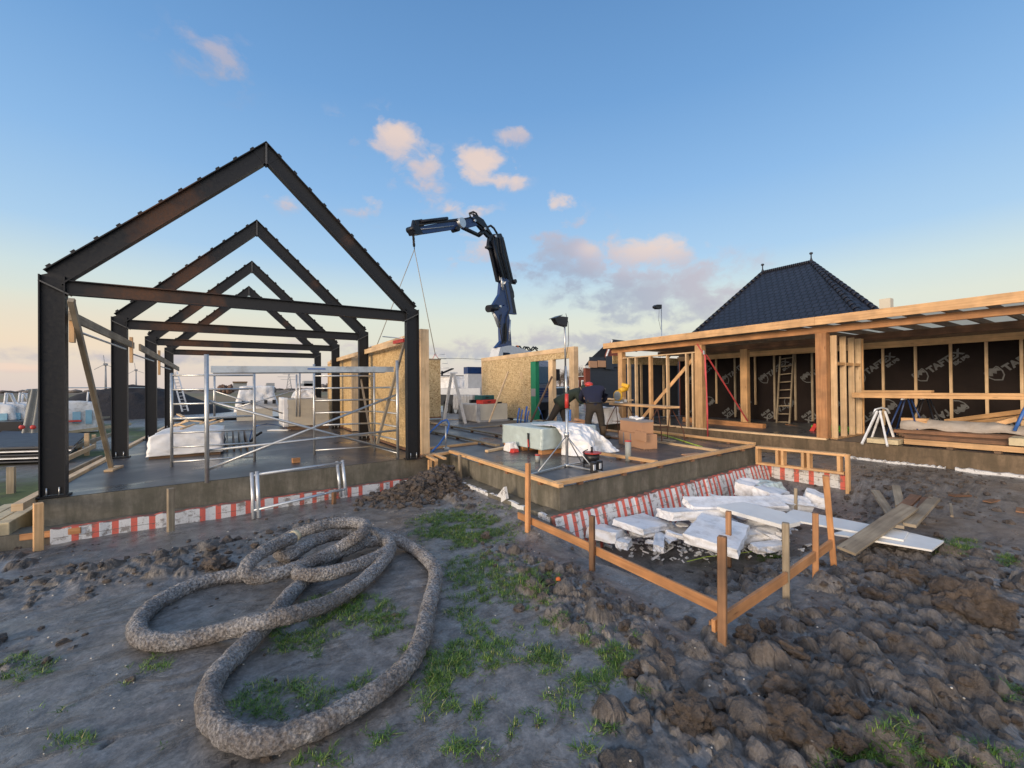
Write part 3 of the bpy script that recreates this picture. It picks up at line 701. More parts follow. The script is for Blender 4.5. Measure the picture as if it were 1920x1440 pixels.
strip('insulation', (3.43, 7.75, -.34), (3.50, b0.y, -.34), .14, .05, [M['eps']], fb, (-1, 0, 0), seed=5)
r0 = W(1437, 869, z=-.32); r1 = W(1592, 893, z=-.34)
fr = strip('striped_insulation', (r0.x+.02, r0.y, -.32), (r1.x, r1.y, -.34), .5, .09, [M['eps_c']], None, (-1, -.08, 0), seed=8)
# far side wing foundation
WX = 12.2
fw_ = foundation('brown stained concrete base under the timber framed wing', [(WX, -3), (17, -3), (17, 12.1), (WX, 12.1)], .02, -.8, .2, mat_side='slab_brown')
strip('insulation', (WX-.12, 4.15, -.33), (WX-.12, 2.45, -.33), .11, .1, [M['eps']], fw_, (-1, 0, 0), rag=.02, seed=2)
strip('insulation', (WX-.12, 2.3, -.32), (WX-.12, -2.9, -.32), .12, .1, [M['eps']], fw_, (-1, 0, 0), rag=.02, seed=4)
tag(fr, 'white insulation board with red stripes on the far side of the rubble pit', 'insulation board')

# ================================================================ steel frames
XL, XR, ZE, ZR = -2.17, 3.03, 2.965, 5.49; XC = (XL+XR)/2
D, FW_, TK = .25, .14, .014
def ibeam(m, p0, p1, ddir, depth=D, fw2=FW_):
    """p0-p1 centre line, ddir = direction across the depth, flanges square to it"""
    p0, p1, dd = Vector(p0), Vector(p1), Vector(ddir).normalized(); t_ = (p1-p0).normalized(); s_ = t_.cross(dd).normalized()
    for sg in (-1, 1): m.beam(p0+dd*sg*(depth/2-TK/2), p1+dd*sg*(depth/2-TK/2), fw2, TK, side=s_)
    m.beam(p0, p1, TK, depth-2*TK, side=s_)
M['weld'] = simple('weld_scratch', (.09, .09, .09), .5, .3)
ang = math.atan2(ZR-ZE, XC-XL); nrm = V(-math.sin(ang), 0, math.cos(ang)); k_ = D/2/math.cos(ang/2+0)
tie_top = W(121, 524, y=8.0).z; tie_bot = W(121, 551, y=8.0).z
print('tie', tie_top, tie_bot)
def steel_frame():
    r = thing('steel_portal_frame', (XC, 0, 0), 'x', 'steel frame', 'dark steel portal frames of the hall')
    y = 0
    for sg, xo in ((1, XL), (-1, XR)):
        xc = xo+sg*D/2
        m = MB(); ibeam(m, (xc, y, .03), (xc, y, ZE-.02), (1, 0, 0)); c = m.build('column', M['steel'], r)
        m = MB(); m.box((xc, y, .014), (D+.06, FW_+.06, .02)); m.build('base_plate', M['steel'], c)
        for q in (-.06, .06): 
            m = MB(); m.cyl((xc+q, y-FW_/2+.03, .02), (xc+q, y-FW_/2+.03, .13), .009, seg=6); m.build('bolt', M['galv'], c)
        # eave gusset and scratched weld
        m = MB(); m.beam((xo, y, ZE-.1), (xo+sg*D*1.15, y, ZE-.26), FW_, .018, side=(0, 1, 0)); m.build('end_plate', M['weld'], c)
        # rafter
        p0 = V(xo, y, ZE)-V(-sg*math.sin(ang)*0, 0, 0); tdir = V(sg*math.cos(ang), 0, math.sin(ang)); nn = V(-sg*math.sin(ang), 0, math.cos(ang))
        a = V(xo, y, ZE)-nn*D/2+tdir*.06; b = V(XC, y, ZR)-nn*D/2-tdir*(D*math.tan(ang))
        m = MB(); ibeam(m, a, b, nn)
        ra = m.build('rafter', M['steel_rust'] if sg == 1 else M['steel'], r)
        # wedge webs closing the joints
        m = MB(); m.prism([V(xo+sg*.004, y-.008, ZE-.30), V(xo+sg*D, y-.008, ZE-.24), V(xo+sg*D, y-.008, ZE-.02), V(xo+sg*.1, y-.008, ZE+.02), V(xo+sg*.004, y-.008, ZE-.02)], (0, .016, 0)); m.build('haunch', M['steel'], r)
        L = (b-a).length; n_ = 10
        for q in range(n_+1):
            pc = a+tdir*(.08+(L-.1)*q/n_)+nn*(D/2+.012)
            m = MB(); m.beam(pc-tdir*.03, pc+tdir*.03, .12, .028, side=(0, 1, 0)); m.build('cleat', M['steel'], ra)
    m = MB(); ibeam(m, (XL+D+.002, y, (tie_top+tie_bot)/2), (XR-D-.002, y, (tie_top+tie_bot)/2), (0, 0, 1), tie_top-tie_bot, .12); m.build('tie_beam', M['steel_rust'], r)
    m = MB(); m.box((XC, y, ZR-.21), (.026, FW_+.006, .34)); m.build('ridge_plate', M['weld'], r)
    tb = D*math.tan(ang)+.03; tdl, tdr = V(math.cos(ang), 0, math.sin(ang)), V(-math.cos(ang), 0, math.sin(ang)); nl, nr_ = V(-math.sin(ang), 0, math.cos(ang)), V(math.sin(ang), 0, math.cos(ang)); ap = V(XC, y, ZR)
    m = MB(); off = V(0, -.011, 0); lo = ap-V(0, 0, D/math.cos(ang)-.015)
    m.prism([ap-V(0, 0, .012)+off, ap-tdl*tb-nl*.012+off, ap-tdl*tb-nl*D+off, lo+off, ap-tdr*tb-nr_*D+off, ap-tdr*tb-nr_*.012+off], (0, .022, 0))
    for td_, nn_ in ((tdl, nl), (tdr, nr_)): m.beam(ap-td_*(tb+.0)-nn_*.005, ap-nn_*.005, FW_-.004, .012, side=(0, 1, 0))
    m.build('ridge_haunch', M['steel'], r)
    return r
fr0 = steel_frame(); fr0['label'] = 'nearest and tallest looking dark steel portal frame, rusty left rafter'; fr0.location = (XC, 8.07, 0)
for yy, lb in ((11.9, 'second dark steel portal frame from the front of the hall'), (15.76, 'third dark steel portal frame from the front, behind the second'), (19.64, 'farthest dark steel portal frame at the back of the hall')):
    copy_thing(fr0, (XC, yy, 0), lb)

def single(name, mb, mat, label, cat, group=None, bevel=0, kind=None):
    vs = np.array(mb.v); c = vs.mean(0); org = (float(c[0]), float(c[1]), float(vs[:, 2].min()))
    o = mb.build(name, mat, None, bevel, org); return tag(o, label, cat, group, kind)
def boardthing(p0, p1, w, h, mat, label, cat='board', name='timber_board', group=None, side=None, bevel=.003):
    m = MB(); m.beam(p0, p1, w, h, side=side); return single(name, m, M[mat], label, cat, group, bevel)

# edge plank along the hall's left side
m = MB(); m.beam((-2.24, 7.6, -.0), (-2.24, 13.2, -.0), .1, .09, side=(1, 0, 0)); m.beam((-2.26, 13.25, 0), (-2.26, 22.5, 0), .1, .09, side=(1, 0, 0)); single('edge_board', m, M['wood_pale'], 'pale edge board running along the left side of the hall slab', 'board')
# wooden prop and brace on the left columns
m0 = thing('diagonal_prop', (-1.89, 10.28, 0), 'leaning round edged timber prop with a foot block beside the left columns', 'prop')
p_top = W(133, 562, x=-1.8); m = MB(); m.beam(p_top, (-1.88, 10.25, .04), .08, .06, side=(0, 1, .2)); m.build('pole', M['wood_grey'], m0, .003)
m = MB(); q0 = W(203, 883, z=.02); q1 = W(224, 874, z=.02); m.beam(q0, q1, .12, .035); m.build('foot_block', M['wood_pale'], m0)
boardthing(W(132, 592, x=-1.86), W(250, 648, x=-1.86), .04, .13, 'wood_grey', 'upper half of the sloping brace board on the left columns', side=(1, 0, 0), name='brace_board', cat='brace')
boardthing(W(262, 651, x=-1.82), W(335, 692, x=-1.82), .04, .15, 'wood_grey', 'farther half of the brace board beyond the second left column', side=(1, 0, 0), name='brace_board', cat='brace')
for i, (px, y0, y1, yy, lb) in enumerate(((122, 560, 642, 8.07, 'nearest left column'), (234, 632, 680, 11.9, 'second left column'), (291, 657, 703, 15.76, 'third left column'))):
    a = W(px, y0, y=yy+.0); b = W(px, y1, y=yy); m = MB(); m.beam((-1.86, yy-.02, a.z), (-1.86, yy-.02, b.z), .09, .05, side=(0, 1, 0)); single('packing_block', m, M['wood'], 'wooden packing block clamped to the '+lb, 'wood block', 'packing blocks on the left columns')
for i, (a, b, yy, lb) in enumerate((((128, 621), (214, 624), 8.2, 'nearest'), ((229, 664), (290, 665), 12.0, 'second'), ((293, 687), (330, 688), 15.8, 'third'))):
    A_, B_ = W(*a, y=yy), None; m = MB(); p = V(-1.84, yy, A_.z); m.tube([p, p+V(.0, 3.0-i*.4, .0)], .016, 6); single('clamp_bar', m, M['galv'], 'thin steel clamp bar behind the '+lb+' left column', 'clamp', 'clamp bars on the left columns')

# ---- right hand hall wall panels
def osb_wall(label, x0, x1, y0, y1, z0, z1, mat='osb', stud='wood_pale', name='wall_panel', bev=0):
    r = thing(name, ((x0+x1)/2, y0, z0), label, 'wall panel')
    m = MB(); m.aabb(x0+.03, x1-.03, y0+.05, y1-.05, z0+.05, z1-.09); m.build('sheathing', M[mat], r)
    m = MB(); m.aabb(x0, x1, y0, y0+.048, z0, z1); m.build('stud', M[stud], r)
    m = MB(); m.aabb(x0, x1, y1-.048, y1, z0, z1); m.build('stud', M[stud], r)
    m = MB(); m.aabb(x0, x1, y0+.05, y1-.05, z1-.09, z1); m.build('top_plate', M[stud], r)
    m = MB(); m.aabb(x0, x1, y0+.05, y1-.05, z0, z0+.045); m.build('bottom_plate', M['wood_red'], r)
    return r
osb_wall('golden board wall panel between the first two right hand steel columns', 3.12, 3.34, 8.95, 13.0, .02, 2.56, 'osb_gold')
osb_wall('farther golden wall panel beyond the gap by the third right column', 3.12, 3.34, 14.3, 18.6, .02, 2.5, 'osb_gold')
pt = thing('timber_post', (3.33, 8.55, 0), 'tall pale square timber post right of the nearest right steel column', 'post')
m = MB(); m.beam((3.33, 8.56, -.03), (3.33, 8.56, 2.64), .19, .17, side=(1, 0, 0)); m.build('post', M['wood_pale'], pt, .004); m = MB(); m.box((3.33, 8.5, -.02), (.26, .2, .05)); m.build('foot', M['wood_orange'], pt)
# low timber bench at the slab corner
bt = thing('timber_trestle', (3.35, 8.0, 0), 'short timber trestle of four sawn offcuts at the slab corner', 'trestle')
for i, (px, py0, py1) in enumerate(((806, 862, 888), (817, 862, 893))):
    a = W(px, py0, y=7.98+.02*i); b = W(px, py1, y=7.98+.02*i); m = MB(); m.beam(a, b, .07, .06, side=(1, 0, 0)); m.build('leg', M['wood'], bt, .003)
for a, b in (((797, 853), (818, 863)), ((812, 851), (834, 860))):
    m = MB(); m.beam(W(*a, z=.03), W(*b, z=.03), .07, .045); m.build('top_board', M['wood'], bt, .003)
# braces on right wall
boardthing(W(620, 678, x=2.95), W(762, 638, x=2.95), .04, .12, 'wood_pale', 'long brace board nailed high across the right hand columns', side=(1, 0, 0), name='brace_board', cat='brace')
boardthing(W(759, 640, x=2.92), W(707, 832, x=2.3), .045, .05, 'wood_grey', 'thin slanting prop against the golden wall panel behind the scaffold', name='prop_lath', cat='prop')
boardthing(W(673, 690, x=2.95), W(698, 832, x=2.4), .045, .05, 'wood_grey', 'thin steep prop beside the second right steel column', name='prop_lath', cat='prop')
m = MB(); m.tube([W(718, 631, x=2.9), W(758, 635, x=3.0)], .014, 6); single('clamp_bar', m, M['galv'], 'thin steel clamp bar on top of the golden wall panel', 'clamp')
m = MB(); m.beam(W(738, 642, x=2.88), W(757, 638, x=2.88), .03, .07, side=(1, 0, 0)); single('bar_clamp', m, M['red'], 'red handled bar clamp on the high brace board', 'clamp')

# ================================================================ mobile scaffold
sc_ = thing('mobile_scaffold', (1.2, 9, 0), 'aluminium mobile scaffold with rungs and diagonal braces standing in the hall', 'scaffold')
def part(name, mat, fn, parent, bevel=0): m = MB(); fn(m); return m.build(name, M[mat] if isinstance(mat, str) else mat, parent, bevel)
TR = .024
posts = {'a': (-.38, 7.9, 1.94), 'b': (2.72, 8.43, 1.96), 'c': (-1.0, 9.92, 1.72), 'd': (.29, 9.72, 1.72), 'e': (1.39, 9.9, 1.93), 'f': (2.6, 9.68, 1.9)}
for k, (x, y, z) in posts.items(): part('post', 'galv', lambda m: m.cyl((x, y, 0.0), (x, y, z), TR*(1.25 if k in 'ab' else 1), seg=10), sc_)
for a, b, n_ in (('c', 'd', 7), ('e', 'f', 7), ('f', 'b', 6)):
    for q in range(n_):
        z = .09+.265*q; A_, B_ = posts[a], posts[b]; part('rung', 'galv', lambda m: m.cyl((A_[0], A_[1], z), (B_[0], B_[1], z), .018, seg=8), sc_)
for a, b, za, zb in (('a', 'b', 1.24, .12), ('a', 'b', .19, 1.27), ('a', 'b', .48, .55)):
    A_, B_ = posts[a], posts[b]; part('brace', 'galv', lambda m: m.cyl((A_[0], A_[1]+.03, za), (B_[0], B_[1]+.03, zb), .021, seg=8), sc_)
pl = part('platform', 'alu', lambda m: (m.beam((-.33, 8.0, 1.72), (2.66, 8.48, 1.78), .03, .105, side=(0, 1, 0)), m.beam((-.33, 8.6, 1.72), (2.66, 9.05, 1.78), .03, .105, side=(0, 1, 0)), m.beam((-.3, 8.3, 1.76), (2.63, 8.77, 1.82), .56, .02, side=(0, 1, 0))), sc_)
part('label_plate', 'blue', lambda m: m.beam((1.05, 8.198, 1.755), (1.35, 8.246, 1.761), .004, .02, side=(0, 1, 0)), sc_)
# farther folded tower behind
rs = thing('rear_scaffold', (1, 15, 0), 'farther aluminium scaffold bay with crossed braces behind the mobile scaffold', 'scaffold')
rp = {402: (702, 775), 556: (702, 770), 562: (700, 770)}
YR = 16.0
for px, (a, b) in rp.items(): part('post', 'galv', lambda m: m.cyl(W(px, a, y=YR), W(px, b, y=YR)-V(0, 0, .2), .03, seg=8), rs)
for a, b in (((402, 733), (530, 775)), ((560, 730), (440, 765))): part('brace', 'galv', lambda m: m.cyl(W(*a, y=YR), W(*b, y=YR), .022, seg=6), rs)
# scaffold end frame leaning outside on the insulation
lf = thing('scaffold_frame', G(485, 966), 'aluminium guard frame of double tubes standing in the mud against the slab edge', 'scaffold frame')
for dx, dy in ((0, 0), (-10, 2)):
    Pq = []
    for (px, py, yy) in ((482+dx, 884+dy, 7.42), (486+dx, 965+dy, 7.25), (642+dx, 863+dy, 7.72), (649+dx, 924+dy, 7.55)):
        Pq.append(W(px, py, y=yy+(0.1 if dx else 0)))
    part('post', 'alu', lambda m: m.cyl(Pq[0], Pq[1]+V(0, 0, -.05), .027, seg=10), lf); part('post', 'alu', lambda m: m.cyl(Pq[2], Pq[3]+V(0, 0, -.05), .027, seg=10), lf)
    for t_ in (.07, .88): part('rail', 'alu', lambda m: m.cyl(Pq[0].lerp(Pq[1], t_), Pq[2].lerp(Pq[3], t_), .02, seg=8), lf)

# ================================================================ things standing in the hall
def crumple(m, x0, x1, y0, y1, z0, z1, amp=.03, n=18, seed=1, taper=.0, sag=0, freq=3.0, skirt=0):
    """a wrapped load: box skin with creases, closed"""
    from mathutils import noise
    bm = bmesh.new(); bmesh.ops.create_cube(bm, size=1); bmesh.ops.subdivide_edges(bm, edges=bm.edges[:], cuts=n, use_grid_fill=True)
    vs = []
    for v in bm.verts:
        q = v.co.copy(); fx = 1-taper*(q.z+.5); p = V((x0+x1)/2+q.x*(x1-x0)*fx, (y0+y1)/2+q.y*(y1-y0)*fx, z0+(q.z+.5)*(z1-z0))
        nn = V(noise.noise(p*freq+V(seed, 0, 0)), noise.noise(p*freq+V(0, seed, 9)), noise.noise(p*freq+V(3, 7, seed)))*.6+V(noise.noise(p*freq*3.1), noise.noise(p*freq*3.3+V(seed, 2, 2)), noise.noise(p*freq*2.9+V(5, 5, seed)))*.4
        if q.z < -.3 and skirt: p += V(q.x, q.y, 0)*skirt*(1+nn.x*2)
        k = 1 if q.z > -.49 else .3
        p += V(nn.x, nn.y, nn.z*.6)*amp*k; p.z -= sag*((abs(q.x)*2)**3)*(q.z+.5)
        vs.append(p)
    fs = [tuple(v.index for v in f.verts) for f in bm.faces]; bm.free(); m.add(vs, fs, None, True)
    return m
w0 = W(292, 852, z=0); 
pk = thing('wrapped_stack', (-1.1, 11.5, 0), 'low stack of boards wrapped in white plastic on the hall floor at left', 'wrapped stack')
part('sheeting', 'foil_white', lambda m: crumple(m, -1.55, -.25, 11.2, 13.6, .06, .5, .05, 20, 4, .06, .05), pk)
part('pallet', 'wood_dark', lambda m: m.aabb(-1.5, -.3, 11.25, 13.5, 0, .07), pk)
for i in range(4): boardthing(V(-.18+.13*i, 11.5, .06), V(-.22+.13*i, 13.8, .06+.12), .03, .22 if i < 3 else .2, 'wood_dark' if i % 2 else 'wood_grey', ['first','second','third','last'][i]+' dark plank stood on edge right of the plastic wrapped stack', group='planks beside the wrapped stack', side=(1, 0, 0))
wb = thing('offcut_pile', (-.9, 12.5, .5), 'small heap of pale offcuts lying on the white wrapped stack', 'offcuts')
for i in range(9): part('offcut', 'wood_pale', lambda m: m.box((-.95+random.uniform(-.3, .55), 12.6+random.uniform(-.3, .4), .56+.03*i*random.random()), (.35, .06, .03), rz=random.uniform(0, 3), ry=random.uniform(-.5, .5)), wb)
# plasterboard stack on pallet
g0 = W(541, 802, z=0); gx0, gx1, gy0 = 1.45, 2.75, 16.2
gs = thing('plasterboard_stack', (2.1, gy0, 0), 'stack of cream plasterboard sheets on a dark pallet at the back of the hall', 'board stack')
part('sheets', 'gypsum', lambda m: [m.aabb(gx0+.01*random.uniform(-1, 1), gx1+.01*random.uniform(-1, 1), gy0+.01*random.uniform(-1, 1), gy0+2.2, .14+.0455*k, .14+.0455*(k+1)-.004) for k in range(20)], gs)
part('wrap', 'foil_white', lambda m: crumple(m, gx0-.12, gx0+.02, gy0+.0, gy0+2.0, .12, 1.1, .02, 8, 3), gs)
part('pallet', 'wood_dark', lambda m: [m.aabb(gx0, gx1, gy0+.05+.9*k, gy0+.17+.9*k, 0, .12) for k in range(3)], gs)
bgm = MB(); crumple(bgm, gx0+.25, gx1-.35, gy0+.3, gy0+1.2, 1.08, 1.38, .09, 14, 8, .25); single('plastic_bag', bgm, M['foil_white'], 'crumpled white plastic bag on top of the cream plasterboard stack', 'plastic bag')
# white tank shaped bag at back
wt_ = thing('covered_machine', (.8, 21.5, 0), 'rounded white sheeted load standing on the ground behind the hall', 'covered load')
part('cover', 'foil_white', lambda m: crumple(m, -.1, 1.75, 23.5, 25, .35, 1.55, .12, 16, 5, .28), wt_)
part('base', 'gypsum', lambda m: m.aabb(.0, 1.45, 23.4, 24.9, -.45, .5), wt_)
for q in (.2, .55, 1.1, 1.45): part('opening', 'black', lambda m: m.aabb(q, q+.13, 23.2, 23.5, .72, .9), wt_)
# low orange machine
om = thing('orange_machine', (4, 22, 0), 'small bright orange machine standing behind the hall', 'machine')
part('body', 'orange', lambda m: (m.prism([V(3.15, 18.9, .55), V(3.95, 18.9, .55), V(4.0, 18.9, 1.35), V(3.85, 18.9, 1.5), V(3.2, 18.9, 1.5)], (0, .7, 0))), om, .02)
part('engine', 'black', lambda m: m.aabb(3.3, 4.3, 18.95, 19.5, 0.02, .55), om); part('seat', 'black', lambda m: m.blob((3.95, 19.1, 1.72), (.12, .12, .25), 3, 2, .2), om)
om.location.y += 3.2; om.location.x += 1.2
# ladder leaning in the back left
def ladder(name, label, a0, a1, b0, b1, n_, mat='galv', r_=.022, rr=.015, rail=(.03, .07)):
    """rails a0-a1 and b0-b1"""
    a0, a1, b0, b1 = map(Vector, (a0, a1, b0, b1)); t0 = thing(name, (a0+b0)/2, label, 'ladder')
    sd_ = (b0-a0).normalized()
    for p, q in ((a0, a1), (b0, b1)): part('rail', mat, lambda m: m.beam(p, q, rail[0], rail[1], side=sd_), t0)
    for k in range(n_):
        f = (k+.6)/n_; part('rung', mat, lambda m: m.cyl(a0.lerp(a1, f), b0.lerp(b1, f), rr, seg=6), t0)
    return t0
ladder('ladder', 'tall aluminium ladder leaning at the back left of the hall', W(342, 772, y=21), W(322, 697, y=21.6), W(353, 771, y=21), W(332, 697, y=21.6), 12, 'alu', rail=(.05, .06))
# small cut block, dark hose end, blue pipe
m = MB(); m.box((.94, 9.0, .05), (.13, .08, .09), rz=.2); single('wood_offcut', m, M['wood_orange'], 'small wooden offcut lying in the puddle on the hall floor', 'offcut')
m = MB(); m.tube([W(468, 826, z=.02), W(472, 808, z=.25), W(482, 798, z=.5), W(500, 795, z=.55), W(520, 797, z=.3), W(540, 805, z=.02)], .012, 6); single('blue_hose', m, M['blue'], 'thin blue hose arching over the hall floor', 'hose')
m = MB(); m.tube([W(470, 828, z=.02), W(478, 818, z=.12), W(490, 811, z=.25)], .03, 8); single('pipe_end', m, M['rubber'], 'short black pipe end sticking up from the hall floor', 'pipe')
m = MB(); m.box(W(525, 806, z=.02), (.7, .3, .03), rz=-.6); single('white_panel_offcut', m, M['paint_white'], 'white panel offcut on the hall floor in front of the plasterboard stack', 'panel')
# ================================================================ slab B: boards on the floor
bl = [  # (px0,py0)-(px1,py1), z, w, h, mat, label, blocks
 ((845, 846), (1052, 911), .07, .09, .055, 'wood', 'edge board on blocks along the left edge of the low slab', 4),
 ((1040, 907), (1412, 835), .075, .09, .06, 'wood', 'long front edge board on blocks along the low slab above the rubble pit', 6),
 ((1190, 805), (1415, 832), .07, .09, .06, 'wood', 'edge board along the right side of the low slab below the wing', 3),
 ((800, 852), (846, 845), .06, .1, .05, 'wood', 'short board joining the tall pale post to the low slab edge board', 0),
 ((802, 791), (958, 819), .07, .10, .05, 'wood_grey', 'long weathered board crossing the low slab behind the silver package', 4),
 ((802, 807), (934, 835), .06, .10, .05, 'wood_grey', 'weathered board crossing the low slab just left of the silver package', 3),
 ((802, 838), (894, 828), .06, .09, .05, 'wood', 'board on the low slab in front of the blue hose loop', 0),
 ((912, 843), (956, 835), .06, .09, .05, 'wood_pale', 'short pale board end beside the left corner of the silver package', 0),
 ((869, 802), (938, 797), .05, .08, .05, 'wood_grey', 'weathered board in front of the plastic wrapped stack and tool cases', 0),
 ((938, 797), (964, 800), .05, .08, .05, 'wood_red', 'short brown board right of the stick foot on the low slab', 0),
 ((952, 801), (1015, 794), .05, .08, .05, 'wood_red', 'thin brown board running to the foot of the dark leaning stick', 0),
 ((1040, 790), (1062, 794), .05, .1, .05, 'wood_pale', 'pale sill board behind the bending man in green', 0),
 ((1100, 846), (1231, 866), .06, .09, .055, 'wood', 'board on blocks between the cable reel and the grey upright pipe', 3),
 ((1221, 824), (1346, 842), .06, .08, .05, 'wood_pale', 'pale board lying right of the cardboard boxes', 0),
 ((1128, 803), (1166, 808), .06, .09, .05, 'wood', 'board behind the boots of the man in navy', 0),
 ((1128, 816), (1160, 820), .05, .12, .04, 'wood_red', 'reddish board at the heels of the man in navy', 0),
 ((1166, 815), (1222, 822), .05, .09, .05, 'wood', 'board running behind the taped cardboard boxes', 0)]
for i, (a, b, z, w, h, mt, lb, nb) in enumerate(bl):
    P0, P1 = W(*a, z=z), W(*b, z=z)
    if nb:
        r = thing('floor_board', (P0+P1)/2-V(0, 0, z), lb, 'board', 'boards laid out on the low slab')
        part('board', mt, lambda m: m.beam(P0, P1, w, h), r, .004)
        for q in range(nb):
            c = P0.lerp(P1, (q+.5)/nb); part('block', 'wood_red', lambda m: m.box((c.x, c.y, (z-h/2)/2), (.07, .07, z-h/2)), r)
    else: boardthing(P0-V(0, 0, z-h/2-.002), P1-V(0, 0, z-h/2-.002), w, h, mt, lb, name='floor_board', group='boards laid out on the low slab')
m = MB(); m.beam(W(1228, 810, z=.02), W(1316, 838, z=.02), .025, .02); single('yellow_strip', m, M['lime'], 'thin yellow strip lying across the right part of the low slab', 'strip')
m = MB(); m.beam(W(1222, 822, z=.05), W(1262, 827, z=.05), .22, .02); single('plywood_offcut', m, M['wood_grey'], 'flat plywood offcut under the rusty trestle', 'offcut')
m = MB(); m.beam(W(1282, 853, z=.015), W(1312, 850, z=.015), .12, .02); single('plywood_offcut', m, M['card'], 'flat brown offcut beside the puddle near the front edge board', 'offcut')

# silver package with plasterboard
px0 = W(1013, 850, z=.08); pb = thing('wrapped_package', (5.7, 7.2, 0), 'teal and silver foil wrapped package on a wooden pallet on the low slab', 'package')
part('foil', 'foil_teal', lambda m: crumple(m, 5.2, 6.75, 6.92, 8.45, .10, .53, .022, 22, 3, .01, 0, 4), pb)
part('pallet', 'wood_orange', lambda m: [m.aabb(5.24, 6.7, 6.96+.68*k, 7.08+.68*k, 0, .09) for k in range(3)]+[m.aabb(5.24+.3*k, 5.36+.3*k, 6.95, 8.4, .09, .105) for k in range(5)], pb)
part('strap', 'black', lambda m: m.beam(W(990, 812, x=5.17), W(991, 846, x=5.17), .01, .05, side=(1, 0, 0)), pb)
part('sticker', 'red', lambda m: m.beam(W(990, 824, x=5.165), W(991, 838, x=5.165), .01, .035, side=(1, 0, 0)), pb)
sh = MB()
from mathutils import noise as _nz
def drape(u, v):   # over the package edge and slumping to the floor in front of it
    x = 5.5+u*1.25; n1 = _nz.noise(V(x*2.3, v*2, 1)); n2 = _nz.noise(V(x*6.5, v*5, 4)); n3 = abs(_nz.noise(V(x*9+v*5, v*7-x*3, 9)))
    if v < .4: w = v/.4; y = 7.7-w*(.76+.1*n1); z = .555+.02*n2
    else:
        w = (v-.4)/.6; y = 6.93-.62*w**.8*(.75+.5*n1+.35*math.sin(u*3.1)); z = .56*(1-w**1.5)
    if u > .72: z *= 1-.75*((u-.72)/.28)**1.3
    k = 1 if v > .35 else .4
    return V(x+.06*n2*k, y+.09*n2*k-.05*n3*k, max(.012, z+(.07*n1+.06*n3)*k*(1 if z > .1 else .3)))
sh.grid(90, 80, drape); o = single('plastic_sheet', sh, M['foil_white'], 'loose white plastic sheet slumping off the silver package to the floor', 'plastic sheet')
sd = o.modifiers.new('thick', 'SOLIDIFY'); sd.thickness = .006
m = MB(); crumple(m, *(lambda c: (c.x-.12, c.x+.14, c.y-.1, c.y+.1, 0.01, .2))(W(958, 846, z=0)), .06, 8, 6, .3); single('litter_bag', m, M['foil_white'], 'crumpled white and red litter bag at the left corner of the silver package', 'litter')
m = MB(); crumple(m, *(lambda c: (c.x-.07, c.x+.09, c.y-.07, c.y+.07, .0, .07))(W(963, 848, z=0)), .03, 6, 9, .3); single('red_rag', m, M['red'], 'small red rag at the left corner of the silver package', 'rag')

# floodlight tripod
T = V(4.82, 5.68, 0); ft = thing('floodlight_stand', T, 'tall tripod site floodlight standing at the front of the low slab', 'floodlight')
top = V(T.x-.035, T.y-.02, 2.57)
part('mast', 'galv', lambda m: (m.cyl(T+V(0, 0, .03), T+V(.01, 0, 1.0), .026, seg=10), m.cyl(T+V(.01, 0, 1.0), T+V(-.01, 0, 1.75), .021, seg=10), m.cyl(T+V(-.01, 0, 1.75), top, .016, seg=10)), ft)
part('collar', 'red', lambda m: m.cyl(T+V(.01, 0, 1.02), T+V(.012, 0, 1.27), .036, .032), ft)
part('clamp', 'galv', lambda m: (m.cyl(T+V(0, 0, .52), T+V(0, 0, .6), .045), m.cyl(T+V(0, 0, .0), T+V(0, 0, .05), .05)), ft)
for a, b in (((985, 892), .0), ((1135, 886), 0), ((1100, 866), 0)):
    e = W(*a, z=.02); part('leg', 'galv', lambda m: m.beam(T+V(0, 0, .03), e, .035, .02), ft)
    mid = T.lerp(e, .72); part('strut', 'galv', lambda m: m.cyl(T+V(0, 0, .54), mid+V(0, 0, .02), .010, seg=6), ft)
hc = W(1050, 603, y=5.62)
hd = thing('flood_head', hc, 'x', 'x'); del hd['label']; del hd['category']; hd.parent = ft; hd.location = hc-T
hd.name = 'lamp_head'
hp = [W(1036, 597, y=5.62), W(1043, 608, y=5.62), W(1061, 613, y=5.62), W(1063, 595, y=5.62), W(1046, 593, y=5.62)]
part('housing', 'black', lambda m: m.prism([p-V(0, .04, 0) for p in hp], (0, .1, 0)), hd, .006)
part('visor', 'black', lambda m: m.beam(W(1036, 597, y=5.5), W(1048, 592, y=5.5), .2, .008, side=(0, 1, 0)), hd)
part('cable', 'rubber', lambda m: m.tube([top+V(.03, 0, .1), top+V(.08, 0, -.05), top+V(.09, 0, -.4), top+V(.0, 0, -.75), T+V(-.06, 0, 1.3), T+V(-.02, -.03, 1.28)], .005, 5), ft)

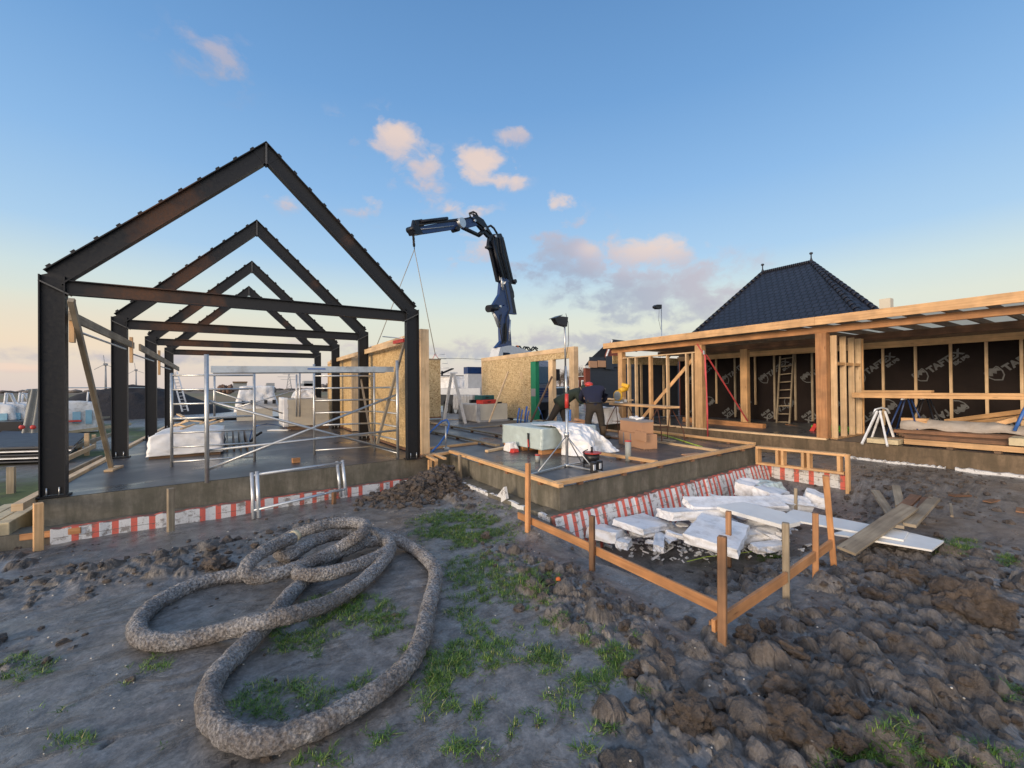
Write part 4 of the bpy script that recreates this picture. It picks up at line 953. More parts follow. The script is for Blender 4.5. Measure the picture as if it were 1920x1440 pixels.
# cable reel and chargers
rc = W(1110, 873, z=0); cr = thing('cable_reel', rc, 'black cable reel with a red rim on the low slab', 'cable reel')
part('drum', 'black', lambda m: (m.cyl(rc+V(0, 0, .08), rc+V(0, 0, .22), .13, seg=20), m.cyl(rc+V(0, 0, .05), rc+V(0, 0, .08), .17, seg=20)), cr)
part('rim', 'red', lambda m: m.cyl(rc+V(0, 0, .22), rc+V(0, 0, .235), .165, seg=24), cr)
part('handle', 'black', lambda m: (m.cyl(rc+V(0, 0, .23), rc+V(0, 0, .33), .02), m.tube([rc+V(-.19, 0, .0), rc+V(-.19, 0, .27), rc+V(-.1, 0, .29)], .012, 6)), cr)
for i, (px, py, lb) in enumerate(((1113, 887, 'black and white battery charger in front of the cable reel'), (1124, 884, 'small black canister with a pale label right of the cable reel'))):
    c = W(px, py, z=0); r = thing('power_box', c, lb, 'power box'); part('case', 'black', lambda m: m.box(c+V(0, 0, .09), (.10, .08, .18), rz=.3), r, .01)
    part('sticker', 'white', lambda m: m.box(c+V(-.025, -.045, .1), (.06, .012, .09), rz=.3), r)
m = MB(); cp = [W(*q, z=.01) for q in ((1112, 868), (1118, 858), (1130, 846), (1138, 832), (1136, 822), (1128, 815))]; m.tube(cp, .006, 5); single('power_cable', m, M['rubber'], 'black power cable running from the reel to the man in navy', 'cable')
# pipes
def pipe(px, py, h, r_, lb, cap=True):
    c = W(px, py, z=0); t0 = thing('drain_pipe', c, lb, 'pipe'); part('pipe', 'concrete_blk', lambda m: m.cyl(c, c+V(0, 0, h), r_, seg=20), t0)
    if cap: part('cap', 'red', lambda m: m.cyl(c+V(0, 0, h), c+V(0, 0, h+.02), r_+.004, seg=20), t0)
pipe(1178, 864, .36, .055, 'grey upright drain pipe with a red cap right of the cable reel'); pipe(1008, 866, .12, .045, 'short grey pipe stub with red cap behind the second stake')
# cardboard boxes
c1 = W(1187, 846, z=0); cb = thing('cardboard_box', (7.55, 6.5, 0), 'lower wide cardboard box with an open flap and grey tape', 'box')
ax = (W(1210, 843, z=0)-W(1162, 832, z=0)); ax.z = 0; Ln = ax.length; ax.normalize(); ay = V(-ax.y, ax.x, 0); o0 = W(1160, 832, z=0)
part('box', 'card', lambda m: m.beam(o0+ay*.17+V(0, 0, .16), o0+ax*Ln+ay*.17+V(0, 0, .16), .34, .32, side=ay), cb, .004)
part('flap', 'card', lambda m: m.beam(o0+ax*(Ln*.72)+V(0, 0, .30)-ay*.03, o0+ax*(Ln*1.12)+V(0, 0, .28)-ay*.03, .02, .20, side=ay), cb)
for q in (.22, .5): part('tape', 'tape', lambda m: m.beam(o0+ax*Ln*q-ay*.004+V(0, 0, .03), o0+ax*Ln*q-ay*.004+V(0, 0, .3), .035, .006, side=ax), cb)
o1 = o0+ax*.04+V(0, 0, .325); c2 = thing('cardboard_box', o1+ax*.3, 'upper open cardboard box stacked on the taped one, filled with white offcuts', 'box')
part('box', 'card', lambda m: m.beam(o1+ay*.17+V(0, 0, .13), o1+ax*(Ln*.86)+ay*.17+V(0, 0, .13), .3, .26, side=ay), c2, .004)
part('band', 'tape', lambda m: m.beam(o1+ay*.17+V(0, 0, .275), o1+ax*(Ln*.86)+ay*.17+V(0, 0, .275), .304, .05, side=ay), c2)
part('contents', 'foil_white', lambda m: [m.box(o1+ax*(Ln*random.uniform(.15, .75))+ay*random.uniform(.08, .26)+V(0, 0, .31+.02*random.random()), (.16, .05, .03), rz=random.uniform(0, 3), ry=random.uniform(-.4, .4)) for k in range(12)], c2)
c3 = W(1083, 822, z=0); m = MB(); m.box(c3+V(.05, .2, .22), (.5, .42, .44), rz=-.5); m.box(c3+V(.2, .12, .47), (.26, .22, .06), rz=-.3, ry=.2); single('cardboard_box', m, M['card'], 'brown cardboard box at the feet of the bending man in green', 'box', bevel=.004)

# board stack with tool cases
bs = thing('sheet_stack', (8.7, 15.1, 0), 'stack of cream boards half wrapped in grey plastic before the chipboard wall', 'board stack')
part('boards', 'gypsum', lambda m: m.aabb(8.1, 9.45, 14.9, 16.3, .05, .72), bs)
part('wrap', 'foil_grey', lambda m: crumple(m, 7.98, 8.14, 14.86, 16.5, .02, .72, .03, 14, 7, 0, 0, 4), bs); part('hem', 'foil_grey', lambda m: crumple(m, 8.0, 9.5, 14.8, 14.92, .0, .07, .02, 10, 2), bs)
def case(c, sz, mat, lb, rz=.15):
    r = thing('tool_case', c, lb, 'tool case'); part('body', mat, lambda m: m.box(Vector(c)+V(0, 0, sz[2]/2), sz, rz=rz), r, .02); part('handle', 'black', lambda m: m.box(Vector(c)+V(0, -sz[1]/2-.02, sz[2]*.5), (.16, .03, .03), rz=rz), r)
case((8.62, 15.2, .72), (.72, .45, .17), 'red', 'red tool case lying on the cream board stack'); case((8.56, 15.25, .89), (.70, .45, .18), 'teal_tool', 'dark teal tool case stacked on the red one')
case((9.12, 15.1, .72), (.3, .2, .07), 'black', 'small black tool beside the red tool case')
boardthing(W(953, 697, y=14.6), W(917, 792, z=.02), .05, .06, 'wood_pale', 'pale lath leaning across the cream board stack and chipboard wall', name='prop_lath', cat='prop')
# A-frame step ladder
sl_ = thing('step_ladder', (7.0, 14.2, 0), 'open aluminium step ladder left of the stack with tool cases', 'step ladder')
tp = W(849, 700, y=14.1); f1, f2 = W(832, 794, z=0), W(873, 794, z=0); g1, g2 = W(846, 789, z=0), W(861, 789, z=0)
tq = tp+V(.35, .25, 0)
for a, b in ((tp+V(-.04, 0, 0), f1), (tp+V(.04, 0, 0), f2)): part('rail', 'white', lambda m: m.beam(a, b, .10, .03, side=(1, 0, 0)), sl_)
bk = V(.18, .5, 0)
for a, b in ((tp+V(-.04, 0, 0)+bk*.3, f1+bk), (tp+V(.04, 0, 0)+bk*.3, f2+bk)): part('rail', 'alu', lambda m: m.beam(a, b, .07, .03, side=(1, 0, 0)), sl_)
for k in range(6):
    f = (k+1)/7; part('step', 'alu', lambda m: (m.beam(tp.lerp(f1, f), (tp+bk*.3).lerp(f1+bk, f), .08, .02), m.beam(tp.lerp(f2, f), (tp+bk*.3).lerp(f2+bk, f), .08, .02)), sl_)
part('cap', 'white', lambda m: m.box(tp+bk*.15+V(0, 0, .02), (.3, .2, .05)), sl_)
# blue hose loop and steel foot near the tall post
hl = [W(802, 815, y=9.2), W(815, 802, y=9.2), W(828, 790, y=9.2), W(838, 787, y=9.2), W(842, 795, y=9.2), W(838, 812, y=9.1), W(822, 835, y=9.0), W(810, 846, z=.01)]
m = MB(); m.tube(hl, .022, 8); single('blue_pipe', m, M['blue'], 'blue pipe bent in a loop right of the tall pale post', 'pipe')
m = MB(); a = W(836, 842, z=0); m.cyl(a, a+V(0, 0, .52), .02); m.box(a+V(0, 0, .02), (.12, .1, .04)); single('steel_prop', m, M['galv'], 'short steel tube standing inside the blue pipe loop', 'tube')
# blue conduits sticking up
for i, (px, y0, y1, w) in enumerate(((972, 796, 765, .03), (978, 796, 768, .025), (986, 795, 762, .035), (990, 795, 770, .025))):
    a = W(px-2, y0, z=0); b = W(px+2, y1, y=a.y); m = MB(); m.tube([a, a.lerp(b, .5)+V(-.02, 0, 0), b], w, 8); single('blue_conduit', m, M['blue'], ['leftmost blue conduit of the group rising before the chipboard wall', 'second thin blue conduit in the group before the chipboard wall', 'tallest blue conduit of the group before the chipboard wall', 'rightmost blue conduit of the group before the chipboard wall'][i], 'conduit', 'blue conduits rising from the low slab')
m = MB(); a = W(1071, 816, z=0); m.tube([W(1069, 768, y=a.y), W(1069, 790, y=a.y), a+V(.02, 0, .15), a+V(.08, 0, 0)], .03, 8); single('blue_conduit', m, M['blue'], 'blue conduit with a pale label hanging beside the man in green', 'conduit')
m = MB(); m.tube([W(1009, 763, y=12.2), W(1016, 778, y=12.2), W(1019, 790, z=.02)], .015, 6); single('blue_hose', m, M['blue'], 'thin blue hose curving behind the leaning dark stick', 'hose')
m = MB(); a = W(993, 796, z=0); b = W(1035, 706, y=a.y+.1); m.beam(a, b, .07, .05); single('leaning_stick', m, M['wood_dark'], 'dark timber stick leaning in front of the doorway of the chipboard wall', 'stick', bevel=.004)

# ================================================================ chipboard wall with doorway and far panel
def pw(px, py, x): return W(px, py, x=x)
xw = 10.35
wy = {}
for px in (903, 995, 1007, 1028, 1036, 1068, 1077): wy[px] = W(px, 700, x=xw).y
cw = thing('chipboard_wall', (xw, 12, 0), 'tall chipboard wall with a doorway standing on the low slab', 'wall panel')
yR, yL = wy[1077], min(wy[903], 19.0); zt = 2.86; yD0, yD1 = wy[1028], wy[995]
part('sheathing', 'osb', lambda m: m.aabb(xw, xw+.16, yD1, yL-.1, .04, zt-.18), cw)
part('sheathing', 'osb', lambda m: m.aabb(xw, xw+.16, wy[1068], yD1, 2.45, zt-.18), cw)
part('top_plate', 'wood_pale', lambda m: m.aabb(xw-.02, xw+.2, yR, yL, zt-.18, zt), cw, .004)
part('stud', 'wood_pale', lambda m: m.aabb(xw-.02, xw+.2, yR, wy[1068], .02, zt-.18), cw, .004)
part('stud', 'wood_pale', lambda m: m.aabb(xw+.0, xw+.18, wy[1036], yD0, .02, 2.45), cw, .004)
part('stud', 'wood_pale', lambda m: m.aabb(xw-.01, xw+.18, yL-.1, yL, .0, zt-.18), cw, .004)
part('bottom_plate', 'wood_pale', lambda m: m.aabb(xw, xw+.16, wy[1068], yL-.1, .0, .04), cw)
part('membrane', 'green_tape', lambda m: m.aabb(xw-.005, xw+.17, yD1-.36, yD1-.002, .03, 2.44), cw)
part('label_plate', 'tape', lambda m: m.aabb(xw-.01, xw-.006, yD1-.34, yD1-.03, 1.0, 1.32), cw)
part('patch', 'wood_pale', lambda m: m.aabb(xw-.012, xw, W(980, 700, x=xw).y, W(976, 700, x=xw).y, 1.75, 2.05), cw)
fp = thing('hoisted_panel', (6, 17.5, 0), 'chipboard wall panel hanging from the crane slings at the back of the low slab', 'wall panel')
part('sheathing', 'osb', lambda m: m.aabb(4.3, 7.6, 17.5, 17.66, .12, 2.62), fp); part('top_plate', 'wood_grey', lambda m: m.aabb(4.3, 7.62, 17.48, 17.68, 2.62, 2.68), fp)
part('bottom_plate', 'wood_red', lambda m: m.aabb(4.3, 7.62, 17.48, 17.68, .06, .12), fp)
m = MB(); m.tube([W(821, 672, y=17.5), W(865, 672, y=18.2), V(xw, yL, 2.8)], .009, 5); single('guide_rope', m, M['rubber'], 'taut dark rope from the hoisted panel to the chipboard wall', 'rope')
boardthing(W(828, 787, y=17.2), W(905, 789, y=15.9), .1, .08, 'wood_pale', 'pale sill board on the ground behind the open step ladder', name='sill_board')

# ================================================================ work bench, trestles, mitre saw
wbt = thing('work_bench', (8.9, 7.5, 0), 'plank work bench resting on rusty bent rod trestles', 'work bench')
bz = .86; q0, q1 = W(1130, 757, z=bz), W(1262, 764, z=bz)
q1 = V(8.9, 6.52, bz); q0 = V(9.55, 9.0, bz)
part('plank', 'wood', lambda m: m.beam(q0, q1, .42, .05), wbt, .004)
def trestle(c, d, lb):
    pass
for nm, px_, c in (('a', 0, q1.lerp(q0, .12)), ('b', 0, q1.lerp(q0, .86))):
    dr = (q1-q0).normalized(); sdv = V(-dr.y, dr.x, 0)
    tr = part('trestle', 'wood_red', lambda m: [m.tube([c+sdv*s1*.2+V(0, 0, -.03), c+sdv*s1*.32+dr*s2*.28+V(0, 0, -.55), c+sdv*s1*.34+dr*s2*.33+V(0, 0, -bz+.02), c+sdv*s1*.25+dr*s2*.36+V(0, 0, -bz+.015)], .012, 6) for s1 in (-1, 1) for s2 in (-1, 1)]+
              [m.tube([c+sdv*-.25+dr*s2*.12+V(0, 0, -z_), c+sdv*.25+dr*s2*.12+V(0, 0, -z_)], .01, 6) for s2 in (-1, 1) for z_ in (.05, .5)], wbt)
for o_ in wbt.children:
    if o_.name.startswith('trestle'): o_.data.materials[0] = simple('rusty_rod', (.12, .05, .03), .7, .3)
sw = q0.lerp(q1, .12)+V(0, 0, .03); ms_ = thing('mitre_saw', sw, 'yellow mitre saw standing on the work bench', 'saw')
part('base', 'galv', lambda m: (m.cyl(sw, sw+V(0, 0, .05), .18, seg=20), m.box(sw+V(0, 0, .08), (.5, .08, .07), rz=1.3)), ms_)
part('arm', 'black', lambda m: m.tube([sw+V(.05, .1, .05), sw+V(.05, .12, .25), sw+V(.0, .05, .38)], .04, 8), ms_)
part('motor', 'yellow', lambda m: (m.cyl(sw+V(-.1, -.05, .36), sw+V(.16, -.1, .44), .075, seg=16), m.box(sw+V(.05, -.14, .52), (.10, .22, .10), rz=.3, rx=.3)), ms_, .01)
part('blade_guard', 'yellow', lambda m: m.cyl(sw+V(-.16, -.02, .22), sw+V(-.12, -.02, .22), .16, seg=24), ms_)
part('blade', 'galv', lambda m: m.cyl(sw+V(-.175, -.02, .22), sw+V(-.165, -.02, .22), .13, seg=24), ms_)
m = MB(); crumple(m, 11.2, 12.1, 11.0, 12.0, 0.0, .62, .14, 16, 12, .25, .05, 2.5); single('rubble_bag', m, M['foil_white'], 'big crumpled white rubble bag left of the wing corner post', 'bag')
m = MB()
for k in range(14): m.box((10.9+random.uniform(-.5, .6), 11+random.uniform(-.6, .4), .85+.1*random.random()), (random.uniform(.4, 1.1), .14, .03), rz=random.uniform(-.6, .6), ry=random.uniform(-.06, .06))
m.aabb(10.5, 11.4, 10.6, 11.3, .8, .84); single('offcut_heap', m, M['wood_pale'], 'heap of thin offcuts piled behind the yellow mitre saw', 'offcuts')
# ================================================================ timber wing
wg = thing('timber_wing', (WX, 4, 0), 'open timber framed wing with a flat roof on the right', 'timber frame building')
ZF0, ZF1 = 2.80, 3.03;
t = NT('translucent_roof_panel'); tl = t.N('ShaderNodeBsdfTranslucent'); tl.inputs[0].default_value = (.85, .82, .72, 1); df = t.N('ShaderNodeBsdfDiffuse'); df.inputs[0].default_value = (.7, .7, .68, 1); mxs = t.N('ShaderNodeMixShader'); mxs.inputs[0].default_value = .2; t.L(tl.outputs[0], mxs.inputs[1]); t.L(df.outputs[0], mxs.inputs[2]); t.L(mxs.outputs[0], t.n['Material Output'].inputs[0]); M['film'] = t.m  # pale roof panels drawn as an invented translucent sheet, so sky brightens them
ZF0, ZF1 = 2.80, 3.03; ZB0, ZB1 = 2.66, 2.82
YE = 11.75; YS_ = -3.2
# fascia in lengths
ff = [YE, 8.15, 4.62, 1.2, YS_]
for a, b in zip(ff[:-1], ff[1:]): part('fascia', 'wood', lambda m: m.aabb(WX-.36, WX-.31, a, b+.004, ZF0+.03, ZF1), wg)
part('fascia', 'wood', lambda m: m.aabb(WX-.3, 17.1, YE-.05, YE, ZF0+.03, ZF1-.03), wg)
part('bright_roof_panel', 'film', lambda m: m.aabb(WX-.3, 17.0, YS_, YE-.06, ZF1-.065, ZF1-.06), wg)

for k in range(25):
    y = YE-.35-.60*k; part('joist', 'wood_dark', lambda m: m.aabb(WX-.305, 16.9, y-.019, y+.019, ZB1+.004, ZF1-.07), wg)
part('front_beam', 'wood_orange', lambda m: m.aabb(WX-.0, WX+.12, 7.9, YE-.1, ZB0, ZB1), wg); part('front_beam', 'wood_orange', lambda m: m.aabb(WX-.0, WX+.12, YS_, 7.896, ZB0+.0, ZB1), wg)
part('middle_beam', 'wood_red', lambda m: m.aabb(14.95, 15.1, YS_, YE-.1, 2.62, 2.80), wg)
part('wall_header', 'wood', lambda m: m.aabb(16.62, 16.7, YS_, 11.9, 2.47, 2.66), wg)
part('header_gap', 'wood_dark', lambda m: m.aabb(16.72, 16.78, YS_, 11.9, 2.66, ZB1), wg)
part('back_wall', 'membrane', lambda m: m.aabb(16.8, 16.86, YS_, 11.9, .03, ZB1), wg)
part('end_wall', 'slate', lambda m: m.aabb(13.9, 16.7, 11.95, 12.0, .05, 2.3), wg)
for px, w in ((1540, .24), (1310, .24), (1163, .2)):
    y = W(px, 700, x=WX).y; part('post', 'wood' if px < 1500 else 'wood_orange', lambda m: m.aabb(WX-.0-.02, WX+.2, y-w/2, y+w/2, .05, ZB0+.0), wg, .006)
    part('post_foot', 'rubber', lambda m: m.aabb(WX+.03, WX+.15, y-w/3, y+w/3, -.12, .06), wg)
y = W(1396, 700, x=15).y; part('post', 'wood', lambda m: m.aabb(14.93, 15.13, y-.12, y+.12, .05, ZB0-.02), wg, .006)
yA, yB = W(1163, 700, x=WX).y, W(1310, 700, x=WX).y
for px in (1178, 1192, 1220, 1251, 1287, 1299):
    y = W(px, 700, x=WX+.05).y; part('stud', 'wood_pale' if px != 1220 else 'wood', lambda m: m.aabb(WX+.02, WX+.15, y-.025, y+.025 if px != 1220 else y+.07, .05, 2.42), wg, .003)
part('top_rail', 'wood_pale', lambda m: m.aabb(WX+.01, WX+.15, yB+.1, yA-.1, 2.42, 2.46), wg)
part('sill', 'wood_pale', lambda m: m.aabb(WX-.02, WX+.14, W(1548, 700, x=WX).y, yA+.1, .005, .05), wg)
part('diagonal_brace', 'wood', lambda m: m.beam(W(1206, 782, x=WX+.2), W(1302, 670, x=WX+.2), .03, .11, side=(1, 0, 0)), wg)
for px in (1183, 1204, 1246): part('stud', 'wood_pale', lambda m: m.beam(V(W(px, 700, y=11.8).x, 11.85, .05), V(W(px, 700, y=11.8).x, 11.85, 2.3), .1, .05), wg)
part('end_header', 'osb', lambda m: m.aabb(12.5, 16.6, 11.86, 11.9, 2.28, 2.6), wg)
# cross wall right of the big post
yc = 4.42
for x_ in (12.5, 13.05, 13.58, 14.05, 14.2): part('stud', 'wood_pale' if x_ != 14.2 else 'wood', lambda m: m.aabb(x_-.05, x_+.0, yc-.02, yc+.11, .05, 2.6), wg, .003)
part('nogging', 'wood', lambda m: m.aabb(12.55, 14.0, yc-.01, yc+.08, 1.86, 1.93), wg); part('sill', 'wood', lambda m: m.aabb(12.4, 14.3, yc-.03, yc+.12, .022, .05), wg)
# back wall studs
for px, z0 in ((1656, .1), (1717, .1), (1783, .1), (1850, .1), (1916, .1), (1611, .1), (1523, .1), (1491, .1), (1452, .1), (1416, .62), (1378, .1), (1343, .62), (1316, .1), (1257, .1)):
    y = W(px, 700, x=16.75).y; part('batten', 'wood_pale' if px > 1600 or z0 > .3 else 'wood_grey', lambda m: m.aabb(16.72, 16.78, y-.03, y+.03, z0, 2.5), wg)
part('batten', 'wood_pale', lambda m: m.aabb(16.6, 16.78, YS_, 0.9, .1, 2.5), wg)
for yy in (-.6, -1.4, -2.2): part('batten', 'wood_pale', lambda m: m.aabb(16.72, 16.78, yy-.03, yy+.03, .1, 2.5), wg)
# printed lettering on the membrane
def text_mesh(body, size, bold=.012):
    c = bpy.data.curves.new('t', 'FONT'); c.body = body; c.size = size; c.offset = bold; c.align_x = 'LEFT'; o = bpy.data.objects.new('t', c); COL.objects.link(o)
    dg = bpy.context.evaluated_depsgraph_get(); me = bpy.data.meshes.new_from_object(o.evaluated_get(dg)); vs = [v.co.copy() for v in me.vertices]; fs = [tuple(p.vertices) for p in me.polygons]
    bpy.data.objects.remove(o); bpy.data.curves.remove(c); bpy.data.meshes.remove(me); return vs, fs
tv, tf = text_mesh('TAFTEX', .24); ev, ef = text_mesh('EX 130', .12)
def shield():
    vs = []; fs = []; n_ = 26
    out = [(-.14, .10), (-.12, .13), (-.05, .115), (0, .15), (.05, .115), (.12, .13), (.14, .10), (.14, -.02), (.10, -.12), (0, -.2), (-.10, -.12), (-.14, -.02)]
    inn = [(x*.84, y*.84-.002) for x, y in out]; vs = out+inn; n_ = len(out)
    fs = [(i, (i+1) % n_, n_+(i+1) % n_, n_+i) for i in range(n_)]
    head = [(-.115, .02), (-.12, .08), (-.05, .10), (0, .12), (.05, .10), (.11, .09), (.115, .0), (.06, .035), (.02, -.02), (-.02, .03), (-.06, -.03)]
    o = len(vs); vs += head; fs += [(o, o+1, o+10), (o+1, o+2, o+10), (o+2, o+9, o+10), (o+2, o+3, o+9), (o+3, o+8, o+9), (o+3, o+4, o+8), (o+4, o+7, o+8), (o+4, o+5, o+7), (o+5, o+6, o+7)]
    return [V(x, y, 0) for x, y in vs], fs
sv, sf = shield()
def logo(yc_, zc, rot, parent):
    m = MB(); X = 16.795
    def put(vs, fs, ox, oy, s=1):
        pts = []
        for v in vs:
            u, w_ = (v.x*s+ox), (v.y*s+oy); a = u*math.cos(rot)-w_*math.sin(rot); b = u*math.sin(rot)+w_*math.cos(rot)
            pts.append(V(X, yc_-a, zc+b))
        m.add(pts, fs)
    put(sv, sf, 0, 0, 1.15); put(tv, tf, .2, -.09); put(ev, ef, .72, -.24); 
    return m.build('printed_logo', M['print'], parent)
for yy in (2.42, 3.87, 5.33, 6.83, 8.28, 9.8, 11.35, .95, -.5): logo(yy, 1.62, R(38), wg)
for yy in (3.1, 4.6, 6.02, 7.4, 8.95, 10.45, 1.6, .15): logo(yy, .72, R(218), wg)
# chimney box on the roof
c = W(1662, 582, z=3.06); m = MB(); m.box(c+V(0, 0, .12), (.2, .2, .28)); single('vent_box', m, M['gypsum'], 'small pale vent box on the wing roof', 'vent')
# red strap, beam on floor, ladder
m = MB(); z_ = [W(*q, x=WX-.03) for q in ((1307, 645), (1322, 668), (1323, 700), (1325, 735), (1326, 770), (1327, 822))]
m.tube(z_, .02, 6, rs=[.02, .022, .03, .018, .028, .02]); single('strap', m, M['strap'], 'red ratchet strap hanging beside the second wing post', 'strap')
m = MB(); m.beam(W(1324, 665, x=WX+.05), W(1402, 790, x=14.85), .012, .05, side=(0, 0, 1)); single('strap', m, M['strap'], 'taut dark red strap slanting to the foot of the inner wing post', 'strap')
m = MB(); m.box(W(1320, 661, x=WX-.04), (.04, .05, .12)); single('ratchet', m, M['galv'], 'steel ratchet buckle on the red strap', 'ratchet')
boardthing(W(1283, 786, x=14.2)-V(0, 0, .0), W(1433, 800, x=13.9), .2, .17, 'wood_orange', 'heavy orange timber beam lying on the wing floor', 'beam', 'timber_beam', side=(1, 0, 0), bevel=.006)
ladder('ladder', 'grey weathered ladder leaning on the black membrane wall', W(1456, 800, x=16.2), W(1463, 668, x=16.7), W(1480, 801, x=16.2), W(1488, 664, x=16.7), 9, 'wood_grey', rr=.022, rail=(.04, .07))
boardthing(W(1475, 796, x=15.6), W(1530, 808, x=15.0), .1, .05, 'wood_red', 'board lying on the floor at the foot of the weathered ladder')
m = MB(); m.box(W(1525, 805, x=14.2), (.12, .1, .35), rx=.5); single('red_tool', m, M['red'], 'red tool standing behind the front right wing post', 'tool')
m = MB(); m.box(W(1562, 803, x=15), (.9, .6, .12), rz=1.2); single('green_bag', m, simple('green_bag', (.12, .5, .05)), 'bright green bag lying behind the cross wall studs', 'bag')
# boards in the right bay
for i, (px0_, px1_, z0, z1, mt, lb) in enumerate(((1600, 1990, 1.03, 1.10, 'wood', 'lower long board of the pair carried on the trestles in the wing'), (1600, 1990, 1.104, 1.16, 'wood', 'middle long board on the trestles in the wing'), (1618, 1749, 1.165, 1.22, 'wood', 'short upper board on top of the long boards on the trestles'))):
    ya, yb = W(px0_, 740, x=13.5).y, W(px1_, 740, x=13.5).y; m = MB(); m.aabb(13.4, 13.62, ya, yb, z0, z1); single('timber_board', m, M[mt], lb, 'board', 'boards on the trestles', .004)
for i, px in enumerate((1700, 1735)):
    c = W(px, 760, x=13.6+.5*i); t0 = thing('sawhorse', (c.x, c.y, 0), ['dark blue steel sawhorse under the short upper board', 'second dark sawhorse right of the blue one'][i], 'sawhorse')
    for sx_, sy_ in ((-1, -1), (1, -1), (-1, 1), (1, 1)): part('leg', 'crane_dark' if i else 'crane_blue', lambda m: m.cyl((c.x+sx_*.1, c.y+sy_*.05, 1.02), (c.x+sx_*.35, c.y+sy_*.33, .03), .018, seg=6), t0)
    part('bar', 'galv', lambda m: m.cyl((c.x-.35, c.y, 1.01), (c.x+.35, c.y, 1.01), .02, seg=6), t0)
# long pile of brown timber on the slab edge
pile_y0, pile_y1 = 3.5, -2.8; lbs = ['front', 'second', 'third', 'fourth', 'rearmost']
for i in range(5):
    for j in range(3 if i else 2):
        if j == 2 and i in (1,): continue
        x_ = 12.72+i*.2; m = MB(); m.aabb(x_-.09, x_+.09, pile_y0-.1*((i*7+j*3) % 4), pile_y1, .08+.075*j, .15+.075*j)
        single('timber_plank', m, M['wood_red' if (i+j) % 3 else 'wood_dark'], f'{"bottom middle top".split()[j]} plank in the {lbs[i]} row of the brown pile behind the folding steps', 'plank', 'brown planks piled on the wing floor', .004)
boardthing(V(12.42, 3.15, .1), V(12.36, -2.9, .13), .05, .11, 'wood', 'long pale board along the front of the brown plank pile', side=(1, 0, 0), bevel=.004)
for yy, lb in ((1.9, 'left'), (1.25, 'right')):
    m = MB(); m.box((12.33, yy+.5, .035), (.2, .09, .05)); single('wood_block', m, M['wood_dark'], 'dark wood block under the pale board, the '+('one nearer the steps' if lb == 'left' else 'one farther from the steps'), 'wood block')
m = MB(); m.aabb(12.2, 12.55, 3.2, 3.75, .03, .13); single('insulation_offcut', m, M['pale_insul'], 'pale insulation offcut at the left foot of the folding steps', 'offcut')
m = MB(); m.aabb(12.35, 12.9, -.5, 1.62, .19, .33); single('insulation_pack', m, M['pale_insul'], 'white topped insulation boards lying on the pale board at the right edge', 'insulation')
m = MB(); m.aabb(13.4, 13.6, 3.0, 3.45, .38, .56); single('end_grain_block', m, M['wood'], 'square end of a pale timber block beside the grey felt roll', 'wood block')
m = MB()
def felt(u, v): 
    y = 3.45-u*2.5; r_ = .15*(1-.35*u)+.03*_nz.noise(V(u*6, 0, 3)); a = v*math.pi*1.25-.3
    return V(13.6-math.cos(a)*r_*1.9+.05*_nz.noise(V(u*9, v*4, 1)), y, .36+max(-.06, math.sin(a)*r_*1.25)+.05*_nz.noise(V(u*7, v*5, 4)))
m.grid(50, 20, felt); o = single('felt_roll', m, M['fleece'], 'loosely rolled pale grey felt lying on the brown planks', 'felt roll')
for i, (a, b, lb) in enumerate((((1775, 790, 15.0), (1925, 771, 14.2), 'upper pale board slanting up at the far right of the wing'), ((1790, 797, 14.8), (1925, 782, 14.0), 'middle pale board slanting up at the far right of the wing'), ((1840, 802, 13.8), (1905, 785, 14.0), 'short pale board crossing under the slanting boards'))):
    boardthing(W(a[0], a[1], x=a[2]), W(b[0], b[1], x=b[2]), .12, .10, 'wood', lb)
m = MB(); m.tube([W(1902, 808, x=13.3), W(1925, 760, x=13.4)], .03, 6); single('blue_bar', m, M['blue'], 'blue steel bar leaning at the right picture edge in the wing', 'bar')
# folding steps
fs0 = thing('folding_steps', W(1650, 835, z=.0), 'small white aluminium folding steps standing on the wing slab edge', 'step stool')
tpx = W(1650, 768, x=12.45)
legs = [(W(1616, 832, z=.03), -1), (W(1664, 836, z=.03), 1), (W(1633, 829, x=12.75), -1), (W(1679, 832, x=12.75), 1)]
tL = [tpx+V(-.05, .16, 0), tpx+V(-.05, -.02, 0), tpx+V(.1, .14, 0), tpx+V(.1, -.04, 0)]
for (e, s_), tt in zip(legs, [tpx+V(0, .05, -.04), tpx+V(0, -.0, -.04), tpx+V(.25, .05, -.04), tpx+V(.25, -.02, -.04)]): part('leg', 'white', lambda m: m.beam(tt, V(e.x, e.y, .025), .035, .05, side=(0, 1, 0)), fs0)
part('top_bar', 'alu', lambda m: m.tube([tpx+V(-.0, .13, -.12), tpx+V(0, .09, -.0), tpx+V(.12, 0, .04), tpx+V(.25, -.06, 0), tpx+V(.25, -.1, -.1)], .022, 8), fs0)
part('tread', 'white', lambda m: m.beam(W(1667, 826, x=12.5), W(1680, 823, x=12.75), .08, .02), fs0)
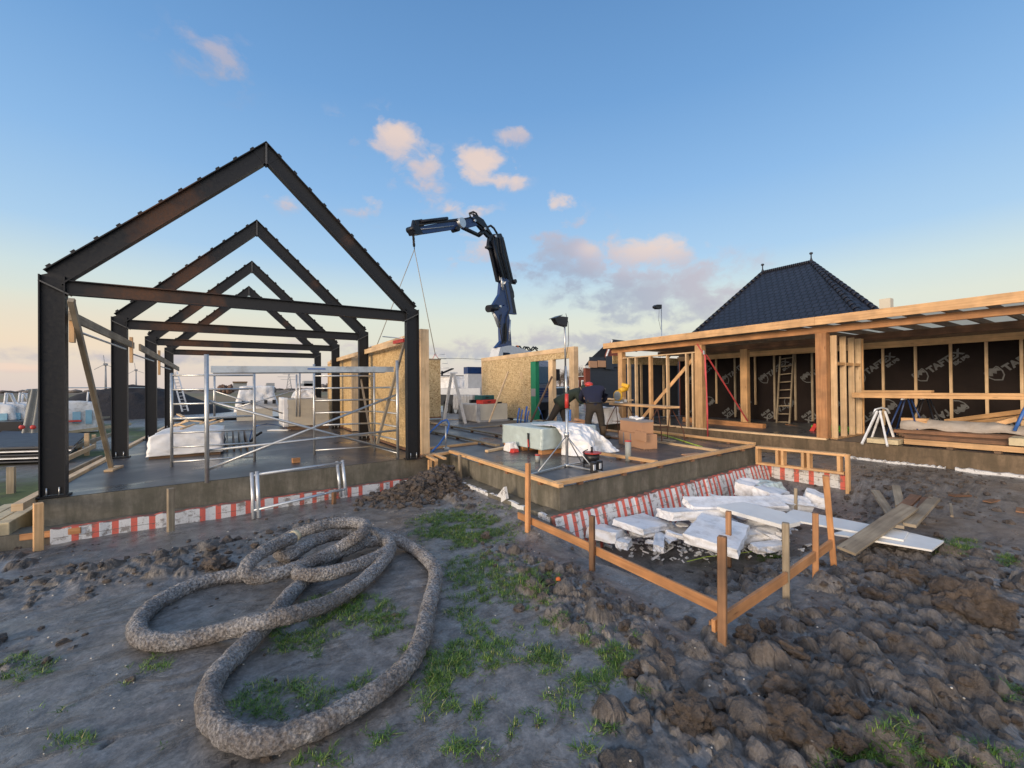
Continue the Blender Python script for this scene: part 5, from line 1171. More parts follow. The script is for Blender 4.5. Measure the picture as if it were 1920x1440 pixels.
# small upright timber frame at the corner of the low slab
kf = thing('crib_frame', (9.75, 4.1, 0), 'small ladder like timber frame bridging from the low slab corner', 'timber frame')
K0, K1 = W(1419, 838, z=.06), W(1583, 853, z=.06); hK = .34; dK = (K1-K0).normalized()
part('top_rail', 'wood', lambda m: m.beam(K0, K1+dK*.02, .16, .045, side=(1, 0, 0)), kf, .004); part('bottom_rail', 'wood', lambda m: m.beam(K0-V(0, 0, hK), K1-V(0, 0, hK), .16, .045, side=(1, 0, 0)), kf, .004)
for f in (.02, .27, .335, .57, .635, .955): c = K0.lerp(K1, f); part('upright', 'wood', lambda m: m.beam(c-V(0, 0, .023), c-V(0, 0, hK-.023), .15 if f != .02 else .16, .05, side=(1, 0, 0)), kf, .003)
part('post', 'wood', lambda m: m.beam(K1+dK*.05+V(0, 0, .02), K1+dK*.05-V(0, 0, .80), .09, .06, side=(1, 0, 0)), kf, .004)

# second lamp behind the wing
l2 = W(1240, 625, y=14); t0 = thing('floodlight_stand', (l2.x, 14, 0), 'distant site floodlight on a thin mast above the wing roof', 'floodlight')
tp2 = W(1240, 580, y=14); part('mast', 'galv', lambda m: m.cyl((l2.x, 14, -.4), tp2, .025), t0)
part('lamp_head', 'black', lambda m: m.prism([W(*q, y=13.9) for q in ((1229, 574), (1232, 571), (1241, 571), (1241, 579), (1234, 579), (1230, 577))], (0, .2, 0)), t0)
part('cable', 'rubber', lambda m: m.tube([W(1236, 580, y=14), W(1235, 600, y=14), W(1239, 618, y=14)], .008, 5), t0)
# ================================================================ crane truck
TX0, TX1, TY0, TY1 = 11.3, 13.8, 17.2, 27.0
tk = thing('crane_truck', (12.5, 22, -.45), 'grey flatbed lorry with a tall blue loader crane behind the chipboard wall', 'crane truck')
cab = part('cab', 'truck_grey', lambda m: (m.prism([V(TX0, TY0, .35), V(TX0, TY0, 1.5), V(TX0, TY0+.25, 2.45), V(TX0, TY0+.5, 2.75), V(TX0, TY0+2.1, 2.8), V(TX0, TY0+2.1, .35)], (TX1-TX0, 0, 0))), tk, .03)
part('windscreen', 'glass', lambda m: m.prism([V(TX0+.15, TY0-.01, 1.55), V(TX1-.15, TY0-.01, 1.55), V(TX1-.2, TY0+.22, 2.42), V(TX0+.2, TY0+.22, 2.42)], (0, -.02, 0)), cab)
part('grille', 'crane_blue', lambda m: [m.aabb(TX0+.3, TX1-.3, TY0-.02, TY0-.002, .85+.13*k, .93+.13*k) for k in range(4)], cab)
part('bumper', 'black', lambda m: m.aabb(TX0, TX1, TY0-.12, TY0-.004, .2, .62), tk, .02)
for x_ in (TX0+.32, TX1-.32):
    part('headlight', 'paint_white', lambda m: m.cyl((x_, TY0-.15, .45), (x_, TY0-.12, .45), .09), tk)
    part('mirror', 'black', lambda m: m.aabb(x_+(-.62 if x_ < 12 else .42), x_+(-.42 if x_ < 12 else .62), TY0-.1, TY0, 1.7, 2.3), tk)
part('side_window', 'glass', lambda m: m.aabb(TX0-.012, TX0-.002, TY0+.5, TY0+1.3, 1.6, 2.3), cab)
part('flatbed', 'truck_white', lambda m: (m.aabb(TX0, TX1, TY0+3.4, TY1, .95, 1.35)), tk); part('chassis', 'black', lambda m: (m.aabb(TX0+.1, TX1-.1, TY0+2.1, TY1, .25, .94), m.aabb(TX0+.02, TX0+.1, TY0+3, TY1, .35, .9)), tk)
part('bulkhead', 'truck_white', lambda m: m.aabb(TX0+.02, TX1, TY0+4.9, TY0+5.4, 1.36, 2.2), tk); part('bulkhead_top', 'crane_blue', lambda m: m.aabb(TX0+.0, TX1, TY0+4.88, TY0+5.42, 2.2, 2.6), tk)
for y_ in (TY0+1.0, TY0+6.6, TY0+8.0):
    for x_ in (TX0+.02, TX1-.32):
        w_ = part('wheel', 'rubber', lambda m: m.cyl((x_, y_, .07), (x_+.3, y_, .07), .52, seg=24), tk); part('rim', 'galv', lambda m: m.cyl((x_-.012, y_, .07), (x_-.002, y_, .07), .26, seg=16), w_)
part('outrigger', 'black', lambda m: (m.aabb(TX0-1.1, TX1, 19.6, 19.8, .5, .75), m.aabb(TX0-1.1, TX0-.95, 19.6, 19.8, -.42, .5)), tk)
# crane in its own vertical plane
C0, C1 = V(12.5, 20.2, 0), V(5.8, 17.5, 0); cd_ = (C1-C0).normalized(); cn = V(-cd_.y, cd_.x, 0)
def CP(px, py):
    d = fw+rt*((px-960)/FPX)-up*((py-720)/FPX); t_ = (C0-CAM).dot(cn)/d.dot(cn); return CAM+d*t_
def cprism(name, mat, pts, th, par, off=0, bev=.02):
    th *= .45; return part(name, mat, lambda m: m.prism([CP(*q)-cn*(th/2)+cn*off for q in pts], cn*th), par, bev)
part('crane_base', 'truck_white', lambda m: m.prism([CP(*q)-cn*.3 for q in ((925, 672), (930, 652), (950, 648), (975, 655), (1000, 668))], cn*.6), tk)
part('crane_base', 'crane_dark', lambda m: m.cyl((12.5, 20.2, .9), (12.5, 20.2, 3.3), .45), tk)
col = cprism('crane_column', 'crane_blue', ((927, 652), (937, 640), (936, 610), (924, 585), (934, 572), (948, 575), (953, 596), (957, 650), (960, 653)), .5, tk)
cprism('column_recess', 'crane_dark', ((939, 642), (938, 618), (941, 606), (946, 606), (949, 618), (948, 640), (944, 646)), .52, col)
part('pivot', 'crane_dark', lambda m: m.cyl(CP(915, 579), CP(930, 577), .20, seg=14), col); part('cylinder', 'galv', lambda m: m.cyl(CP(925, 582), CP(936, 612), .11, seg=10), col)
mb_ = cprism('main_boom', 'crane_blue', ((920, 576), (934, 552), (937, 520), (950, 522), (958, 540), (967, 590), (946, 588), (943, 572), (934, 576)), .42, tk)
cprism('boom_dark_plate', 'crane_dark', ((950, 528), (956, 530), (966, 588), (960, 588)), .46, mb_)  # dark strip along the right edge of the boom
part('decal', 'paint_white', lambda m: (m.beam(CP(937, 534)-cn*-.0+(-cn*.3 if (CP(937, 534)-CAM).dot(cn) > 0 else cn*.3), CP(939, 530)+(-cn*.3 if (CP(937, 534)-CAM).dot(cn) > 0 else cn*.3), .12, .02)), mb_)
ib = cprism('telescopic_boom', 'crane_dark', ((931, 528), (918, 470), (913, 464), (916, 440), (938, 438), (944, 452), (962, 530), (950, 534)), .38, tk)
for k in range(4): part('hose_track', 'black', lambda m: m.tube([CP(926+k*5, 452), CP(930+k*5, 474), CP(942+k*5.0, 524)], .05, 6), ib)
part('hose_loop', 'rubber', lambda m: m.tube([CP(956, 530), CP(962, 548), CP(963, 556), CP(960, 562)], .06, 6), ib)
part('hose_loop', 'rubber', lambda m: m.tube([CP(914, 426), CP(920, 423), CP(926, 428), CP(932, 438)], .06, 6), ib)
part('bracket', 'crane_dark', lambda m: (m.beam(CP(956, 530), CP(966, 532), .1, .08), m.beam(CP(913, 463), CP(922, 466), .3, .1), m.cyl(CP(962, 528)+cn*.2, CP(962, 528)-cn*.2, .12)), ib)
jk = cprism('knuckle', 'crane_dark', ((905, 412), (917, 432), (922, 440), (914, 446), (905, 436), (893, 422), (885, 412), (890, 402)), .36, tk)
part('hoop', 'rubber', lambda m: (m.tube([CP(880, 400), CP(887, 397), CP(893, 400), CP(898, 410)], .045, 6), m.tube([CP(883, 410), CP(880, 400)], .045, 6), m.tube([CP(887, 397), CP(888, 412)], .03, 6), m.tube([CP(880, 400), CP(896, 404)], .03, 6)), jk)
jb = cprism('jib', 'crane_blue', ((863, 410), (893, 406), (900, 422), (884, 426), (867, 430), (861, 422)), .34, tk)
part('jib_cylinder', 'crane_dark', lambda m: (m.cyl(CP(868, 427), CP(897, 441), .10), m.cyl(CP(897, 441), CP(906, 434), .12)), jb)
je = cprism('jib_extension', 'crane_blue', ((778, 427), (850, 413), (858, 418), (856, 430), (784, 441), (774, 436)), .30, tk)
cprism('jib_top', 'crane_dark', ((774, 414), (832, 407), (838, 412), (868, 408), (869, 413), (812, 419), (776, 424)), .2, je)
cprism('jib_top', 'crane_dark', ((776, 413), (790, 411), (794, 425), (780, 430)), .34, je)
part('jib_head', 'crane_dark', lambda m: (m.prism([CP(*q)-cn*.2 for q in ((768, 430), (778, 422), (788, 440), (773, 441))], cn*.4), m.cyl(CP(772, 430)-cn*.24, CP(772, 430)+cn*.24, .13), m.beam(CP(776, 414), CP(773, 430), .12, .12)), je)
part('joint', 'galv', lambda m: m.cyl(CP(861, 419)-cn*.24, CP(861, 419)+cn*.24, .24, seg=12), je); part('joint', 'crane_dark', lambda m: m.cyl(CP(854, 430)-cn*.2, CP(854, 430)+cn*.2, .13, seg=12), je)
sg_c = 1 if (CAM-C0).dot(cn) > 0 else -1
of = cn*sg_c
def chose(pts, r_, par, o=.14, mt='rubber'): return part('hose', mt, lambda m: m.tube([CP(*q)+of*o for q in pts], r_, 6), par)
for k in range(4): chose([(921+k*6, 446), (924+k*6.2, 474), (938+k*5.6, 524)], .035, ib, .13+.03*(k % 2))
part('cylinder', 'crane_dark', lambda m: m.cyl(CP(918, 452)+of*.2, CP(934, 520)+of*.2, .09, seg=10), ib); part('rod', 'galv', lambda m: m.cyl(CP(934, 520)+of*.2, CP(938, 545)+of*.2, .045, seg=8), ib)
chose([(941, 528), (948, 560), (952, 580), (945, 596), (943, 640)], .03, mb_, .16); chose([(936, 590), (932, 610), (938, 645)], .03, col, .16)
for q in ((925, 444), (938, 530), (934, 575), (905, 430), (886, 415)): part('pin', 'galv', lambda m: m.cyl(CP(*q)+of*.10, CP(*q)+of*.2, .07, seg=10), col)
chose([(780, 424), (820, 418), (856, 414), (880, 408), (905, 428), (918, 440)], .03, jb, .12); chose([(784, 431), (812, 428), (848, 424)], .02, je, .1, 'galv')
part('decal', 'paint_white', lambda m: (m.beam(CP(933, 520)+of*.12, CP(937, 520)+of*.12, .02, .35), m.beam(CP(936, 534)+of*.14, CP(940, 534)+of*.14, .02, .3)), mb_)
part('cylinder', 'crane_dark', lambda m: m.cyl(CP(786, 417)+of*.1, CP(836, 410)+of*.1, .07, seg=8), je)
part('lamp', 'galv', lambda m: m.cyl(CP(951, 640)+of*.12, CP(953, 600)+of*.12, .06, seg=8), col)
ch = thing('lifting_chain', CP(776, 470), 'chain with sling hooks and two ropes hanging from the crane jib', 'lifting chain')
h0 = CP(775, 440); h1 = CP(777, 468)
part('chain', 'rubber', lambda m: [m.tube([h0.lerp(h1, (k+.0)/5)+cn*.0+V(0, 0, 0)+(cd_ if k % 2 else cn)*.05*math.cos(a)+V(0, 0, -.1*math.sin(a)-.05) for a in [q*math.pi/4 for q in range(8)]], .022, 5, closed=True) for k in range(4)]+[m.cyl(h0, h1, .02)], ch)
hk = V(h1.x, h1.y, h1.z)
e1 = W(816, 664, y=17.55); e2 = V(4.75, 17.55, 2.95)
for e in (e1, e2):
    part('sling', 'white', lambda m: m.cyl(hk, e, .018, seg=5), ch); part('ring', 'galv', lambda m: m.tube([e+V(.05*math.cos(q), 0, .05*math.sin(q)) for q in [i*math.pi/4 for i in range(8)]], .014, 5, closed=True), ch)
    part('tail', 'strap', lambda m: (m.cyl(e, e+V(-.12, 0, 2.68-e.z), .012, seg=5), m.cyl(e, e+V(.16, 0, 2.68-e.z), .012, seg=5)), ch)
for b_ in ch.children:
    if b_.name.startswith('sling'): b_.data.materials[0] = simple('rope_beige', (.35, .33, .28), .8)
hr = thing('hose_bundle', CP(1000, 655), 'wavy hydraulic hoses with an orange beacon above the chipboard wall', 'hoses')
part('hose', 'rubber', lambda m: [m.tube([CP(962+k*4.2, 652+4*math.sin(k*1.7+ph)+k*.25) for k in range(12)], .045, 6) for ph in (0, 1.8)], hr)
part('hose', 'white', lambda m: m.tube([CP(948, 649), CP(957, 650), CP(966, 657), CP(980, 659), CP(995, 659)], .06, 6), hr)
part('beacon', 'orange', lambda m: m.cyl(CP(970, 655), CP(970, 648), .09), hr)
# load on the flatbed
m = MB(); crumple(m, TX0+.1, TX0+1.8, 24.4, 26.6, 1.36, 2.1, .12, 14, 5, .1); single('covered_load', m, M['foil_white'], 'white sheeted load on the lorry bed behind the step ladder', 'load')
m = MB(); m.beam((TX0+.2, 26.5, 2.2), (TX0+.6, 24.6, 2.15), .9, .05); m.beam((TX0+.2, 26.3, 2.35), (TX0+.4, 25.0, 2.62), .2, .06); m.beam((TX0+.1, 26.0, 2.2), (TX0+.1, 26.0, 2.5), .1, .1); single('steel_parts', m, M['crane_dark'], 'dark lifting tackle lying on top of the white sheeted load', 'tackle')
ladder('rooftop_ladder', 'thin little ladder sticking up from the lorry load', V(11.2, 25.6, 2.5), V(10.95, 25.9, 3.7), V(11.7, 25.4, 2.5), V(11.45, 25.7, 3.7), 4, 'galv', rr=.015, rail=(.02, .03))
m = MB()
for k in range(7): crumple(m, 10.8, 11.2, 20.6+k*.36, 20.9+k*.36, .1, .98, .04, 6, k, .05)
single('grey_sacks', m, M['foil_grey'], 'row of pale grey sacks standing beside the lorry', 'sacks')

# ================================================================ car
sv_ = thing('parked_car', W(1055, 772, z=-.45), 'pale blue off road car parked beyond the narrow opening of the wall', 'car')
cb_ = W(1062, 760, z=-.45); cy = 24.0; ca0 = W(1030, 760, y=cy).x
L_ = [(ca0-1.2, .2), (ca0-1.2, .95), (ca0-.2, 1.05), (ca0+.5, 1.62), (ca0+2.8, 1.68), (ca0+3.1, 1.0), (ca0+3.1, .2)]
part('body', 'suv', lambda m: m.prism([V(x, cy, z-.3) for x, z in L_], (0, 1.8, 0)), sv_, .04)
part('window', 'glass', lambda m: m.prism([V(ca0+.25, cy-.01, .80), V(ca0+.62, cy-.01, 1.25), V(ca0+1.5, cy-.01, 1.27), V(ca0+1.5, cy-.01, .80)], (0, .005, 0)), sv_); part('window', 'glass', lambda m: m.prism([V(ca0+1.6, cy-.01, .80), V(ca0+1.6, cy-.01, 1.27), V(ca0+2.6, cy-.01, 1.28), V(ca0+2.7, cy-.01, .80)], (0, .005, 0)), sv_)
for x_ in (ca0-.5, ca0+2.3): w_ = part('wheel', 'rubber', lambda m: m.cyl((x_, cy-.02, -.1), (x_, cy+.25, -.1), .36, seg=20), sv_); part('rim', 'alu', lambda m: m.cyl((x_, cy-.035, -.1), (x_, cy-.022, -.1), .2, seg=16), w_)

# ================================================================ neighbouring houses
nh = thing('tiled_roof_house', (26, 11, 0), 'house with a big dark tiled hip roof behind the wing', 'house')
RL, RR_ = W(1430, 511, z=8), W(1521, 491, z=8); FL_, FR_ = W(1303, 623, x=21.5), W(1610, 585, x=21.5); BR_ = W(1646, 583, z=4.35)
def low(p, r_, z=3.0): f = (r_.z-z)/(r_.z-p.z); return r_.lerp(p, f)
FLl, FRl, BRl = low(FL_, RL), low(FR_, RR_), low(BR_, RR_); BLl = V(BRl.x, RL.y+1.6, 3.0)
def roofface(name, pts, par):
    o = pts[0]; ux = (pts[1]-pts[0]).normalized(); n_ = (pts[1]-pts[0]).cross(pts[-1]-pts[0]).normalized(); uy = n_.cross(ux)
    return part(name, 'tiles', lambda m: m.add(pts, [tuple(range(len(pts)))], [[((p-o).dot(ux), (p-o).dot(uy)) for p in pts]]), par)
roofface('roof', [FRl, FLl, RL, RR_], nh); roofface('roof', [BRl, FRl, RR_], nh); roofface('roof', [FLl, BLl, RL], nh); roofface('roof', [BLl, BRl, RR_, RL], nh)
for a, b in ((RL, RR_), (RL, FLl), (RR_, FRl), (RR_, BRl)): part('ridge', 'tiles', lambda m: [m.cyl(a.lerp(b, k/24), a.lerp(b, (k+.92)/24), .10, .12, 8) for k in range(24)], nh)
for p in (RL, RR_): part('finial', 'slate', lambda m: (m.cyl(p, p+V(0, 0, .22), .10, .03), m.cyl(p+V(0, 0, .22), p+V(0, 0, .42), .03), m.blob(p+V(0, 0, .46), (.09, .09, .07), 1, 2, 0)), nh)
part('wall', 'brick', lambda m: m.prism([V(FLl.x+.4, FLl.y-.4, -.4), V(FRl.x+.4, FRl.y+.5, -.4), V(BRl.x, BRl.y+.6, -.4), V(BLl.x, BLl.y-.4, -.4)], (0, 0, 3.5)), nh)
0 and part('skylight', 'galv', lambda m: m.beam(RR_.lerp(BRl, .35)+V(-.7, .1, -.25), RR_.lerp(BRl, .62)+V(-.9, .1, -.3), .9, .05, side=(FRl-BRl)), nh)
# dark clad annex
an = thing('dark_clad_annex', (19, 20, 0), 'dark horizontally clad annex with brown packages fixed under its roof edge', 'annex')
a0, a1 = W(1107, 700, y=20).x, W(1300, 700, y=20).x
def plan(px0, px1, y0_, y1_, k=0): return [V(W(px0, 700, y=y0_).x, y0_, 0), V(W(px1, 700, y=y0_).x, y0_, 0), V(W(px1, 700, y=y1_).x, y1_, 0), V(W(px0+k, 700, y=y1_).x, y1_, 0)]
pl_ = plan(1107, 1300, 20.03, 27, 12)
part('wall', 'slate', lambda m: [m.aabb(a0, a1, 20-.004*(k % 2), 20.02, -.45+.22*k, -.45+.22*(k+1)-.01) for k in range(14)]+[m.prism([p+V(0, 0, -.45) for p in pl_], (0, 0, 3.05))], an)
part('band', 'slate', lambda m: m.prism([p+V(0, 0, 2.64) for p in plan(1105, 1300, 19.88, 27, 12)], (0, 0, .62)), an)
part('package', 'card', lambda m: (m.aabb(W(1105, 680, y=19.8).x, W(1120, 680, y=19.8).x, 19.8, 19.87, 2.58, 3.0), m.aabb(W(1122, 680, y=19.8).x, W(1136, 680, y=19.8).x, 19.8, 19.87, 2.62, 3.04)), an)
part('package', 'slate', lambda m: m.aabb(W(1137, 680, y=19.8).x, W(1150, 680, y=19.8).x, 19.78, 19.87, 2.5, 3.35), an)
hb = thing('gabled_brick_house', (30, 32, 0), 'brick gable house with dark roof rising behind the dark annex', 'house')
yh = 34
gp = [W(*q, y=yh) for q in ((1113, 675), (1135, 648), (1138, 649), (1138, 700), (1113, 700))]
part('roof', 'slate', lambda m: (m.prism([W(1096, 686, y=yh), W(1107, 672, y=yh), W(1132, 649, y=yh), W(1142, 652, y=yh), W(1142, 690, y=yh)], (W(1120, 680, y=yh)-CAM).normalized()*4), m.prism([W(1143, 650, y=yh-2), W(1148, 636, y=yh-2), W(1190, 641, y=yh-2), W(1195, 660, y=yh-2)], (W(1160, 650, y=yh)-CAM).normalized()*4)), hb)
part('wall', 'brick', lambda m: (m.prism([W(1138, 665, y=yh-2.2), W(1148, 640, y=yh-2.2), W(1160, 665, y=yh-2.2), W(1160, 700, y=yh-2.2), W(1138, 700, y=yh-2.2)], (0, .3, 0))), hb)
part('side_wall', 'brick', lambda m: (m.aabb(W(1099, 700, y=yh).x, W(1112, 700, y=yh).x, yh+.1, yh+.4, -.4, W(1100, 690, y=yh).z)), hb)
part('verge', 'paint_white', lambda m: (m.beam(W(1137, 668, y=yh-2.3), W(1148, 638, y=yh-2.3), .1, .12, side=(0, 1, 0)), m.beam(W(1095, 688, y=yh-.3), W(1106, 687, y=yh-.3), .2, .25)), hb)
rb = thing('red_brick_terrace', (45, 60, 0), 'far row of red brick houses with white windows beside the wall opening', 'house')
part('wall', 'brick', lambda m: m.prism([W(1073, 707, y=60), W(1108, 706, y=60), W(1108, 735, y=60), W(1073, 735, y=60)], (W(1090, 720, y=60)-CAM).normalized()*8), rb)
part('roof_edge', 'paint_white', lambda m: m.beam(W(1072, 706, y=59.8), W(1109, 705, y=59.8), .4, .12), rb)
for q in (1081, 1094, 1102): f_ = part('window', 'paint_white', lambda m: m.beam(W(q-4, 719, y=59.7), W(q+4, 719, y=59.7), .1, 1.25), rb); part('pane', 'glass', lambda m: m.beam(W(q-2, 719, y=59.6), W(q+2, 719, y=59.6), .1, .8), f_)
rb2 = thing('low_white_building', W(500, 722, y=420), 'low pale buildings with trees far across the fields', 'building')
part('wall', 'far_grey', lambda m: [m.prism([W(x0, 724, y=420), W(x0, yt, y=420), W(x1, yt, y=420), W(x1, 724, y=420)], (0, 12, 0)) for x0, x1, yt in ((570, 592, 714), (560, 600, 719), (500, 515, 718), (660, 685, 717))], rb2)
# bare trees
def bare_tree(name, x, y, h, w, lab, n_=80, seed=1, grp='bare trees beyond the wall', z0=-.45):
    rg = random.Random(seed); r = thing(name, (x, y, z0), lab, 'tree', grp)
    part('trunk', 'bark', lambda m: m.cyl((x, y, z0), (x, y, z0+h*.6), .02*h, .008*h, 6), r)
    def crown(m):
        for k in range(n_):
            b = V(x, y, z0+h*rg.uniform(.2, .6)); a = rg.uniform(0, 6.28); l = h*rg.uniform(.25, .55); e = b+V(math.cos(a)*w*rg.uniform(.2, 1), math.sin(a)*w*rg.uniform(.2, 1), l*rg.uniform(.5, 1.0))
            if e.z > z0+h: e.z = z0+h*rg.uniform(.9, 1)
            mid = b.lerp(e, .5)+V(0, 0, l*.05); m.tube([b, mid, e], .01, 3, False, rs=[.006*h, .004*h, .0016*h])
            for q in range(5):
                c = mid.lerp(e, rg.random()); m.tube([c, c+V(rg.uniform(-1, 1), rg.uniform(-1, 1), rg.uniform(.2, 1))*h*.09], .01, 3, False, rs=[.003*h, .001*h])
    part('crown', 'bark', crown, r); return r
for k, px in enumerate((1008, 1040, 1050, 1058, 1066, 1084, 1094, 1104, 1114)):
    y = 90+(k*37) % 25; p = W(px, 724, y=y); bare_tree('bare_tree', p.x, y, (724-[690, 696, 692, 690, 694, 684, 683, 686, 690][k])/794*((p-CAM).dot(fw))+1.8, 2.6, ['leftmost bare tree seen through the doorway of the chipboard wall', 'bare tree seen at the left side of the narrow wall opening', 'bare tree just left of the floodlight mast', 'bare tree right behind the floodlight mast', 'bare tree right of the floodlight mast in the wall opening', 'tall bare tree just right of the chipboard wall', 'bare tree above the red brick terrace', 'bare tree above the right end of the brick terrace', 'bare tree partly hidden by the dark annex'][k], 70, k+3)
# far round bushes and trees on the horizon
M['far_bush'] = simple('distant_brown_bush', (.16, .10, .075), .9, 0, .25, .6); M['far_tree'] = simple('distant_grey_bush', (.16, .14, .13), .9, 0, .25, .4)
def bush(px, w, top, y, mat, lab):
    p = W(px, 724, y=y); d_ = (p-CAM).dot(fw); rw = w/794*d_/2; hh = (724-top)/794*d_
    r = thing('distant_bush', (p.x, y, -.45), lab, 'bush', 'distant bushes on the horizon'); rg = random.Random(px)
    part('crown', mat, lambda m: [m.blob((p.x+rg.uniform(-.75, .75)*rw, y+rg.uniform(-1, 1)*rw*.5, .6+hh*rg.uniform(.05, .55)), (rw*.32, rw*.3, hh*.45), seed=k, sub=3, amp=.8, freq=3) for k in range(16)], r)
    part('stem', 'bark', lambda m: [m.cyl((p.x+q*rw*.4, y, -.5), (p.x+q*rw*.4, y, hh*.5), .25, .1, 6) for q in (-1, 0, 1)], r)
bush(423, 26, 711, 230, 'far_bush', 'rounded brown bush on the horizon seen through the scaffold'); bush(503, 26, 715, 260, 'far_tree', 'grey bare bush on the horizon right of the white tank')
bush(655, 24, 714, 260, 'far_tree', 'grey bush on the horizon seen in the gap of the golden wall'); bush(612, 26, 713, 300, 'far_tree', 'grey bush on the horizon above the orange machine')
# treeline strip as one mass
m = MB(); rg = random.Random(5)
for k in range(260):
    x = -700+k*9+rg.uniform(-4, 4); m.blob((x, 820+rg.uniform(-30, 30), 1.5), (8, 5, rg.uniform(1.2, 2.6)), k, 1, .6)
tag(m.build('far_treeline', M['far_tree']), 'thin dark line of trees along the horizon', 'treeline', kind='stuff')
# wind turbines
for px, hub, base, dd, lb in ((198, 683.5, 726, 600, 'taller wind turbine on the left horizon'), (255, 694, 726, 760, 'smaller wind turbine on the left horizon'), (44, 0, 0, 0, '')):
    if not hub: continue
    b = W(px, base, y=dd); h_ = W(px, hub, y=dd); r = thing('wind_turbine', (b.x, dd, -.5), lb, 'wind turbine', 'wind turbines on the horizon'); s_ = (h_.z)*.33
    part('mast', 'far_grey', lambda m: m.cyl((b.x, dd, -.5), h_, 1.1, .6, 8), r); part('nacelle', 'far_grey', lambda m: m.box(h_, (2.4, 6, 2.4)), r)
    for a in (95, 215, 335): part('blade', 'far_grey', lambda m: m.beam(h_+V(0, -4, 0), h_+V(0, -4, 0)+V(math.cos(R(a))*s_, 0, math.sin(R(a))*s_), .5, .3, side=(math.sin(R(a)), 0, -math.cos(R(a)))), r)
# pylon
pc = W(542, 724, y=520); pt_ = W(542, 701, y=520); py_ = thing('power_pylon', (pc.x, 520, -.5), 'lattice power pylon with three arms far across the fields', 'pylon')
H_ = pt_.z+.5
part('lattice', 'far_grey', lambda m: [m.cyl((pc.x+s1*2.6, 520+s2*2.6, -.5), (pc.x+s1*.4, 520+s2*.4, pt_.z), .28, seg=4) for s1 in (-1, 1) for s2 in (-1, 1)]+[m.cyl((pc.x-2.6+2.2*k/6, 517.4+2.2*k/6, -.5+H_*k/6), (pc.x+2.6-2.2*(k+1)/6, 517.4+2.2*k/6, -.5+H_*(k+1)/6), .18, seg=4) for k in range(6)], py_)
for z_, w_ in ((.98, 6), (.82, 11), (.66, 8)): part('arm', 'far_grey', lambda m: m.beam((pc.x-w_, 520, pt_.z*z_), (pc.x+w_, 520, pt_.z*z_), .5, .35), py_)
# information board
ib0 = W(575, 0, y=60) if False else None
p = W(449, 760, y=60); sg_ = thing('information_board', (p.x, 60, -.45), 'plain notice board on posts far behind the hall', 'sign')
part('panel', 'far_grey', lambda m: m.prism([W(*q, y=60) for q in ((437, 717), (463, 717), (463, 729), (437, 729))], (0, .1, 0)), sg_); part('header', 'wood_dark', lambda m: m.beam(W(436, 716.5, y=59.9), W(464, 716.5, y=59.9), .3, .15), sg_)
part('post', 'wood_dark', lambda m: m.cyl((p.x, 60.1, -.45), W(450, 717, y=60.1), .08, seg=6), sg_)
# grey water or paved strip, kerb and soil heap
m = MB(); wp = [W(*q, z=-.45) for q in ((325, 790), (545, 782), (600, 768), (330, 772))]; m.add([V(q.x, q.y, -.455) for q in wp], [(0, 1, 2, 3)])
o = m.build('paved_strip', simple('paved_strip', (.25, .26, .28), .3)); o['kind'] = 'structure'; o.location.z = .09
hp_ = W(230, 785, z=-.45); hx, hy = hp_.x, hp_.y+4
from mathutils import noise as nz_
def hill(u, v):
    x = hx+(u-.5)*13; y = hy+(v-.5)*9; r_ = math.hypot((u-.5)*2, (v-.5)*2); n_ = nz_.noise(V(x*.35, y*.35, 0)); n3_ = nz_.noise(V(x*1.7, y*1.7, 3))
    h = max(0, 1-r_**1.5)*(2.25+.45*n_)+.2*n3_*max(0, 1-r_)
    return V(x, y, -.5+h)
m = MB(); m.grid(90, 70, hill); o = single('soil_heap', m, M['heap'], 'big black heap of soil beyond the left steel columns', 'soil heap')
# big bags
M['bag_blue'] = simple('blue_print', (.25, .48, .62), .5, 0, .1)
bags = [(-10, 22.5, 'leftmost'), (40, 0, 'second'), (72, 0, 'third, partly behind the grey netting'), (104, 0, 'fourth, behind the first steel column'), (138, 0, 'rightmost, with a red bar printed on it')]
bproto = None
def bigbag():
    r = thing('big_bag', (0, 0, 0), 'x', 'big bag', 'white bulk bags at the left edge')
    part('body', 'white', lambda m: crumple(m, -.7, .7, -.55, .55, 0, 1.12, .10, 12, 3, .04, .10, 1.6), r)
    part('print', 'bag_blue', lambda m: (m.aabb(-.1, .15, -.66, -.60, .35, .75), m.aabb(.3, .5, -.66, -.60, .3, .8)), r)
    for q in (-.5, .35): part('loop', 'white', lambda m: m.tube([V(q, -.4, 1.0), V(q+.03, -.35, 1.45), V(q+.12, -.25, 1.42), V(q+.25, -.2, 1.05)], .035, 6), r)
    return r
for i, (px, lb) in enumerate(((-8, 'leftmost white bulk bag with blue print'), (22, 'second white bulk bag from the left with pale blue panel'), (52, 'white bulk bag left of the grey netting'), (78, 'white bulk bag partly behind the netting'), (143, 'rightmost white bulk bag with a red bar, beside the soil heap'))):
    p = W(px, 790, z=-.45)
    y = 26; p = W(px, 780, y=y+i*.3)
    if bproto is None: bproto = bigbag(); bproto.location = (p.x, y+i*.3, -.45); bproto['label'] = lb; o = bproto
    else: o = copy_thing(bproto, (p.x, y+i*.3, -.45), lb, rz=.1*i-.2)
    o.scale = (1.02, 1.02, 1.25)
m = MB(); p = W(137, 775, y=25.9); m.aabb(p.x-.35, p.x+.15, 26.3, 26.45, .05, .13); single('red_label', m, M['red'], 'red bar label on the rightmost bulk bag', 'label')
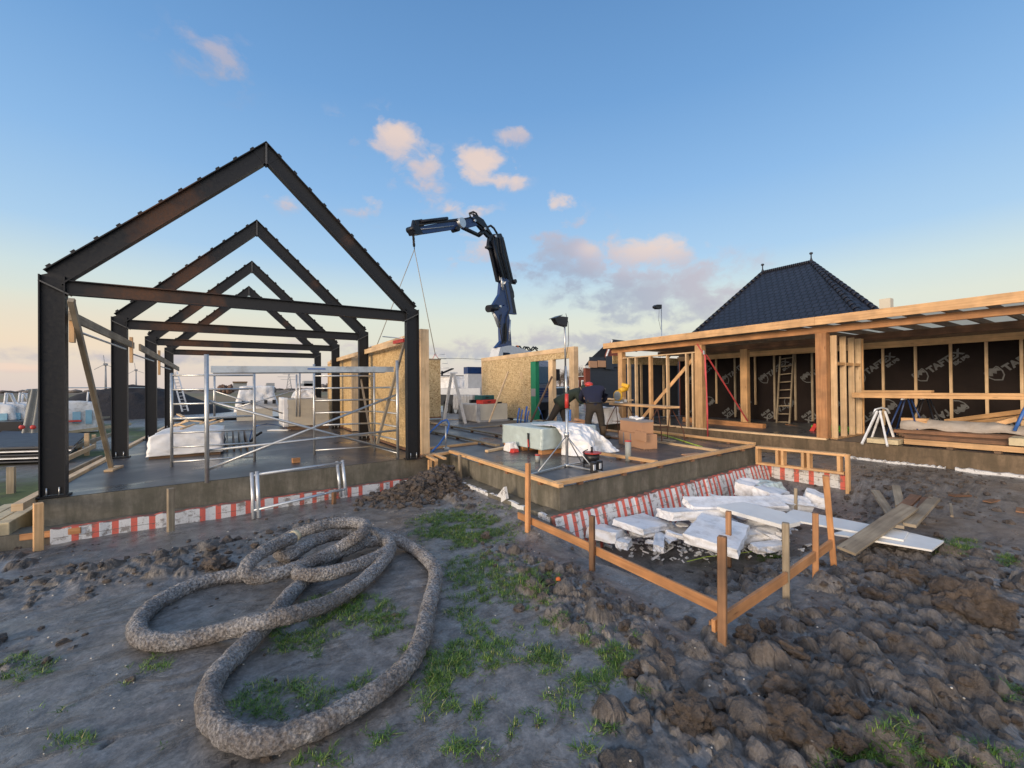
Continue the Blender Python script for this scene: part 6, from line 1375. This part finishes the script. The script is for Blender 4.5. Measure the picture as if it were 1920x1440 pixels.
# netting post
nt_ = thing('netting_screen', W(45, 830, y=20), 'draped grey safety netting on a wire fence left of the first steel column', 'netting')
n0 = [W(53, 730, y=17), W(76, 728, y=17), W(72, 812, y=17), W(40, 812, y=17)]
part('net', 'mesh_grey', lambda m: m.grid(14, 20, lambda u, v: n0[0].lerp(n0[1], u).lerp(n0[3].lerp(n0[2], u), v)+V(0, .05*math.sin(u*12+v*3), 0)), nt_)
part('wire', 'galv', lambda m: m.tube([W(48, 731, y=17), W(120, 727, y=22), W(210, 727, y=30), W(300, 727, y=44)], .02, 5), nt_)
for q, lb in ((41, 'left'), (62, 'right')): m = MB(); m.blob(W(q, 801, y=16.8), (.06, .05, .06), 3, 2, .2); single('red_reflector', m, M['red'], f'red reflector at the {"foot of the netting, nearer the edge" if lb == "left" else "foot of the netting, nearer the steel column"}', 'reflector')
# stack of dark panels at the left
for k in range(5):
    m = MB(); z_ = -.42+k*.085; a = [W(-60, 850, z=-.1), W(70, 815, z=-.1), W(135, 822, z=-.1), W(112, 852, z=-.1)]
    m.prism([V(q.x+.05*k, q.y, z_) for q in [W(-70, 862, z=-.3), W(118, 856, z=-.3), W(148, 828, z=-.3), W(-10, 822, z=-.3)]], (0, 0, .03 if k < 4 else .05)); 
    single('roofing_sheet', m, M['slate'] if k % 2 == 0 or k == 4 else M['white'], ['lowest', 'second', 'third', 'fourth', 'topmost'][k]+' sheet of the dark panel stack at the left edge', 'sheet', 'stacked dark sheets')
m = MB(); m.aabb(*(lambda a, b: (a.x, b.x, a.y, a.y+2.2))(W(-30, 812, z=-.1), W(24, 812, z=-.1)), -.45, .28); single('black_container', m, M['black'], 'black box at the left edge behind the dark panels', 'box')
# formwork planks and stakes behind the first column
for i, (a, b, lb) in enumerate((((118, 893), (190, 858), 'nearest'), ((112, 866), (178, 836), 'middle'), ((140, 838), (210, 814), 'third'), ((120, 812), (245, 795), 'farthest flat'), ((118, 792), (205, 782), 'last level'))):
    boardthing(W(*a, z=-.2), W(*b, z=-.2), .05, .12, 'wood_pale' if i % 2 else 'wood_grey', lb+' formwork plank left of the hall behind the first column', group='formwork planks left of the hall', side=(0, 1, 0), name='formwork_plank')
for i, (px, y0, y1, lb) in enumerate(((163, 812, 855, 'pale stake between the first and second left columns'), (150, 820, 845, 'shorter stake left of the pale one beyond the first column'), (176, 815, 840, 'stake right of the pale one beyond the first column'), (21, 875, 925, 'weathered stake standing in the mud at the left edge'))):
    a = W(px, y1, z=-.5 if i < 3 else -.5); m = MB(); m.beam(a-V(0, 0, .1), W(px, y0, y=a.y), .1, .1); single('stake', m, M['wood_grey' if i == 3 else 'wood_pale'], lb, 'stake', 'stakes in the ground', .004)
# foreground left: pale boards pile at slab corner
for k in range(5):
    m = MB(); p0_ = W(-20+k*26, 1000-k*3, y=7.6+.18*k); m.beam(V(-3.05+.155*k, 7.55+.06*k, -.36), V(-3.05+.155*k, 8.9+.1*k, -.36), .14, .3, side=(1, 0, 0)); single('insulation_slab', m, M['pale_insul'], ['leftmost', 'second', 'third', 'fourth', 'rightmost'][k]+' cream insulation slab standing at the left corner of the hall', 'insulation slab', 'cream insulation slabs', .006)
# ================================================================ stakes and rails round the pit
def stake(p, z0, z1, w, lab, mat='wood_stake', lean=(0, 0), rz=.4, w2=None, point=False):
    m = MB(); q = V(p.x+lean[0], p.y+lean[1], z1); m.beam(V(p.x, p.y, z0), q, w, w2 or w, side=(math.cos(rz), math.sin(rz), 0)); return single('wooden_stake', m, M[mat], lab, 'stake', 'stakes driven into the mud', .006)
def stk(px, pb, pt, w, lab, mat='wood_stake', topx=None, rz=.35, w2=None, z=-.5):
    b = W(px, pb, z=z); d_ = (b-CAM).dot(fw); ztop = CAM.z+(724.5-pt)/FPX*d_; tx = topx if topx is not None else px
    q = W(tx, pt, y=b.y); return stake(b, z-.18, ztop, w, lab, mat, (q.x-b.x, 0), rz, w2)
stk(1354, 1222, 1010, .058, 'nearest stake at the corner where the two orange rails meet')
stk(1110, 1072, 968, .052, 'split brown stake in the middle of the long orange rail', 'wood_stake')
stk(989, 1002, 868, .058, 'tall orange stake at the far end of the long rail before the low slab', 'wood_orange', topx=990)
stk(864, 915, 851, .055, 'slim weathered stake standing in the dark mud heap', 'wood_grey', topx=862)
stk(1474, 1125, 985, .055, 'weathered grey round headed stake on the short rail', 'wood_grey', topx=1473)
stk(1529, 1088, 968, .052, 'bright orange stake beside the tilted one on the short rail', 'wood_orange')
stk(1566, 1062, 893, .055, 'tall orange stake tilting to the left at the end of the short rail', 'wood_orange', topx=1548)
stk(1366, 1035, 962, .06, 'stake rising among the broken white foam slabs', 'wood_stake', z=-.62)
stk(1492, 955, 920, .045, 'small stake stub behind the white panel boards', 'wood_grey', z=-.55)
stk(72, 1035, 933, .085, 'pale stake at the left corner carrying a horizontal board', 'wood')
stk(320, 992, 908, .075, 'stake in front of the striped insulation below the hall slab', 'wood_grey')
stk(626, 942, 918, .06, 'short brown stake stub at the foot of the guard frame', 'wood_stake', z=-.48)
def rail(a, b, za, zb, lab, mat='wood_orange', h=.09): 
    P0, P1 = W(*a, z=za), W(*b, z=zb); boardthing(P0, P1, .028, h, mat, lab, 'rail', 'guide_rail', side=(P1-P0).cross(V(0, 0, 1)), bevel=.003)
rail((972, 966), (1112, 1028), -.36, -.30, 'far length of the long orange rail from the slab to the split stake')
rail((1104, 1026), (1349, 1140), -.30, -.28, 'near length of the long orange rail ending at the corner stake')
rail((1337, 1174), (1474, 1082), -.33, -.28, 'near length of the short orange rail from the corner stake')
rail((1472, 1082), (1560, 1018), -.29, -.24, 'far length of the short orange rail under the tilted stake')
rail((0, 1012), (152, 994), -.40, -.40, 'orange board on edge behind the pale stake at the left', 'wood_orange', .08)
m = MB(); c = W(1336, 1188, z=-.45); m.beam(c-V(0, 0, .07), c+V(0, 0, .1), .05, .03); single('wood_offcut', m, M['wood_stake'], 'short peg behind the corner stake', 'peg', bevel=.003)

# ================================================================ coiled pipe
def px(z, *pts):
    out = []
    for X, Y in pts: p = G(200+X/2.77, 920+Y/2.77); d = fw+rt*((200+X/2.77-960)/FPX)-up*((920+Y/2.77-720)/FPX); t_ = (p.z+z-CAM.z)/d.z; out.append(CAM+d*t_)
    return out
path = []
r_h = .064; q0 = .057; L1 = .17; L2 = .27
path += px(L2, (965, 245), (890, 275), (800, 320), (730, 370), (695, 420)) + px(L1, (715, 455), (780, 465), (900, 435), (1060, 375), (1200, 305)) + px(L2+.05, (1300, 240), (1355, 195), (1345, 165), (1250, 160), (1130, 175), (1050, 200))
path += px(L1, (930, 240), (900, 290), (870, 335), (960, 350), (1000, 310), (1060, 265), (1180, 230), (1290, 215), (1380, 220), (1475, 260)) + px(L1-.03, (1490, 300), (1440, 330), (1300, 390)) 
path += px(L1-.02, (1180, 430), (1060, 440), (985, 452), (940, 430), (1000, 395), (1130, 350), (1260, 300), (1370, 265))
path += px(L1, (1330, 235), (1340, 215), (1400, 215), (1480, 240)) + px(q0+.02, (1560, 280), (1640, 330), (1700, 390), (1715, 440), (1690, 530), (1665, 640), (1645, 760), (1590, 890), (1500, 985), (1380, 1075), (1240, 1140), (1100, 1225), (950, 1300), (800, 1330), (660, 1300), (560, 1230), (510, 1130), (520, 1020), (590, 920), (690, 830), (790, 740), (880, 620), (955, 540), (1010, 480))
path += px(q0, (1080, 420), (1150, 370), (1200, 330))
P3 = [Vector(p) for p in path]
def smooth_path(P, it=2, step=.02):
    # Catmull-Rom resample then smooth
    out = []
    for i in range(len(P)-1):
        a, b, c, d = P[max(i-1, 0)], P[i], P[i+1], P[min(i+2, len(P)-1)]; n_ = max(2, int((c-b).length/step))
        for k in range(n_):
            t_ = k/n_; out.append(.5*((2*b)+(c-a)*t_+(2*a-5*b+4*c-d)*t_*t_+(3*b-a-3*c+d)*t_**3))
    out.append(P[-1])
    A_ = np.array([tuple(v) for v in out]); 
    for _ in range(60*it): A_[1:-1] = A_[1:-1]*.5+(A_[:-2]+A_[2:])*.25
    return [Vector(v) for v in A_]
def fuzz_tube(name_path, r_, seed):
    m = MB(); P = name_path; m.tube(P, r_, 28, True)
    seg = 28; n_ = len(P)
    for i in range(n_):
        c = P[i]
        for k in range(seg):
            v = Vector(m.v[i*seg+k]); d_ = (v-c).normalized()
            n1_ = nz_.noise(v*7+V(seed, 0, 0)); n2_ = nz_.noise(v*26); n3_ = nz_.noise(v*70)
            v = v+d_*(.008*n1_+.009*n2_+.006*n3_); m.v[i*seg+k] = tuple(v)
    return m
ph = px(0.0, (0, 0))
seg2 = px(L1-.02, (1280, 290), (1360, 260)) + px(L1-.05, (1440, 252), (1485, 290), (1455, 340)) + px(q0+.03, (1400, 410), (1300, 500), (1170, 580)) + px(q0+.12, (1010, 635), (870, 665), (760, 690)) + px(q0, (620, 725), (480, 765), (350, 795), (220, 800), (145, 755), (150, 690), (205, 620), (300, 555), (420, 500), (550, 455), (680, 440), (790, 425), (900, 405), (1010, 385), (1120, 350))
hz = thing('drainage_pipe', G(560, 1100), 'long muddy fibre wrapped drainage pipe lying in coils and loops on the mud', 'pipe')
part('coil', 'coco', lambda m: m.__dict__.update(fuzz_tube(smooth_path(P3), r_h, 1).__dict__), hz)
part('coil', 'coco', lambda m: m.__dict__.update(fuzz_tube(smooth_path([Vector(p) for p in seg2]), r_h, 2).__dict__), hz)
part('end_cap', 'pale_insul', lambda m: m.cyl(P3[0], P3[0]+(P3[0]-P3[1]).normalized()*.06+V(0, 0, .015), .066, .06, 16), hz)
# loose fibres
def fib(m):
    rg = random.Random(4)
    for P in (smooth_path(P3), smooth_path([Vector(p) for p in seg2])):
        for k in range(5200 if len(P) > 600 else 2600):
            i = rg.randrange(1, len(P)-1); t_ = (P[i+1]-P[i-1]).normalized(); a = V(rg.uniform(-1, 1), rg.uniform(-1, 1), rg.uniform(-.3, 1)); a = (a-t_*a.dot(t_)).normalized()
            b = P[i]+a*(r_h-.002); e = b+(t_*rg.uniform(-1, 1)+a.cross(t_)*rg.uniform(-1, 1)).normalized()*rg.uniform(.01, .035)+a*rg.uniform(.001, .012); s_ = t_.cross(e-b).normalized()*.0014
            m.add([b-s_, b+s_, e], [(0, 1, 2)])
M['fibre'] = simple('straw_fibre', (.40, .36, .31), .9, 0, .3, 30)
fo = part('loose_fibre', 'fibre', fib, hz); fo['kind'] = 'stuff'

# ================================================================ broken foam in the pit
def slab(px0, py0, z, sx, sy, sz, rz, rx, ry, lab, seed=1, mat='eps_clean', name='foam_slab', cat='foam slab', jag=.035):
    sz *= .9; c = W(px0, py0, z=z); bm = bmesh.new(); bmesh.ops.create_cube(bm, size=1); bmesh.ops.subdivide_edges(bm, edges=bm.edges[:], cuts=7, use_grid_fill=True)
    Mt = Matrix.Rotation(rz, 3, 'Z') @ Matrix.Rotation(ry, 3, 'Y') @ Matrix.Rotation(rx, 3, 'X'); vs = []
    for v in bm.verts:
        q = v.co.copy(); e = max(abs(q.x), abs(q.y))*2
        p = V(q.x*sx, q.y*sy, q.z*sz)
        if e > .98: p.x += jag*nz_.noise(V(q.y*5+seed, q.z*2, seed)); p.y += jag*nz_.noise(V(q.x*5-seed, q.z*2, seed*2))
        p.z += .12*sz*nz_.noise(V(q.x*3, q.y*3, seed)); vs.append(c+Mt @ p)
    fs = [tuple(v.index for v in f.verts) for f in bm.faces]; bm.free(); m = MB(); m.add(vs, fs); o = single(name, m, M[mat], lab, cat, 'broken white foam slabs in the pit'); return o
slab(1205, 982, -.52, .75, .48, .09, .12, .05, .1, 'square white foam slab at the left of the rubble with a small dark hole', 1)
slab(1135, 1000, -.60, .35, .42, .16, .35, 0, .12, 'blocky white foam piece at the far left of the rubble, below the stripes', 2)
slab(1300, 962, -.42, .98, .36, .13, -.28, -.1, .05, 'tilted white foam slab with ragged upper edge in the middle of the rubble', 3)
slab(1345, 1000, -.45, 1.0, .58, .12, .38, .12, .0, 'large slanting white foam slab nearest the rails with dark speckles', 4)
slab(1378, 945, -.35, 1.5, .3, .10, -.42, .25, .04, 'long white foam beam lying across the top of the rubble', 5)
slab(1235, 1015, -.62, .55, .12, .09, .65, .2, 0, 'narrow foam strip lying in front of the square slab', 6)
slab(1290, 1010, -.5, .5, .07, .05, -.9, 0, .2, 'thin foam batten leaning down between the big slabs', 7)
slab(1445, 925, -.45, .7, .35, .16, .2, .2, .1, 'bluish white foam slab at the far end of the long beam', 8)
slab(1400, 915, -.45, .5, .3, .25, .3, .1, 0, 'foam block in front of the striped wall end', 9)
slab(1480, 945, -.5, .6, .22, .2, -.6, .5, .1, 'curved foam piece beside the small stake stub', 10)
slab(1530, 935, -.5, .4, .3, .2, .4, .3, 0, 'foam lump below the upright timber frame', 11)
slab(1410, 1005, -.6, .7, .16, .14, -.45, .2, 0, 'foam strip under the right end of the rubble beside the stake', 12)
slab(1440, 1025, -.62, .45, .14, .09, -.3, .1, 0, 'rounded foam strip with a dark slot at the right of the rubble', 13)
slab(1170, 1018, -.66, .3, .15, .1, .5, .1, .1, 'small foam chunk at the lower left of the rubble', 14)
slab(1420, 960, -.5, .55, .3, .12, .1, .3, .1, 'foam slab half hidden behind the middle stake', 15)
slab(1262, 995, -.66, .5, .3, .12, -.2, .2, .2, 'foam slab buried under the middle of the rubble', 16)
slab(1430, 985, -.62, .6, .4, .12, .5, .1, .2, 'foam slab buried under the right of the rubble', 17)
m = MB(); crumple(m, *(lambda c: (c.x-.3, c.x+.3, c.y-.25, c.y+.25, -.62, -.36))(W(1436, 912, z=-.45)), .12, 12, 6, .3); single('plastic_film', m, simple('clear_film', (.5, .6, .6), .2), 'crumpled translucent plastic film in the far corner of the pit', 'plastic film')
m = MB(); rg = random.Random(9)
for k in range(420):
    c = G(rg.gauss(1270, 75), rg.gauss(1022, 16)) if k % 3 else G(rg.gauss(1420, 45), rg.gauss(1000, 20)); s_ = rg.uniform(.008, .045)
    if c.z > -.5 and c.y < 2.1: continue
    m.box(c+V(0, 0, s_*.3+rg.random()*.04), (s_*rg.uniform(1, 2.6), s_, s_*.5), rz=rg.uniform(0, 3), ry=rg.uniform(-.6, .6), rx=rg.uniform(-.5, .5))
for k in range(95):
    c = G(rg.uniform(1150, 1480), 0) if 0 else W(rg.uniform(1140, 1475), 1012-rg.uniform(0, 1)*75, z=-.62); s_ = rg.uniform(.05, .16)
    if c.y > 4.2 or c.x < 3.9: continue
    m.blob(c+V(0, 0, rg.uniform(-.08, .06)), (s_*rg.uniform(.8, 1.8), s_, s_*rg.uniform(.25, .6)), seed=k, sub=2, amp=.5, rz=rg.uniform(0, 6), smooth=False, facet=.5)
tag(m.build('foam_crumbs', M['eps_clean']), 'broken white foam crumbs and shards in the pit', 'foam crumbs', kind='stuff')
ls = [G(1290, 1055, .03), G(1325, 1048, .035), G(1370, 1043, .04), G(1418, 1034, .03)]; m = MB()
for a, b in zip(ls[:-1], ls[1:]): m.beam(a, b+(b-a)*.05, .05, .008, side=(b-a).cross(V(0, .5, 1)))
single('lime_strip', m, M['lime'], 'lime green plastic strip lying in front of the foam rubble', 'strip')
m = MB(); m.prism([W(*q, z=-.30) if 0 else W(*q, x=3.52) for q in ((932, 935), (950, 912), (954, 935), (944, 942))], (-.05, 0, 0)); single('foam_shard', m, M['eps'], 'pointed white foam shard leaning on the low slab side', 'foam shard')
# flat boards on the right
def quadboard(pts, z, th, mat, name, lab, cat, tilt=None):
    P = [W(*q, z=z if tilt is None else tilt[i]) for i, q in enumerate(pts)]; m = MB(); m.prism(P, (0, 0, -th)); return single(name, m, M[mat], lab, cat)
quadboard(((1487, 955), (1703, 997), (1694, 1012), (1460, 970)), -.34, .022, 'paint_white', 'white_board', 'upper white panel board of the pair on the mud', 'panel')
quadboard(((1640, 982), (1770, 1014), (1747, 1031), (1560, 1000)), -.365, .02, 'paint_white', 'white_board', 'lower white panel board poking out to the right', 'panel')
quadboard(((1330, 925), (1470, 960), (1500, 978), (1470, 985), (1345, 950)), -.36, .05, 'paint_white', 'white_board', 'long white board lying from the rubble to the panel boards', 'panel', tilt=(-.3, -.33, -.335, -.345, -.32))
boardthing(W(1586, 1033, z=-.37), W(1706, 950, z=-.19), .17, .03, 'wood_grey', 'long weathered plank lying across the white panel boards', side=V(1, -.6, 0), bevel=.004)
for i, (a, b, w, mt, lb) in enumerate((((1641, 921), (1685, 988), .1, 'wood_grey', 'narrow plank crossing behind the long weathered plank'), ((1680, 912), (1688, 950), .1, 'wood_grey', 'short grey plank standing off behind the crossing planks'), ((1717, 930), (1690, 955), .12, 'wood_red', 'short brown plank right of the crossing planks'), ((1752, 935), (1705, 985), .12, 'wood_grey', 'weathered plank at the right of the crossing planks'), ((1738, 935), (1725, 958), .1, 'wood_red', 'round timber end between the crossing planks'))):
    boardthing(W(*a, z=-.24), W(*b, z=-.29), w, .04, mt, lb, group='planks lying on the mud at right', bevel=.004)
boardthing(W(1782, 945, z=-.38), W(1785, 968, z=-.4), .03, .03, 'wood_grey', 'thin peg lying right of the crossing planks')
for i, (px_, py_) in enumerate(((1800, 930), (1860, 940), (1915, 958))):
    m = MB(); c = G(px_, py_, .01); m.box(c, (.3, .1, .02), rz=-.5+i*.3); single('wood_scrap', m, M['wood_red'], ['reddish wood scrap in the mud right of the crossing planks', 'muddy wood scrap in the middle of the right hand mud', 'orange wood scrap at the right picture edge'][i], 'wood scrap')
m = MB(); c = G(1047, 1090, .02); m.blob(c, (.028, .024, .022), 4, 2, .4); single('red_plug', m, M['orange'], 'small red plastic plug on the mud beside the grass', 'plug')
m = MB(); m.blob(G(562, 935, .02), (.07, .03, .03), 6, 3, .5); single('black_glove', m, M['rubber'], 'black glove like scrap on the mud right of the guard frame', 'glove')
m = MB(); crumple(m, *(lambda c: (c.x-.1, c.x+.1, c.y-.05, c.y+.05, c.z, c.z+.05))(G(30, 955)), .03, 6, 2); single('plastic_scrap', m, M['foil_white'], 'torn white plastic scrap in the mud at the left edge', 'scrap')
# ================================================================ workers
def person(label, joints, edges, zones, hands, head, extra=None, mats=('green_coat', 'trousers', 'boots', 'skin')):
    me = bpy.data.meshes.new('person'); names = list(joints); org = Vector(joints['pelvis'][0]); org.z = 0
    me.from_pydata([tuple(Vector(joints[n][0])-org) for n in names], [(names.index(a), names.index(b)) for a, b in edges], [])
    o = bpy.data.objects.new('tmp', me); COL.objects.link(o); o.modifiers.new('s', 'SKIN'); sub = o.modifiers.new('u', 'SUBSURF'); sub.levels = 2; sub.render_levels = 2
    for i, n in enumerate(names): me.skin_vertices[0].data[i].radius = joints[n][1] if isinstance(joints[n][1], tuple) else (joints[n][1],)*2; me.skin_vertices[0].data[i].use_root = (n == 'pelvis')
    dg = bpy.context.evaluated_depsgraph_get(); dg.update(); m2 = bpy.data.meshes.new_from_object(o.evaluated_get(dg)); bpy.data.objects.remove(o)
    m2.name = 'person'; m2.materials.clear()
    for q in mats: m2.materials.append(M[q])
    for p in m2.polygons:
        c = p.center+org; best = None
        for (a, b, mi) in zones:
            A_, B_ = Vector(joints[a][0]), Vector(joints[b][0]); ab = B_-A_; t_ = max(0, min(1, (c-A_).dot(ab)/ab.length_squared)); d_ = (c-A_.lerp(B_, t_)).length
            if best is None or d_ < best[0]: best = (d_, mi)
        p.material_index = best[1]; p.use_smooth = True
    for v in m2.vertices: v.co += v.normal*.006*nz_.noise(v.co*9)
    ob = bpy.data.objects.new('person', m2); COL.objects.link(ob); ob.location = org; ob['_org'] = tuple(org); tag(ob, label, 'person', kind='thing')
    hp_, hdir, hcol = head
    for (hpos, dirv) in hands:
        hpos, dirv = Vector(hpos), Vector(dirv).normalized(); s_ = dirv.cross(V(0, 0, 1)).normalized()
        def hand(m):
            m.blob(hpos+dirv*.04, (.045, .042, .022), 1, 2, .05, rz=math.atan2(dirv.y, dirv.x))
            for k, l in enumerate((.07, .08, .075, .06)):
                b = hpos+dirv*.07+s_*(-.03+.02*k); m.tube([b, b+dirv*l*.5-V(0, 0, .005), b+dirv*l*.8-V(0, 0, .03)], .009, 6, rs=[.010, .009, .007])
            b = hpos+dirv*.03+s_*-.04; m.tube([b, b+dirv*.03-s_*.02, b+dirv*.05-s_*.02-V(0, 0, .02)], .01, 6)
        part('hand', 'skin', hand, ob)
    return ob
# man in navy, seen from behind, leaning over the bench
def pt_at(px, z, x0, y0): return V(x0, y0, z)
b2 = V(7.9, 8.15, 0); dR = V(rt.x, rt.y, 0).normalized(); dF = V(fw.x, fw.y, 0).normalized()
k2 = lambda r, f, z: b2+dR*r+dF*f+V(0, 0, z)
J = {'pelvis': (k2(.0, .05, .88), (.19, .16)), 'waist': (k2(.0, .12, 1.02), (.19, .15)), 'chest': (k2(.02, .3, 1.2), (.25, .17)), 'neckb': (k2(.03, .45, 1.33), (.13, .11)), 'neck': (k2(.0, .52, 1.36), .055), 'head': (k2(-.03, .62, 1.40), .09), 'crown': (k2(-.04, .70, 1.42), .075),
     'hl': (k2(-.12, .05, .82), .13), 'hr': (k2(.12, .05, .82), .13), 'kl': (k2(-.17, .1, .48), .095), 'kr': (k2(.18, .1, .48), .095), 'al': (k2(-.14, .04, .1), .07), 'ar': (k2(.21, .04, .1), .07), 'tl': (k2(-.16, .12, .045), .045), 'tr': (k2(.27, .1, .045), .045), 'ttl': (k2(-.19, .2, .035), .035), 'ttr': (k2(.37, .12, .035), .035),
     'sl': (k2(-.24, .36, 1.27), .10), 'sr': (k2(.28, .34, 1.28), .105), 'el': (k2(-.30, .55, 1.05), .07), 'er': (k2(.38, .48, 1.02), .075), 'wl': (k2(-.08, .74, .93), .036), 'wr': (k2(.2, .66, .93), .036)}
E_ = [('pelvis', 'waist'), ('waist', 'chest'), ('chest', 'neckb'), ('neckb', 'neck'), ('neck', 'head'), ('head', 'crown'), ('pelvis', 'hl'), ('pelvis', 'hr'), ('hl', 'kl'), ('hr', 'kr'), ('kl', 'al'), ('kr', 'ar'), ('al', 'tl'), ('ar', 'tr'), ('tl', 'ttl'), ('tr', 'ttr'), ('chest', 'sl'), ('chest', 'sr'), ('sl', 'el'), ('sr', 'er'), ('el', 'wl'), ('er', 'wr')]
Z_ = [('waist', 'chest', 0), ('chest', 'neckb', 0), ('neck', 'head', 3), ('head', 'crown', 3), ('pelvis', 'pelvis2', 1)]
J['pelvis2'] = J['hl']
def zones():
    z = [('pelvis', 'waist', 0), ('waist', 'chest', 0), ('chest', 'neckb', 0), ('neck', 'head', 3), ('head', 'crown', 3), ('pelvis', 'hl', 1), ('pelvis', 'hr', 1), ('hl', 'kl', 1), ('hr', 'kr', 1), ('kl', 'al', 1), ('kr', 'ar', 1), ('sl', 'el', 0), ('sr', 'er', 0), ('el', 'wl', 0), ('er', 'wr', 0), ('chest', 'sl', 0), ('chest', 'sr', 0), ('al', 'tl', 2), ('ar', 'tr', 2), ('tl', 'ttl', 2), ('tr', 'ttr', 2)]
    return z
Jz = dict(J); del J['pelvis2']
def boots(par, J):
    for s_ in 'lr':
        a, t_, tt = Vector(J['a'+s_][0]), Vector(J['t'+s_][0]), Vector(J['tt'+s_][0])
        part('boot', 'boots', lambda m: (m.tube([a+V(0, 0, .24), a+V(0, 0, .1), a+V(0, 0, -.04)], .07, 12, rs=[.078, .068, .07]), m.blob((a.lerp(tt, .55)).xy.to_3d()+V(0, 0, .05), (.16, .062, .05), 2, 3, .05, rz=math.atan2((tt-a).y, (tt-a).x))), par)
pn = person('man in navy sweater bending over the bench with his back turned', J, E_, zones(), [(J['wl'][0], dF-V(0, 0, .2)), (J['wr'][0], dF-V(0, 0, .2))], (None, None, None), mats=('navy', 'trousers', 'boots', 'skin'))
boots(pn, J)
hc_ = Vector(J['head'][0]); part('cap', 'red', lambda m: m.blob(hc_+V(-.02, 0, .045), (.115, .115, .075), 1, 3, .02), pn); part('hood', 'foil_grey', lambda m: m.blob(Vector(J['sr'][0])+V(-.02, -.01, .03)+dF*.05, (.09, .08, .07), 4, 3, .15), pn)
part('face', 'skin', lambda m: (m.blob(hc_+dF*.08-V(0, 0, .03), (.07, .07, .09), 2, 3, .03), m.cyl(hc_+dF*.14-V(0, 0, .03), hc_+dF*.18-V(0, 0, .05), .016, .01), m.blob(hc_-dR*.09-V(0, 0, .02), (.015, .02, .03), 1, 2, 0), m.blob(hc_+dR*.09-V(0, 0, .02), (.015, .02, .03), 1, 2, 0)), pn)
part('belt', 'black', lambda m: m.tube([k2(.215*math.cos(a), .08+.165*math.sin(a), .97) for a in [i*math.pi/8 for i in range(16)]], .018, 6, closed=True), pn)
# man in green, side on, leaning right
b1_ = V(8.25, 9.75, 0); k1 = lambda r, f, z: b1_+dR*r+dF*f+V(0, 0, z)
J1 = {'pelvis': (k1(-.16, .12, .90), (.18, .18)), 'waist': (k1(.0, .12, 1.03), (.2, .2)), 'chest': (k1(.25, .12, 1.16), (.23, .22)), 'neckb': (k1(.44, .12, 1.28), .12), 'neck': (k1(.50, .12, 1.31), .055), 'head': (k1(.60, .12, 1.33), .09), 'crown': (k1(.68, .12, 1.34), .075),
      'hl': (k1(-.2, .05, .82), .135), 'hr': (k1(-.12, .2, .82), .135), 'kl': (k1(-.40, .02, .50), .10), 'kr': (k1(-.02, .1, .45), .095), 'al': (k1(-.62, .0, .16), .072), 'ar': (k1(.02, .0, .1), .07), 'tl': (k1(-.60, .0, .06), .045), 'tr': (k1(.08, .0, .045), .045), 'ttl': (k1(-.50, .0, .035), .035), 'ttr': (k1(.17, .02, .035), .035),
      'sl': (k1(.32, -.12, 1.18), .10), 'sr': (k1(.34, .34, 1.2), .10), 'el': (k1(.42, -.16, .92), .075), 'er': (k1(.45, .36, .98), .07), 'wl': (k1(.56, -.02, .93), .036), 'wr': (k1(.6, .25, .93), .036)}
p1_ = person('man in dark green coat leaning far forward with one leg stretched back', J1, E_, zones(), [(J1['wl'][0], dR-V(0, 0, .2)), (J1['wr'][0], dR-V(0, 0, .2))], (None, None, None), mats=('green_coat', 'trousers', 'boots', 'skin'))
boots(p1_, J1); hc_ = Vector(J1['head'][0])
part('hood', 'green_coat', lambda m: m.blob(hc_-dR*.03+V(0, 0, .01), (.115, .11, .105), 1, 3, .05), p1_); part('ear_defender', 'white', lambda m: m.blob(hc_+dR*.075-dF*.07+V(0, 0, .0), (.045, .04, .05), 1, 3, .0), p1_)
part('face', 'skin', lambda m: (m.blob(hc_+dR*.08-V(0, 0, .02), (.065, .065, .085), 2, 3, .03), m.cyl(hc_+dR*.14-V(0, 0, .02), hc_+dR*.17-V(0, 0, .04), .016, .01)), p1_)
part('coat_hem', 'green_coat', lambda m: m.tube([k1(.06, .12, 1.0), k1(-.1, .12, .93), k1(-.25, .10, .84)], .2, 18, rs=[.215, .215, .20]), p1_)
